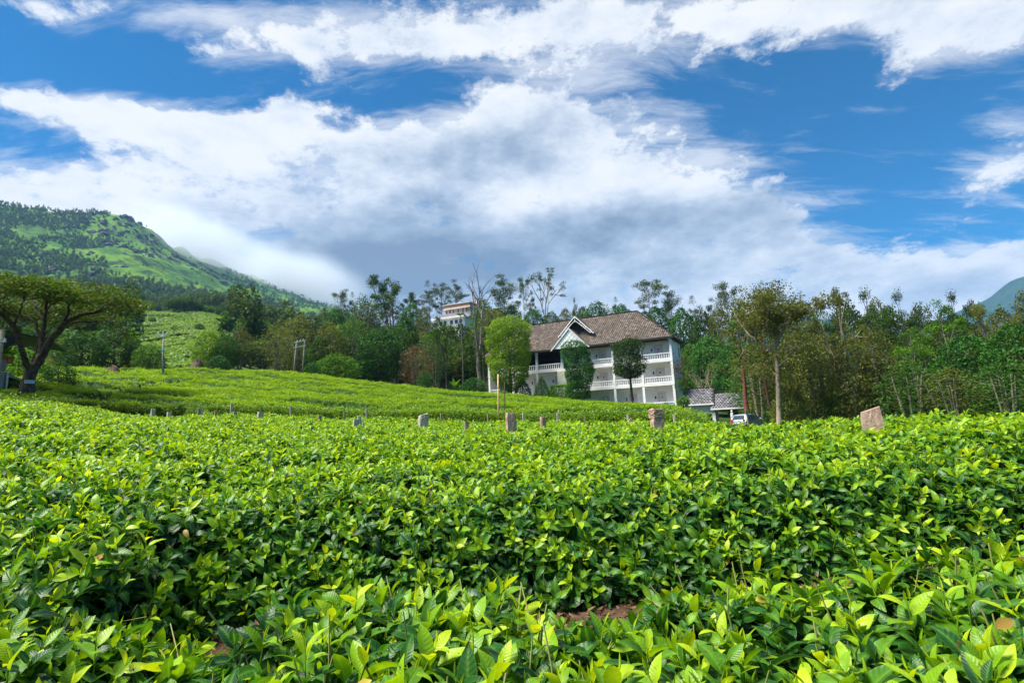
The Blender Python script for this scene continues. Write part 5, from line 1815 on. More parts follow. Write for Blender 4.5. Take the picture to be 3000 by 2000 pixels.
# clapboards
def boards(x0, x1, z0, z1, n, parent, axis='x', skip=None):
    h = (z1 - z0) / n
    for k in range(n):
        za, zb = z0 + k * h, z0 + (k + 1) * h + .012
        mb = MB()
        if axis == 'x':
            y = FW
            mb.add([(x0, y, za), (x1, y, za), (x1, y + .058, za), (x0, y + .058, za), (x0, y + .035, zb), (x1, y + .035, zb), (x1, y + .058, zb), (x0, y + .058, zb)],
                   [(3, 2, 1, 0), (4, 5, 6, 7), (0, 1, 5, 4), (1, 2, 6, 5), (2, 3, 7, 6), (3, 0, 4, 7)])
        else:
            mb.add([(.075, x0, za), (.075, x1, za), (.022, x1, za), (.022, x0, za), (.035, x0, zb), (.035, x1, zb), (.022, x1, zb), (.022, x0, zb)],
                   [(3, 2, 1, 0), (4, 5, 6, 7), (0, 1, 5, 4), (1, 2, 6, 5), (2, 3, 7, 6), (3, 0, 4, 7)])
        mb.build('siding_board', M_SIDING, parent)


boards(-15.6, -.13, SL[0][1], SL[1][0], 13, wo)
boards(-29.0, -.13, SL[1][1], SL[2][0], 12, wo)
boards(-16.2, -.13, SL[2][1], ZT, 12, wo)
ew = [o for o in house.children if o.name.startswith('end_wall')][0]
boards(.30, 6.25, -.4, ZT, 46, ew, 'y')
# open lounge with dark screens on the top floor
lg = MB()
lg.box(-24.6, -16.2, 5.6, 5.7, SL[2][1], ZT); lg.box(-16.3, -16.22, FW + .25, 5.6, SL[2][1], ZT); lg.box(-24.6, -24.52, FW + .25, 5.6, SL[2][1], ZT)
lg.box(-24.5, -16.3, FW + .3, 5.6, ZT - .1, ZT - .03)
lo_ = lg.build('lounge', M_DARKIN, house)
for s in np.arange(16.9, 24.5, .75):
    MB().box(-s - .04, -s + .04, FW + .06, FW + .14, SL[2][1], ZT - .2).build('screen_post', M_BLACK, lo_)
for z in (9.35, 10.2):
    MB().box(-24.5, -16.3, FW + .05, FW + .15, z, z + .07).build('screen_rail', M_BLACK, lo_)
# slabs
for k, (z0, z1) in enumerate(SL):
    s1 = 29.1 if k else 15.4
    MB().box(-s1, .16, -.17, FW + .3, z0, z1).build('balcony_slab', M_WHITE, house)
# columns
for k, s in enumerate(COLS_S):
    zb = -.2 if s < 1 else (.4 if s < 13 else 3.6)
    m = MB().box(-s - .16, -s + .16, -.15, .17, zb, SL[2][0] - .001).box(-s - .16, -s + .16, -.15, .17, SL[2][1] + .001, ZT)
    m.box(-s - .20, -s + .20, -.19, .21, ZT - .28, ZT - .12)
    if s == 12.25:
        continue
    m.build('column', M_WHITE, house)
MB().box(-29.05, -28.8, FW - .1, FW + .05, 3.6, SL[2][0]).build('column', M_WHITE, house)
MB().box(-23.5, -23.2, FW - .2, FW - .02, 3.6, SL[2][0] - 3.3).build('column', M_WHITE, house)
# balustrades
bal = MB(); prof = [(0, .055), (.06, .055), (.10, .035), (.22, .062), (.36, .045), (.50, .030), (.56, .055), (.62, .055)]
for (z0, r0), (z1, r1) in zip(prof[:-1], prof[1:]):
    bal.add([(-r0, -r0, z0), (r0, -r0, z0), (r0, r0, z0), (-r0, r0, z0), (-r1, -r1, z1), (r1, -r1, z1), (r1, r1, z1), (-r1, r1, z1)], [(0, 1, 5, 4), (1, 2, 6, 5), (2, 3, 7, 6), (3, 0, 4, 7)])
BAL = bal.mesh('baluster', M_WHITE)


def balustrade(sa, sb, z, y=0.0, step=.30):
    b = MB().box(-sb + .16, -sa - .16, y - .07, y + .07, z + .78, z + .92).build('railing', M_WHITE, house)
    MB().box(-sb + .16, -sa - .16, y - .05, y + .05, z + .04, z + .16).build('bottom_rail', M_WHITE, b)
    L = sb - sa - .32; n = max(2, int(L / step))
    for i in range(n):
        o = link('baluster', BAL, b)
        o.location = (-sa - .16 - L * (i + .5) / n, y, z + .16)


for sa, sb in zip(COLS_S[:-1], COLS_S[1:]):
    if sa != 12.25:
        balustrade(sa, sb, SL[2][1])
    if sa < 12 or sa > 16:
        balustrade(sa, sb, SL[1][1])
    if sa < 8:
        balustrade(sa, sb, SL[0][1] - .02)
for z in (SL[2][1], SL[1][1]):       # left end return of the balcony
    b = MB().box(-28.99, -28.85, .2, FW - .12, z + .78, z + .92).build('railing', M_WHITE, house)
    for i in range(4):
        o = link('baluster', BAL, b); o.location = (-28.92, .4 + i * .34, z + .16)
# doors and wall lamps
for fl, (z0, ss_) in enumerate(((SL[0][1], (2.05, 6.2, 10.35)), (SL[1][1], (2.05, 6.2, 10.35, 17.6, 21.2, 25.6)), (SL[2][1], (2.05, 6.2, 10.35)))):
    for s in ss_:
        d = MB().box(-s - .48, -s + .48, FW - .035, FW + .03, z0, z0 + 2.15).build('door', M_DOOR, house)
        f = MB().box(-s - .60, -s - .49, FW - .055, FW + .02, z0, z0 + 2.28).box(-s + .49, -s + .60, FW - .055, FW + .02, z0, z0 + 2.28).box(-s - .60, -s + .60, FW - .06, FW + .02, z0 + 2.17, z0 + 2.30)
        f.build('frame', M_DOOR, d)
        for a, b in ((.12, .95), (1.15, 2.0)):
            for x in (-.38, .05):
                MB().box(-s + x, -s + x + .33, FW - .048, FW - .034, z0 + a, z0 + b).build('door_panel', M_DOOR, d)
        n2 = NB(); th = np.linspace(0, 6.2832, 13)
        n2.tube(np.stack([-s + .10 * np.cos(th), np.full(13, FW - .055), z0 + 1.62 + .12 * np.sin(th)], 1), np.full(13, .035), 5)
        link('door_ornament', n2.mesh('door_ornament', M_BLACK), d)
        MB().box(-s + .36, -s + .42, FW - .08, FW - .03, z0 + 1.0, z0 + 1.1).build('handle', M_BLACK, d)
        l = MB().box(-s - 1.02, -s - .86, FW - .16, FW - .0, z0 + 1.45, z0 + 1.72).box(-s - .99, -s - .89, FW - .13, FW - .03, z0 + 1.72, z0 + 1.80).build('wall_lamp', M_BLACK, house)
        MB().box(-s - .98, -s - .90, FW - .04, FW + .01, z0 + 1.80, z0 + 1.88).build('lamp_bracket', M_BLACK, l)
# end wall details
for n_, z in ((1.0, 9.0), (1.0, 7.7), (4.6, 7.0)):
    MB().box(.05, .12, n_ - .1, n_ + .1, z, z + .22).build('vent', M_BLACK, house)
w = MB().box(.06, .12, 4.9, 5.7, 8.9, 10.4).build('window', M_GLASS, house)
MB().box(.05, .14, 4.8, 4.9, 8.85, 10.45).box(.05, .14, 5.7, 5.8, 8.85, 10.45).box(.05, .14, 4.9, 5.7, 10.4, 10.47).box(.05, .15, 4.8, 5.8, 8.78, 8.9).build('window_frame', M_WHITE, w)
MB().box(.03, .17, 6.10, 6.30, -.6, ZT).build('corner_board', M_WHITE, house)
# projecting stair bay with cream boards
bay = MB().box(-16.95, -15.45, -.35, FW - .02, 3.6, SL[2][0] - .005).build('stair_bay', M_CREAM, house)
for i in range(8):
    MB().box(-16.95 + i * .19, -16.95 + i * .19 + .16, -.385, -.352, 3.6, SL[2][0] - .02).build('bay_board', M_CREAM, bay)
MB().box(-15.4, -13.6, FW - .05, FW + .03, 5.12, 7.3).build('doorway', M_DARKIN, house)  # solid near-black panel, the shade inside the opening is painted
# lower gable (white lattice panel) and the upper open truss gable
def gable(s_mid, half, z0, zp, n_front, n_back, nm, tile_seed, over=.25):
    """little roof running back into the main roof; returns its object"""
    sl = (zp - z0) / half
    A = (-(s_mid + half + .2), n_front - over, z0 - .2 * sl); Ap = (-(s_mid), n_front - over, zp); B = (-(s_mid - half - .2), n_front - over, z0 - .2 * sl)
    nb_ = n_back
    k = (zp - A[2]) / (RZ - EV) * (RN - N0)
    A2 = (A[0], min(A[1] + .6, nb_), A[2]); B2 = (B[0], min(B[1] + .6, nb_), B[2])
    P2 = (Ap[0], nb_, zp)
    # depth at which the slope meets the main roof
    def meet(z): return N0 + (z - EV) / (RZ - EV) * (RN - N0)
    A2 = (A[0], max(meet(A[2]) + .1, A[1] + .2), A[2]); B2 = (B[0], max(meet(B[2]) + .1, B[1] + .2), B[2]); P2 = (Ap[0], max(meet(zp) + .15, A[1] + .4), zp)
    r = MB().add([A, Ap, B, A2, P2, B2], [(0, 3, 4, 1), (1, 4, 5, 2), (1, 4, 3, 0), (2, 5, 4, 1)][:2]).build(nm, M_ROOFB, house)
    tiles('gable_tiles', (A2, A, Ap, P2), .34, .30, r, M_TILE, seed=tile_seed)
    tiles('gable_tiles', (B, B2, P2, Ap), .34, .30, r, M_TILE, seed=tile_seed + 1)
    MB().bar(Vector(A) + Vector((0, -.03, -.04)), Vector(Ap) + Vector((0, -.03, -.04)), .05, .13).build('bargeboard', M_WHITE, r)
    MB().bar(Vector(B) + Vector((0, -.035, -.04)), Vector(Ap) + Vector((0, -.035, -.04)), .05, .13).build('bargeboard', M_WHITE, r)
    return r, A, Ap, B


M_PANEL = mat('panel_paint', (.86, .86, .83), .6)
g1, A, Ap, B = gable(14.4, 2.85, 11.3, 14.2, -.95, 2.5, 'lower_gable', 11)
pan = MB().prism([(-17.15, 11.28), (-11.65, 11.28), (-14.4, 14.02)], -1.12, -.90).build('gable_panel', M_PANEL, g1)
M_LATT = mat('lattice_paint', (0.36, 0.40, 0.36), .7)
for k in np.arange(-2.2, 2.3, .74):
    for sg in (-1, 1):
        # strips at 45 degrees inside the triangle
        x0 = -14.4 + k; z0 = 11.32
        sl = 2.74 / 2.75
        # from base point going up-left or up-right until the rake
        t = (2.70 - sg * k * 1.0) / 2
        if t <= .15:
            continue
        MB().bar((x0, -1.13, z0), (x0 + sg * t, -1.13, z0 + t * sl), .05, .03, (0, 1, 0)).build('lattice_strip', M_LATT, g1)
MB().box(-17.4, -11.4, -1.02, -.55, 11.12, 11.26).build('gable_soffit', M_SOFF, g1)
g2, A, Ap, B = gable(13.8, 2.65, 13.45, 16.15, .35, 3.0, 'upper_gable', 21)
tr_ = MB()
ax, az = -13.8, 16.15
for sg in (-1, 1):
    a = Vector((ax, .12, az - .62)); b = Vector((ax + sg * 2.35, .12, 13.35))
    tr_.bar(a, b, .07, .10, (0, 1, 0))
    for t in (.3, .62, .95):
        p = a.lerp(b, t); q = Vector((ax + sg * 2.9 * (t + .02), .12, az - .1 - 2.75 * (t + .02)))
        tr_.bar(p, q, .06, .06, (0, 1, 0))
    tr_.bar(a.lerp(b, .3), Vector((ax + sg * 2.5, .12, 13.75)), .05, .05, (0, 1, 0))
tr_.bar((ax, .12, az - .1), (ax, .12, az - .95), .07, .08, (0, 1, 0))
tr_.build('truss', M_WHITE, g2)
# green name board on the corner column, planters on the ground balcony
M_SIGN = mat('green_sign', (0.02, 0.22, 0.15), .5)
hp = lambda s, n, z: HC + HD * s + HN * n + np.array([0, 0, z])
sg_ = thing('sign_board', 'small green oval board on the corner column of the house', 'sign', hp(.55, -.30, 2.15), -(math.pi / 2 - HYAW))
th = np.linspace(0, 6.2832, 17)[:-1]
MB().prism([(.55 * math.cos(t), .18 * math.sin(t)) for t in th], 0, .04).build('board', M_SIGN, sg_)
MB().box(-.38, -.20, -.006, .001, -.03, .05).box(-.15, .02, -.006, .001, -.03, .05).box(.07, .36, -.006, .001, -.03, .05).build('lettering', M_WHITE, sg_)
M_POT = mat('pot', (0.03, 0.03, 0.035), .6)
for i, (s, lb) in enumerate(((1.15, 'black planter with a small plant on the balcony wall near the corner column'), (3.0, 'black planter with leggy plant on the balcony wall, left one'))):
    p = hp(s, -.42, 1.62)
    o = thing('planter', lb, 'planter', p, 0, 'planters on the balcony wall')
    pm = MB()
    pm.tube([(0, 0, 0), (0, 0, .12), (0, 0, .3)], [.13, .16, .2], 10); pm.build('pot', M_POT, o, smooth=False)
    gC = np.random.default_rng(i); C = gC.normal(0, .16, (120, 3)) + np.array([0, 0, .52])
    link('foliage', leaves_mesh('foliage', C, .14, L_MID, .3, .5, None, gC), o, kind='stuff')
MB().box(-6.5, .0, -.62, -.2, .2, 1.55).build('terrace_wall', M_WHITE, house)

# ---------------------------------------------------------------- plants in front of the house
def house_plant(s, n, prof, nleaf, ls, leaf, label, name, cat, bark=B_DARK, tr=.2, z=None, **kw):
    p = hp(s, n, 0); p[2] = float(gnd(p[0], p[1])) if z is None else z + EYE
    o = thing(name, label, cat, p)
    t, c_ = make_profile(int(abs(s) * 100) + 900, prof, nleaf, ls, leaf, bark, tr=tr, **kw)
    link('trunk', t, o); link('crown', c_, o, kind='stuff')
    return o


pg = lambda px, y, r: P(px, y, r)
# round clipped tree: x 1434..1568, top 925, foliage to 1120, ground 1158
q0 = P(1498, 1160, 81); z0 = float(gnd(q0[0], q0[1]))
zt = lambda y, px=1500, r=81: P(px, y, r)[2]
def rp(px, r, prof_px, ybase):
    """profile given in photo pixels: (y, half width px) from bottom to top -> metres above the ground"""
    p = P(px, ybase, r); zg = float(gnd(p[0], p[1]))
    return p, zg, [(P(px, y, r)[2] - zg, wid_m(px, w, r)) for y, w in prof_px]


def px_tree(px, r, ybase, prof_px, nleaf, ls, leaf, label, name='tree', cat='tree', bark=B_DARK, tr=.2, seed=0, **kw):
    p, zg, pf = rp(px, r, prof_px, ybase)
    o = thing(name, label, cat, (p[0], p[1], zg))
    t, c_ = make_profile(seed, pf, nleaf, ls, leaf, bark, tr=tr, **kw)
    link('trunk', t, o); link('crown', c_, o, kind='stuff')
    return o


px_tree(1497, 80.5, 1160, [(1146, 8), (1130, 34), (1112, 50), (1095, 58), (1070, 62), (1045, 62), (1030, 58), (1015, 63), (985, 68), (960, 62), (942, 44), (930, 22), (925, 4)], 21000, .23, L_LIME,
        'tall round clipped yellow-green tree in front of the house', seed=41, tr=.22, lump=.24, lsc=1.3, depth=.4, up=.5)
px_tree(1697, 77.5, 1165, [(1168, 36), (1140, 34), (1110, 36), (1090, 44), (1070, 45), (1050, 38), (1035, 40), (1015, 38), (1002, 22), (996, 4)], 12000, .2, L_DEEP,
        'ivy-covered dark green topiary tree before the house gable', seed=42, tr=.18, lump=.36, lsc=1.0, depth=.3, up=.5, sway=.35)
px_tree(1853, 72.5, 1190, [(1108, 16), (1095, 42), (1075, 50), (1055, 46), (1030, 38), (1010, 44), (997, 32), (988, 6)], 9500, .19, L_DARK,
        'dark green lollipop tree with mossy bent trunk before the balconies', seed=43, tr=.2, lump=.42, lsc=1.0, depth=.5, up=.5)
px_tree(1533, 80, 1158, [(1160, 24), (1145, 24), (1130, 16), (1118, 8), (1108, 1)], 2600, .2, L_DEEP, 'dark conifer bush right of the round clipped tree', 'bush', 'bush', seed=44, tr=.06, lump=.35, lsc=1.6, updraft=.7, aspect=.3)
px_tree(1589, 79, 1162, [(1165, 24), (1150, 24), (1135, 17), (1118, 9), (1103, 1)], 2800, .2, L_CONI, 'yellow-green conifer bush beside the clipped hedge', 'bush', 'bush', seed=45, tr=.06, lump=.35, lsc=1.6, updraft=.7, aspect=.3)
px_tree(1477, 79, 1155, [(1158, 14), (1145, 15), (1130, 11), (1120, 3)], 900, .2, L_MID, 'small bush at the foot of the round clipped tree', 'bush', 'bush', seed=46, tr=.05, lump=.4, lsc=1.5)
px_tree(2004, 72, 1200, [(1192, 4), (1185, 14), (1175, 16), (1166, 10), (1160, 2)], 1100, .17, L_BRIGHT, 'small bright green bush at the right corner of the house', 'bush', 'bush', seed=47, tr=.06, lump=.4, lsc=1.6)
px_tree(1858, 72, 1195, [(1196, 12), (1190, 12), (1184, 8), (1180, 2)], 500, .16, L_MID, 'low plant around the foot of the lollipop tree', 'bush', 'bush', seed=48, tr=.04, lump=.4, lsc=1.6)
# bougainvillea-like creeper on the corner column
cr = thing('creeper', 'sparse reddish creeper climbing the corner column of the house', 'creeper', hp(-.25, -.25, 1.6))
n2 = NB(); n2.tube([(0, 0, -1), (.1, -.05, 1), (-.1, 0, 3), (.3, -.1, 5.2), (.6, 0, 6.0), (1.4, -.1, 6.6)], [.05, .04, .035, .03, .02, .01], 5); link('stem', n2.mesh('stem', B_DARK), cr)
gC = np.random.default_rng(3)
C = np.concatenate([gC.normal(0, .35, (160, 3)) + np.array(k) for k in ((.4, -.1, 5.4), (.9, 0, 5.0), (.8, 0, 4.0), (1.1, 0, 3.4), (1.0, 0, 6.2))])
link('foliage', leaves_mesh('foliage', C, .2, L_RED, .2, .5, None, gC), cr, kind='stuff')
cr2 = thing('creeper', 'green creeper hanging beside the end wall of the house', 'creeper', hp(-.9, -.2, 1.6))
C = np.concatenate([gC.normal(0, .3, (200, 3)) + np.array(k) for k in ((0, 0, 3.0), (.2, 0, 2.3), (.1, 0, 3.6))])
link('foliage', leaves_mesh('foliage', C, .2, L_MID, .2, .5, None, gC), cr2, kind='stuff')
# clipped ivy hedge left of the topiary
a = P(1614, 1160, 78.0); b = P(1682, 1166, 76.8)
hz = float(gnd(a[0], a[1]))
hd_ = thing('clipped_hedge', 'clipped box-shaped green hedge before the ground floor of the house', 'hedge', (a[0], a[1], hz))
L_ = math.hypot(b[0] - a[0], b[1] - a[1]); dv = np.array([b[0] - a[0], b[1] - a[1]]) / L_
gh = np.random.default_rng(9); n = 6500
u = gh.random(n) * L_; w_ = gh.random(n) * 1.3; zt_ = P(1640, 1129, 77.5)[2] - hz
face = gh.integers(0, 3, n); z_ = gh.random(n) * (zt_ + .5) - .5
w_ = np.where(face == 0, 0, w_); z_ = np.where(face == 1, zt_, z_); u = np.where(face == 2, 0, u)
C = np.stack([dv[0] * u - dv[1] * w_, dv[1] * u + dv[0] * w_, z_], 1)
C += gh.normal(0, .07, C.shape)
N = np.where(face[:, None] == 1, np.array([0, 0, 1.0]), np.where(face[:, None] == 0, np.array([dv[1], -dv[0], .2]), np.array([-dv[0], -dv[1], .2])))
link('foliage', leaves_mesh('foliage', C, .18, L_BRIGHT, .5, .55, gh.random(n), gh, N), hd_, kind='stuff')
n2 = NB()
for i in range(6):
    q = np.array([dv[0] * L_ * (i + .5) / 6 - dv[1] * -.6, dv[1] * L_ * (i + .5) / 6 + dv[0] * .6])
    n2.tube([(q[0], q[1], -.4), (q[0], q[1], zt_ * .8)], [.05, .02], 5)
link('stems', n2.mesh('stems', B_DARK), hd_)

# ---------------------------------------------------------------- gate house with grey tiled roofs, right of the house
gh1 = thing('gate_house', 'low gate house with grey tiled roof joined to the right end of the house', 'building', HC + HD * -1.0, -(math.pi / 2 - HYAW))
def lroof(x0, x1, ze, zr, y0, y1, parent, nm, seed):
    """simple two-slope roof, local x to the right"""
    ym = (y0 + y1) / 2
    r = MB().add([(x0, y0, ze), (x1, y0, ze), (x1, ym, zr), (x0, ym, zr), (x1, y1, ze), (x0, y1, ze)], [(0, 1, 2, 3), (3, 2, 4, 5)]).build(nm, M_ROOFB, parent)
    tiles('roof_tiles', ((x0, y0, ze), (x1, y0, ze), (x1, ym, zr), (x0, ym, zr)), .36, .27, r, M_TILE_G, seed=seed)
    MB().box(x0, x1, y0 - .06, y0 - .01, ze - .16, ze + .02).build('eave_board', M_WHITE, r)
    MB().bar((x0, ym, zr + .07), (x1, ym, zr + .07), .2, .1).build('ridge_cap', M_ROOFB, r)
    return r


lroof(0.0, 4.05, 1.92, 4.05, -.9, 2.6, gh1, 'roof', 51)
MB().box(0.05, 4.0, -.3, -.2, .75, 1.80).build('wall', M_WHITE, gh1)
MB().box(0.05, .2, -.3, 2.3, -1.2, 1.80).build('wall', M_WHITE, gh1)
MB().box(0.2, 3.9, 2.2, 2.3, -1.2, 1.80).build('wall', M_WHITE, gh1)
for x in (2.75, 3.85):
    MB().box(x - .2, x + .2, -.35, .05, -1.3, .745).build('pillar', M_WHITE, gh1)
gh2 = thing('gate_roof', 'lower open gate roof with grey tiles reaching right behind the car', 'roof', HC + HD * -4.6, -(math.pi / 2 - HYAW))
lroof(0.0, 6.3, 1.22, 3.32, -1.1, 2.2, gh2, 'roof', 52)
for x, y in ((.4, 2.0), (5.9, -.8), (5.9, 2.0), (3.2, 2.0)):
    MB().box(x - .12, x + .12, y - .12, y + .12, -1.4, 1.15).build('pillar', M_WHITE, gh2)
MB().box(.2, 6.1, -.9, -.75, 1.0, 1.16).build('beam', M_SOFF, gh2)
gp = P(2146, 1228, 62)
M_GP = mat('gate_post_paint', (.70, .70, .66), .6, (.55, .55, .5), 5)
gpo = thing('gate_post', 'white turned gate post left of the parked car', 'post', (gp[0], gp[1], float(gnd(gp[0], gp[1]))))
gzt = P(2144, 1200, 62)[2] - gpo.location.z
m_ = MB(); m_.tube([(0, 0, -.2), (0, 0, gzt * .62), (0, 0, gzt * .64), (0, 0, gzt * .8), (0, 0, gzt * .86), (0, 0, gzt * .93), (0, 0, gzt)], [.17, .14, .16, .14, .07, .11, .02], 10)
m_.build('post', M_GP, gpo, smooth=False)
tree('bare_shrub', 2062, 1062, 120, 92, 'leafless pinkish-brown shrub behind the gate house roof', name='shrub', cat='shrub')
# ---------------------------------------------------------------- stone posts and fence posts in the tea
def stonemat(name, a, b, c):
    m = bpy.data.materials.new(name); m.use_nodes = True
    nt = m.node_tree; bs = nt.nodes['Principled BSDF']
    t = nd(nt, 'ShaderNodeTexCoord'); o = t.outputs['Object']
    k = mix(nt, ss(nt, noise(nt, o, 7.0, 8.0, .65), .38, .62), a, b)
    k = mix(nt, ss(nt, noise(nt, o, 70.0, 3.0), .56, .68), k, c)
    k = mix(nt, ss(nt, noise(nt, o, 3.0, 5.0), .56, .70), k, (0.15, 0.15, 0.09))
    nt.links.new(k, bs.inputs['Base Color']); bs.inputs['Roughness'].default_value = .92; bs.inputs['Specular IOR Level'].default_value = .15
    bp = nd(nt, 'ShaderNodeBump', i={'Strength': .9, 'Distance': .012})
    nt.links.new(noise(nt, o, 28.0, 8.0, .7), bp.inputs['Height']); nt.links.new(bp.outputs[0], bs.inputs['Normal'])
    return m


M_STONE = stonemat('pink_granite', (0.31, 0.20, 0.145), (0.45, 0.32, 0.245), (0.17, 0.11, 0.085))
M_STONE2 = stonemat('grey_granite', (0.38, 0.32, 0.26), (0.50, 0.43, 0.36), (0.2, 0.17, 0.14))
M_POST = stonemat('weathered_post', (0.22, 0.17, 0.11), (0.36, 0.30, 0.22), (0.12, 0.09, 0.06))
M_CPOST = stonemat('pale_post', (0.42, 0.38, 0.28), (0.56, 0.52, 0.42), (0.25, 0.22, 0.16))


def stone_mesh(seed, w, d, h, matl, slant=0.0, taper=.1, rough=.07):
    """rough-hewn block on a fine grid, top slanted"""
    g = np.random.default_rng(seed)
    n, k = 9, 14
    V = []; F = []
    per = []
    for i in range(4):
        for j in range(n):
            t = j / n * 2 - 1
            per.append([(t, -1), (1, t), (-t, 1), (-1, -t)][i])
    per = np.array(per)
    cr = (np.abs(per).max(1) / np.linalg.norm(per, axis=1)) ** .22
    per = per * cr[:, None]
    m = len(per)
    for a in range(k + 1):
        z = h * a / k
        s = 1 - taper * a / k
        if a == k: s *= .93
        nx = fbm(np.arange(m) * .55 + 3, np.full(m, a * .5 + seed), 3, seed)
        rr = 1 + (nx - .5) * rough * 4
        for q in range(m):
            x = per[q, 0] * w / 2 * s * rr[q]; y = per[q, 1] * d / 2 * s * rr[q]
            V.append((x, y, z + (slant * x * (a / k) ** 2) + (vn(q * .4, seed * 1.3, 5) - .5) * rough * h * .25 * (a == k)))
    for a in range(k):
        for q in range(m):
            F.append((a * m + q, a * m + (q + 1) % m, (a + 1) * m + (q + 1) % m, (a + 1) * m + q))
    c0 = len(V)
    V.append((0, 0, h + w * .02)); 
    me = bpy.data.meshes.new('stone'); F2 = [tuple(f) for f in F] + [(k * m + q, k * m + (q + 1) % m, c0) for q in range(m)]
    me.from_pydata([tuple(map(float, v)) for v in V], [], F2); me.update(); me.materials.append(matl)
    return me


def stone(px, r, ytop, wpx, label, matl=M_STONE, slant=0., dfac=.8, seed=0, taper=.06, lean=0.0, rz=.3, name='stone_post', cat='stone post', group='stone posts along the tea field'):
    p = P(px, ytop, r); z0 = float(gnd(p[0], p[1])) - .25
    w = wid_m(px, wpx, r); h = p[2] - z0
    o = link(name, stone_mesh(seed, w, w * dfac, h, matl, slant, taper), None, None, label, cat, group)
    o.location = (p[0], p[1], z0); o.rotation_euler = (0, lean, rz - math.atan2(p[0], p[1]))
    return o


stone(2549, 6.6, 1199, 48, 'largest pink granite post with slanting top, rightmost of the stones', slant=.30, seed=1, rz=.1, taper=-.1)
stone(1496, 11.3, 1210, 30, 'square pink granite post in the middle, in front of the bamboo pole', seed=2, slant=-.2)
stone(1590, 10.6, 1222, 16, 'slim pink granite post right of the middle square one', seed=3, rz=.5)
stone(1240, 14, 1214, 28, 'squat grey granite stone with broken top left of the middle', M_STONE2, seed=4, slant=.25)
stone(1043, 16, 1228, 17, 'low grey granite block beside a taller slim post', M_STONE2, seed=5)
stone(763, 20, 1206, 16, 'square grey stone post with rusty wire left of the middle', M_STONE2, seed=6)
stone(645, 21.5, 1223, 18, 'low pale stone half sunk in the tea at the left', M_STONE2, seed=7, slant=.2)
stone(1846, 13.5, 1226, 18, 'pointed pale pink stone left of the two-block stone post', seed=8, slant=.5, taper=.5)
stone(1367, 13.5, 1235, 13, 'small brown stone peeping from the tea left of the middle post', M_POST, seed=9)
p = P(1922, 1198, 10.2); z0 = float(gnd(p[0], p[1])) - .2
st2 = thing('stone_post', 'two-block pink granite post, lower block under a wider one', 'stone post', (p[0], p[1], z0), .2, 'stone posts along the tea field')
w = 35 / FPX * 10.2; zm = P(1922, 1224, 10.2)[2] - z0; zt_ = p[2] - z0
link('stone_block', stone_mesh(21, w * .98, w * .8, zm - .004, M_STONE, 0, .02), st2)
q = link('stone_block', stone_mesh(22, w, w * .85, zt_ - zm, M_STONE, -.1, .0), st2); q.location = (0, 0, zm); q.rotation_euler = (0, 0, .12)


def slim(px, r, ytop, wpx, label, matl, seed, lean=0.0):
    stone(px, r, ytop, wpx, label, matl, 0, .9, seed, .08, lean, .2, 'fence_post', 'fence post', 'slim fence posts in the tea')


for i, (px, r, y, w, lb, ml) in enumerate([
    (447, 25.2, 1198, 11, 'square pale fence post leftmost before the dark hedge face', M_CPOST), (497, 24, 1206, 13, 'short pale fence post second from the left before the dark hedge', M_CPOST),
    (583, 25, 1195, 8, 'left one of the two close fence posts by the tea strip', M_POST), (592.5, 25.2, 1195, 8, 'right pale one of the two close fence posts', M_CPOST),
    (630, 22, 1201, 7, 'dark brown fence post left of the low sunk stone', M_POST), (689, 22, 1205, 9, 'brown fence post left of the square wired stone', M_POST),
    (678, 27, 1182, 7, 'pale fence post against the hedge above the brown one', M_CPOST), (855, 25, 1188, 6, 'thin whitish fence post against the hedge, left of centre', M_CPOST),
    (940, 20, 1217, 10, 'short brown fence post between the wired stone and the low block', M_POST), (1056, 17, 1217, 11, 'slim grey fence post behind the low granite block', M_CPOST),
    (1077, 23.6, 1197, 6, 'thin pale fence post against the hedge above the granite block', M_CPOST), (1010, 23, 1206, 6, 'short brown stake against the hedge near the centre left', M_POST),
    (1292, 20.5, 1210, 6, 'short pale stake right of the squat broken stone', M_POST), (1429, 20, 1212, 6, 'short brown stake left of the bamboo pole', M_POST),
    (1531, 19.5, 1208, 6, 'thin pale post right of the bamboo pole', M_CPOST), (1632, 18.6, 1210, 6, 'thin pale post below the clipped hedge', M_CPOST),
    (1710, 18, 1216, 5, 'short brown stake among dry twigs below the topiary', M_POST), (1837, 16.8, 1214, 6, 'thin pale post behind the pointed stone', M_CPOST), (1978, 15.2, 1214, 7, 'thin pale post right of the two-block stone', M_CPOST)]):
    slim(px, r, y, w, lb, ml, 40 + i, rng.uniform(-.04, .04))


def pole(px, r, ytop, rad, label, matl, name, cat, lean=0.0, n=8, taper=.75):
    p = P(px, ytop, r); z0 = float(gnd(p[0], p[1])) - .3
    o = thing(name, label, cat, (p[0], p[1], z0))
    h = p[2] - z0
    m = MB(); m.tube([(-lean * h, 0, 0), (-lean * h * .5, 0, h * .5), (0, 0, h)], [rad, rad * (1 + taper) / 2, rad * taper], n); m.build('shaft', matl, o, smooth=True)
    return o, h


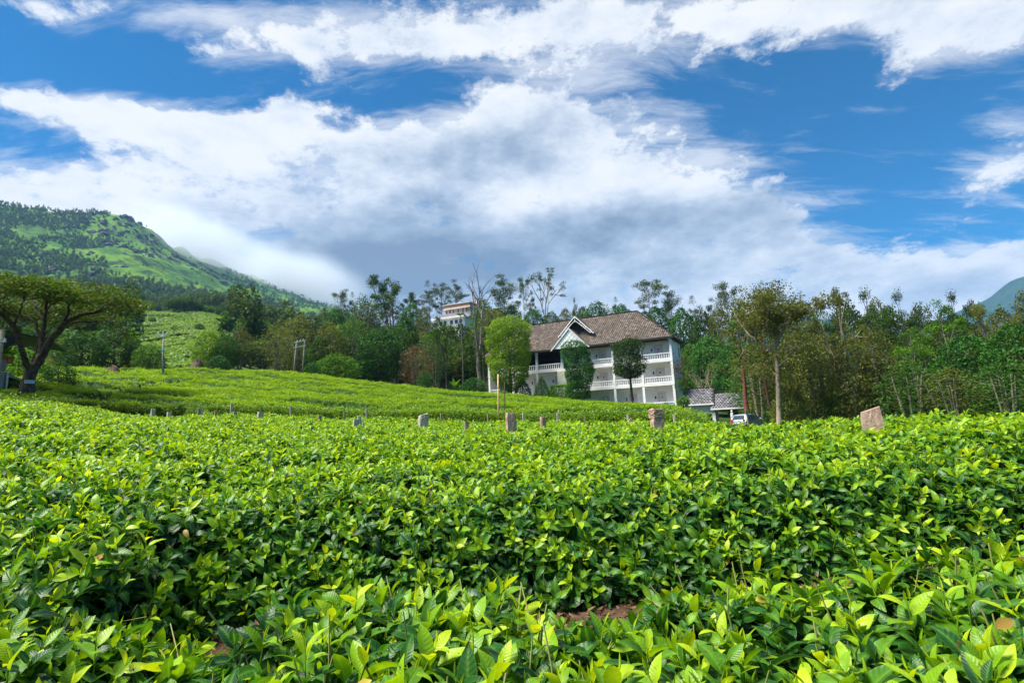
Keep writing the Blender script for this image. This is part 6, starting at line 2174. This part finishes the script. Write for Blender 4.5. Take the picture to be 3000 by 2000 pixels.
M_BAMB = mat('bamboo', (.50, .30, .10), .6, (.62, .42, .18), 6)
M_GALV = mat('galvanised', (.42, .44, .45), .5, (.52, .54, .55), 8, metal=.3)
M_BLUE = mat('blue_fitting', (.05, .3, .5), .5)
o, h = pole(1459, 21, 1096, .032, 'tan bamboo pole standing before the round clipped tree', M_BAMB, 'bamboo_pole', 'pole', .03)
for k in (.3, .55, .8):
    m = MB(); m.tube([(-.03 * h * (1 - k), 0, h * k - .02), (-.03 * h * (1 - k), 0, h * k + .02)], [.037, .037], 8); m.build('node_ring', M_BAMB, o)
pole(1478, 22, 1118, .025, 'thin dark stick right of the bamboo pole', B_DARK, 'stake', 'stake', .03)
o, h = pole(479, 60, 976, .115, 'grey concrete utility pole with V-shaped arm above the tea', M_CONC, 'utility_pole', 'utility pole', -.045, 8, .62)
for sg in (-1, 1):
    MB().bar((0, -.1, h - .35), (sg * .42, -.1, h - .05), .07, .07).build('cross_arm', M_GALV, o)
    m = MB(); m.tube([(sg * .42, -.1, h - .05), (sg * .42, -.1, h + .12)], [.05, .03], 8); m.build('insulator', M_WHITE, o)
m = MB(); m.tube([(0, -.05, h - .1), (0, -.05, h + .25)], [.05, .03], 8); m.build('insulator', M_WHITE, o)
MB().box(.05, .22, -.2, -.08, h * .63, h * .63 + .16).build('fitting', M_BLUE, o)
# twin pole structure
pa, pb_ = P(868, 1003, 79), P(893, 998, 79)
tp = thing('twin_utility_pole', 'pair of grey poles joined by cross bars behind the tea field', 'utility pole', (pa[0], pa[1], float(gnd(pa[0], pa[1])) - .4))
rel_ = lambda p: np.array(p) - np.array(tp.location)
la, lb_ = rel_(pa), rel_(pb_)
for t in (la, lb_):
    m = MB(); m.tube([(t[0] - .35, t[1], 0), (t[0] - .17, t[1], t[2] * .5), tuple(t)], [.115, .10, .085], 8); m.build('pole', M_CONC, tp, smooth=True)
for dz in (.05, .75):
    MB().bar((la[0] - .35, la[1] - .12, la[2] - dz), (lb_[0] + .2, lb_[1] - .12, lb_[2] - dz + .1), .10, .13).build('cross_bar', M_GALV, tp)
for t in (.15, .5, .85):
    c0 = la * (1 - t) + lb_ * t
    m = MB(); m.tube([(c0[0], c0[1] - .12, c0[2]), (c0[0], c0[1] - .12, c0[2] + .28)], [.07, .04], 8); m.build('insulator', M_WHITE, tp)
# rocks
M_ROCK = stonemat('brown_rock', (0.06, 0.04, 0.03), (0.13, 0.09, 0.065), (0.03, 0.02, 0.02))
def rock(px, ytop, wpx, r, label, hf, seed):
    g = np.random.default_rng(seed); n, k = 20, 9
    V = []
    for a in range(k + 1):
        ph = a / k * math.pi / 2
        for q in range(n):
            th = q / n * 6.2832
            s = 1 + .35 * (vn(math.cos(th) * 2 + 9, math.sin(th) * 2 + a * .5, seed) - .5)
            V.append((math.cos(th) * math.cos(ph) * s, math.sin(th) * math.cos(ph) * s * .7, math.sin(ph) * s))
    F = [(a * n + q, a * n + (q + 1) % n, (a + 1) * n + (q + 1) % n, (a + 1) * n + q) for a in range(k) for q in range(n)]
    p = P(px, ytop, r); w = wid_m(px, wpx, r) / 2; z0 = float(ttop(p[0], p[1])) - hb(r)
    me = MB().add(V, F).mesh('boulder', M_ROCK, True)
    o = link('boulder', me, None, None, label, 'boulder'); o.location = (p[0], p[1], z0 - .1); o.scale = (w, w, p[2] - z0 + .1)


rock(577, 1056, 46, 73, 'dark brown boulder at the edge of the tea field under the trees', 1, 3)
rock(328, 1074, 58, 62, 'low brown mound in the left tea field', 1, 5)

# ---------------------------------------------------------------- shed at the left edge
sp = P(-10, 1110, 43); sz_ = float(gnd(sp[0], sp[1]))
shed = thing('shed', 'dark open shed with sloping roof and glass railing cut by the left edge', 'shed', (sp[0], sp[1], sz_), R_(30))
zr = P(-10, 985, 43)[2] - sz_
M_SHEET = mat('dark_sheet', (.012, .014, .022), .5, (.02, .022, .03), 3)
M_RAILP = mat('grey_panel', (.16, .155, .16), .6, (.2, .195, .2), 4)
rf = MB().add([(-5, -2.2, zr + 1.0), (2.6, -2.2, zr - .35), (2.6, 3, zr - .35), (-5, 3, zr + 1.0), (-5, -2.2, zr + .92), (2.6, -2.2, zr - .43), (2.6, 3, zr - .43), (-5, 3, zr + .92)],
              [(0, 1, 2, 3), (7, 6, 5, 4), (0, 4, 5, 1), (1, 5, 6, 2), (2, 6, 7, 3), (3, 7, 4, 0)]).build('roof', M_SHEET, shed)
MB().prism([(-5, zr + .85), (1.4, zr - .35), (.6, zr - 1.0), (-5, zr - .6)], -1.9, -1.8).build('gable_sheet', M_SHEET, rf)
for x, y in ((-.6, -1.9), (-4.6, -1.9), (-.6, 2.6)):
    MB().box(x - .07, x + .07, y - .07, y + .07, 0, zr + .1).build('post', M_BLACK, shed)
MB().bar((-.6, -1.85, zr - 2.6), (.95, -1.85, zr - .5), .08, .08).build('brace', M_BLACK, shed)
zd = P(10, 1085, 43)[2] - sz_
MB().box(-5, .9, -2.4, -2.3, zd - .28, zd + .28).build('rail_panel', M_RAILP, shed)
MB().box(-5, .8, -2.3, 2.8, zd - .5, zd - .35).build('deck', M_RAILP, shed)
M_TINT = mat('tinted_glass', (.04, .09, .07), .1, spec=.5)
for x in (-3.4, -1.6, .2):
    MB().box(x - .85, x + .75, -2.36, -2.33, zd - 1.3, zd - .4).build('glass_pane', M_TINT, shed)
    MB().box(x + .78, x + .84, -2.4, -2.28, zd - 1.4, zd - .29).build('railing_post', M_GALV, shed)
M_TERRA = mat('terracotta', (.42, .12, .05), .7, (.5, .17, .08), 6)
for i, px in enumerate((7, 24)):
    p = P(px, 1076, 41.6)
    o = thing('flower_pot', ['orange pot on the shed railing, left one', 'orange pot on the shed railing, right one'][i], 'pot', (p[0], p[1], sz_ + zd + .28), 0, 'pots on the railing')
    m = MB(); m.tube([(0, 0, 0), (0, 0, .26), (0, 0, .27), (0, 0, .34)], [.17, .22, .25, .25], 12); m.build('pot', M_TERRA, o)
    gC = np.random.default_rng(i + 60)
    link('foliage', leaves_mesh('foliage', gC.normal(0, .2, (160, 3)) + np.array([0, 0, .62]), .14, L_BRIGHT, .3, .5, None, gC), o, kind='stuff')
o, h = pole(9, 39.5, 965, .14, 'brownish concrete pole with white insulators at the left edge', M_BAMB if False else M_CPOST, 'utility_pole', 'utility pole', .05, 8, .8)
MB().bar((-.5, -.12, h - .75), (.35, -.12, h - .65), .07, .07).build('cross_arm', M_GALV, o)
for x in (-.4, .0, .28):
    m = MB(); m.tube([(x, -.12, h - .72), (x, -.12, h - .5)], [.06, .04], 8); m.build('insulator', M_WHITE, o)

# ---------------------------------------------------------------- hilltop building among the trees
hbp = P(1345, 985, 140)
hbld = thing('hilltop_building', 'stepped hotel-like building with timber top floor and white terraces on the hill', 'building', (hbp[0], hbp[1], P(1345, 1000, 140)[2]), R_(-24))
u = 140 / FPX
M_TIMB = mat('orange_timber', (.42, .20, .10), .7, (.5, .27, .15), 1.5)
M_GREYW = mat('grey_render', (.30, .28, .30), .8, (.38, .36, .37), 1)
M_SHUT = mat('red_shutter', (.25, .09, .07), .6)
zb0 = hbld.location.z
Z = lambda y: P(1340, y, 140)[2] - zb0
x_ = lambda px: (px - 1345) * u / math.cos(R_(24))
MB().box(x_(1303), x_(1382), 0, 6, Z(930), Z(903)).build('upper_floor', M_GREYW, hbld)
MB().box(x_(1302), x_(1384), -.5, 6.2, Z(902), Z(892)).build('timber_band', M_TIMB, hbld)
MB().box(x_(1301), x_(1385), -.6, 6.3, Z(903.5), Z(902)).build('white_band', M_WHITE, hbld)
r_ = MB().box(x_(1300), x_(1386), -.7, 6.4, Z(892), Z(889.5)).build('roof', M_GALV, hbld)
MB().prism([(x_(1328), Z(889.4)), (x_(1362), Z(889.4)), (x_(1347), Z(882))], .5, 5).build('roof_cap', M_GALV, r_)
MB().tube([(x_(1386), 2, Z(889)), (x_(1386), 2, Z(868))], [.18, .18], 8).build('flue', M_SHUT, r_)
MB().box(x_(1374), x_(1385), 3.2, 5.2, Z(889), Z(872)).build('water_tank', M_GALV, r_)
for px in (1308, 1319, 1330, 1345, 1360, 1371):
    w_ = MB().box(x_(px) - .35, x_(px) + .35, -.06, .02, Z(917), Z(906)).build('window', M_SHUT, hbld)
    MB().box(x_(px) - .42, x_(px) - .35, -.08, .0, Z(918), Z(905)).box(x_(px) + .35, x_(px) + .42, -.08, .0, Z(918), Z(905)).build('window_frame', M_WHITE, w_)
MB().box(x_(1300), x_(1372), -2.2, -2.1, Z(929), Z(921)).build('terrace_railing', M_GREYW, hbld)
MB().box(x_(1272), x_(1375), -2.4, 6, Z(934), Z(930)).build('terrace_slab', M_WHITE, hbld)
MB().box(x_(1274), x_(1370), -1.2, 6, Z(960), Z(934)).build('middle_floor', M_WHITE, hbld)
for px in (1282, 1296, 1310, 1330, 1345, 1358):
    MB().box(x_(px) - .4, x_(px) + .4, -1.26, -1.18, Z(950), Z(939)).build('window', M_GLASS, hbld)
MB().box(x_(1254), x_(1282), -3.4, 3, Z(966), Z(946)).build('wing', M_GREYW, hbld)
MB().box(x_(1246), x_(1286), -4.2, 3, Z(970), Z(966)).build('terrace_slab', M_WHITE, hbld)
MB().box(x_(1252), x_(1368), -3.2, 4, Z(1010), Z(970)).build('lower_floor', M_WHITE, hbld)
for px in (1260, 1270, 1280, 1300, 1320, 1340):
    MB().box(x_(px) - .45, x_(px) + .45, -3.26, -3.18, Z(984), Z(973)).build('window', M_GLASS, hbld)

# ---------------------------------------------------------------- two far blocks of flats on the mountain foot
def flats(px, ytop, wpx, hpx, r, label, matw, nfl, nwin, red=False):
    p = P(px, ytop + hpx, r); w = wpx / FPX * r; h = hpx / FPX * r
    o = thing('apartment_block', label, 'building', (p[0], p[1], p[2]), R_(-22))
    MB().box(-w / 2, w / 2, 0, w * .4, -30, h).build('wall', matw, o)
    MB().box(-w / 2 - .5, w / 2 + .5, -1.2, w * .4 + .5, h, h + .9).build('roof', M_GALV if not red else M_SHUT, o)
    for f in range(nfl):
        z = h * (f + .12) / nfl
        MB().box(-w / 2, w / 2, -1.5, -.05, z - .5, z - .1).build('balcony', M_WHITE if not red else M_GREYW, o)
        for k in range(nwin):
            x = -w / 2 + w * (k + .5) / nwin
            MB().box(x - w / nwin * .3, x + w / nwin * .3, -.12, .02, z + .1, z + h / nfl * .62).build('window', M_GLASS, o)
    return o


flats(852, 906, 36, 20, 1000, 'white far apartment block at the foot of the cloudy mountain', M_WHITE, 5, 7)
flats(806, 890, 28, 19, 1030, 'reddish-grey far apartment block left of the white one', mat('pinkish_wall', (.30, .20, .20), .8, (.4, .33, .33), .2), 5, 5, True)

# ---------------------------------------------------------------- parked car
def car():
    r = 60
    p = P(2192, 1225, r); z0 = float(gnd(p[0], p[1]))
    hd = R_(38)                                # heading: away to the right
    o = thing('car', 'silver hatchback parked under the gate roof, seen from its rear corner', 'car', (p[0], p[1], z0), hd)
    M_CAR = mat('silver_paint', (.34, .37, .42), .3, metal=.25, spec=.6)
    M_TYRE = mat('tyre', (.02, .02, .02), .85); M_LIGHT = mat('tail_light', (.5, .01, .02), .25)
    # side profile x (rear -2.0 .. front 2.0), z; half widths by height
    body = [(-1.95, .35), (-2.02, .60), (-1.98, .88), (-1.90, 1.0), (1.15, .98), (1.85, .82), (2.02, .62), (1.98, .32), (-1.9, .28)]
    top = [(-1.88, 1.0), (-1.62, 1.40), (-1.45, 1.50), (-.4, 1.56), (.25, 1.50), (1.12, 1.0)]
    def loft(name, prof, w0, w1, z0_, z1_, m_, parent, n=7):
        V = []; k = len(prof)
        us = np.linspace(-1, 1, n)
        for u in us:
            for x, z in prof:
                w = w0 + (w1 - w0) * np.clip((z - z0_) / (z1_ - z0_), 0, 1)
                e = 1 - .06 * abs(u) ** 4
                V.append((x * (1 - .03 * u * u), u * w, z0_ + (z - z0_) * e))
        F = [(i * k + j, i * k + (j + 1) % k, (i + 1) * k + (j + 1) % k, (i + 1) * k + j) for i in range(n - 1) for j in range(k)]
        F += [tuple(range(k))[::-1], tuple((n - 1) * k + j for j in range(k))]
        return MB().add(V, F).build(name, m_, parent)
    loft('body', body, .84, .80, .3, 1.0, M_CAR, o)
    loft('cabin', top, .78, .62, 1.0, 1.56, M_CAR, o)
    for sg in (-1, 1):
        for nm, xs in (('rear_side_window', (-1.45, -.95)), ('side_window', (-.85, -.05)), ('side_window', (.03, .75))):
            x0, x1 = xs
            s0 = .10 if x0 < -1.2 else 0; s1 = .42 if x1 > .5 else 0
            MB().add([(x0, sg * .795, 1.03), (x1, sg * .795, 1.03), (x1 - s1, sg * .672, 1.44), (x0 + s0, sg * .672, 1.44)], [(0, 1, 2, 3)]).build(nm, M_GLASS, o)
        MB().box(-2.03, -1.86, sg * .62 - .11, sg * .62 + .11, .72, 1.02).build('tail_light', M_LIGHT, o)
        MB().box(.70, .85, sg * .90 - .09, sg * .90 + .09, 1.0, 1.14).build('wing_mirror', M_CAR, o)
        for x in (-1.25, 1.25):
            th = np.linspace(0, 6.2832, 15)
            t = MB(); t.tube([(x, sg * .66, .31), (x, sg * .86, .31)], [.31, .31], 16); w = t.build('wheel', M_TYRE, o)
            t = MB(); t.tube([(x, sg * .80, .31), (x, sg * .875, .31)], [.19, .17], 12); t.build('rim', M_GALV, w)
    MB().add([(-1.90, -.60, 1.03), (-1.90, .60, 1.03), (-1.64, .54, 1.40), (-1.64, -.54, 1.40)], [(0, 1, 2, 3)]).build('rear_window', M_GLASS, o)
    MB().add([(1.14, -.64, 1.02), (1.14, .64, 1.02), (.34, .55, 1.49), (.34, -.55, 1.49)], [(0, 1, 2, 3)]).build('windscreen', M_GLASS, o)
    MB().box(-2.06, -2.0, -.26, .26, .62, .74).build('number_plate', M_WHITE, o)
    MB().box(-2.10, -1.9, -.78, .78, .36, .56).build('bumper', M_CAR, o)


car()
gb = P(2189, 1212, 57.5)
gbz = P(2189, 1200, 57.5)[2]
gbo = thing('green_sign', 'small dark green notched board on a post by the car', 'sign', (gb[0], gb[1], float(gnd(gb[0], gb[1]))))
hz_ = gbz - gbo.location.z
M_GB = mat('dark_green_board', (.01, .16, .10), .5)
MB().prism([(-.15, hz_ - .42), (.15, hz_ - .42), (.13, hz_), (.02, hz_ - .10), (-.02, hz_ - .10), (-.13, hz_)], -.03, .03).build('board', M_GB, gbo)
MB().box(-.04, .04, .031, .09, 0, hz_ - .2).build('post', M_GALV, gbo)
# ---------------------------------------------------------------- woods on the mountain and the far slopes
def blob_tree(seed, tall, leaf, trunkh):
    g = np.random.default_rng(seed); n = 300
    u = g.normal(0, 1, (n, 3)); u /= np.linalg.norm(u, axis=1, keepdims=True)
    C = u * (g.random((n, 1)) ** .33) * np.array([2.6, 2.6, tall]) + np.array([0, 0, trunkh + tall])
    C += (fbm(u[:, 0] * 2 + 9, u[:, 2] * 2, 2, seed)[:, None] - .5) * 2
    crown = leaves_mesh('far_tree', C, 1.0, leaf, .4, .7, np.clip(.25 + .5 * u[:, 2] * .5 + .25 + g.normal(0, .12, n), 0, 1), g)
    return proto('far_tree', crown)


FT = [blob_tree(500 + i, [2.4, 4.5, 3.0, 5.5, 2.2][i], [L_MID, L_EUC, L_DARK, L_EUC, L_MID][i], [1.2, 5, 1.5, 7, .6][i]) for i in range(5)]

FTL = [FT[0], FT[2], FT[4]]


def wood(name, label, x, y, z, s0, s1, group=FT):
    n = len(x)
    return scatter(name, np.stack([x, y, z], 1), np.stack([np.zeros(n), np.zeros(n), rng.random(n) * 6.28], 1), rng.uniform(s0, s1, n), group, kind='stuff', label=label, cat='wood')


n = 90000
x, y = sector(n, 600, 2250, -56, -8)
px = az2px(np.arctan2(x, y)); r = np.hypot(x, y); z = mz(x, y)
py = proj(x, y, z)[1]
f = fbm(x / 130, y / 130, 4, 201); f2 = fbm(x / 45, y / 45, 3, 203)
low = sstep(0, 1, (py - np.interp(px, [-600, 0, 250, 500, 700, 1000], [780, 800, 785, 835, 885, 935])) / 30 + (f - .5) * 3)
left = sstep(.53, .57, f + .16 * np.clip((170 - px) / 200, -1, 1.0) + .12 * (f2 - .5)) * (px < 420)
crest = (px < 150) * sstep(0, 20, 1500 - r + 0) * (py < 660) * .8
right = (px > 640) * sstep(.45, .6, f2) * .3
k = rng.random(n) < np.clip(np.maximum(np.maximum(low, left), np.maximum(crest, right)), .006, 1)
k &= ~((py > 905) & (f2 > .52))
x, y, z = x[k], y[k], z[k]
wood('mountain_wood', 'blue-green woods covering the lower flank of the cloudy mountain', x, y, z, .45, .85)
# rocks on the grassy flank
M_MROCK = mat('mountain_rock', (0.035, 0.033, 0.035), .95, (0.09, 0.085, 0.08), .2)
g = np.random.default_rng(8)
RK = []
for i in range(3):
    V = []; F = []
    for a in range(5):
        for q in range(8):
            ph = a / 4 * 1.5; th = q / 8 * 6.28; s = g.uniform(.75, 1.25)
            V.append((math.cos(th) * math.cos(ph) * s, math.sin(th) * math.cos(ph) * s, math.sin(ph) * s * .9))
    F = [(a * 8 + q, a * 8 + (q + 1) % 8, (a + 1) * 8 + (q + 1) % 8, (a + 1) * 8 + q) for a in range(4) for q in range(8)]
    RK.append(proto('mountain_rock', MB().add(V, F).mesh('mountain_rock', M_MROCK)))
x, y = sector(3000, 900, 1560, -44, -14); z = mz(x, y); px = az2px(np.arctan2(x, y)); py = proj(x, y, z)[1]
k = (fbm(x / 60, y / 60, 3, 211) > .55) & (py < 830) & (px > 90); x, y, z = x[k], y[k], z[k]
scatter('mountain_rocks', np.stack([x, y, z - 1], 1), np.stack([g.normal(0, .2, len(x)), g.normal(0, .2, len(x)), g.random(len(x)) * 6.28], 1), g.uniform(3, 9, len(x)) * g.random(len(x)) ** .6, RK,
        kind='stuff', label='dark rocks scattered over the grassy mountain flank', cat='rocks')
# woods on the slopes between the tea hill and the mountain
n = 9000
x, y = sector(n, 330, 800, -50, -12); r = np.hypot(x, y); px = az2px(np.arctan2(x, y))
z = np.where(r < 640, gnd(x, y), np.maximum(gnd(x, y), mz(x, y)))
f = fbm(x / 70, y / 70, 3, 221)
k = (rng.random(n) < sstep(.40, .52, f) * .9)
x, y, z = x[k], y[k], z[k]
wood('slope_wood', 'mixed wood on the slope between the tea hill and the mountain', x, y, z, .45, .85)
n = 2600
x, y = sector(n, 150, 340, -14, 30); z = gnd(x, y)
wood('ridge_wood', 'close woods filling the far side of the ridge behind the house', x, y, z, .5, .8, FTL)
n = 1500
x, y = sector(n, 150, 460, 22, 56); z = gnd(x, y)
wood('valley_wood', 'dim woods far behind the trees on the right', x, y, z, .6, 1.0, FTL)
n = 900
x, y = sector(n, 96, 320, -52, -16); px = az2px(np.arctan2(x, y)); r = np.hypot(x, y)
k = ((px < 390) & (r > 130) & (fbm(x / 30, y / 30, 3, 231) > .45)) | ((px > 640) & (fbm(x / 30, y / 30, 3, 231) > .42)); x, y = x[k], y[k]
wood('hill_wood', 'small woods among the tea terraces at the left', x, y, gnd(x, y), .5, .95)

# ---------------------------------------------------------------- cloud bank lying on the mountain ridge
def cloud_mat(density):
    m = bpy.data.materials.new('cloud'); m.use_nodes = True
    nt = m.node_tree; nt.nodes.clear()
    out = nd(nt, 'ShaderNodeOutputMaterial'); pv = nd(nt, 'ShaderNodeVolumePrincipled')
    pv.inputs['Color'].default_value = (.86, .90, .95, 1); pv.inputs['Anisotropy'].default_value = .2
    t = nd(nt, 'ShaderNodeTexCoord')
    ln = nd(nt, 'ShaderNodeVectorMath', operation='LENGTH')
    nt.links.new(t.outputs['Object'], ln.inputs[0])
    fall = ss(nt, ln.outputs['Value'], 1.0, .25)
    nz = noise(nt, t.outputs['Object'], 2.2, 4.0, .6)
    d = mth(nt, 'MULTIPLY', fall, ss(nt, mth(nt, 'ADD', nz, mth(nt, 'MULTIPLY', fall, .25)), .36, .66))
    nt.links.new(mth(nt, 'MULTIPLY', d, density), pv.inputs['Density'])
    nt.links.new(pv.outputs[0], out.inputs['Volume'])
    return m


def ico(n1=24, n2=12):
    V = [(0, 0, -1)]
    for a in range(1, n2):
        ph = -math.pi / 2 + a / n2 * math.pi
        V += [(math.cos(ph) * math.cos(q / n1 * 6.2832), math.cos(ph) * math.sin(q / n1 * 6.2832), math.sin(ph)) for q in range(n1)]
    V.append((0, 0, 1)); F = [(0, 1 + (q + 1) % n1, 1 + q) for q in range(n1)]
    for a in range(n2 - 2):
        b = 1 + a * n1
        F += [(b + q, b + (q + 1) % n1, b + n1 + (q + 1) % n1, b + n1 + q) for q in range(n1)]
    t = len(V) - 1; b = 1 + (n2 - 2) * n1
    F += [(b + q, b + (q + 1) % n1, t) for q in range(n1)]
    return V, F


V, F = ico()
CMAT = cloud_mat(.010)
for (pxa, ya, pxb, yb, r, rv, rd) in ((360, 640, 760, 785, 1560, 95, 200), (640, 752, 1050, 876, 1850, 115, 260)):
    a, b = P(pxa, ya, r), P(pxb, yb, r * 1.05)
    c0 = (a + b) / 2; L = np.linalg.norm(b - a) / 2
    o = link('cloud', MB().add(V, F).mesh('cloud', CMAT, True), None, 'stuff', 'grey-white cloud lying over the mountain ridge' if pxa < 500 else 'grey cloud over the low right end of the mountain ridge', 'cloud')
    ex = (b - a) / np.linalg.norm(b - a); ey = np.cross([0, 0, 1.0], ex); ey /= np.linalg.norm(ey); ez = np.cross(ex, ey)
    M4 = Matrix(((*[ex[0] * L * 1.35, ey[0] * rd, ez[0] * rv], c0[0]), (ex[1] * L * 1.35, ey[1] * rd, ez[1] * rv, c0[1]), (ex[2] * L * 1.35, ey[2] * rd, ez[2] * rv, c0[2]), (0, 0, 0, 1)))
    o.matrix_world = M4

# ---------------------------------------------------------------- haze
hm = bpy.data.materials.new('haze'); hm.use_nodes = True
hm.node_tree.nodes.clear()
ho = nd(hm.node_tree, 'ShaderNodeOutputMaterial'); hv = nd(hm.node_tree, 'ShaderNodeVolumePrincipled')
hv.inputs['Color'].default_value = (.30, .58, 1.0, 1)
hv.inputs['Density'].default_value = HAZE
hv.inputs['Anisotropy'].default_value = .1
hm.node_tree.links.new(hv.outputs[0], ho.inputs['Volume'])
MB().box(-9500, 9500, -9500, 9500, -45, 900).build('haze', hm, None, kind='stuff', label='pale blue air over the whole valley', cat='haze')
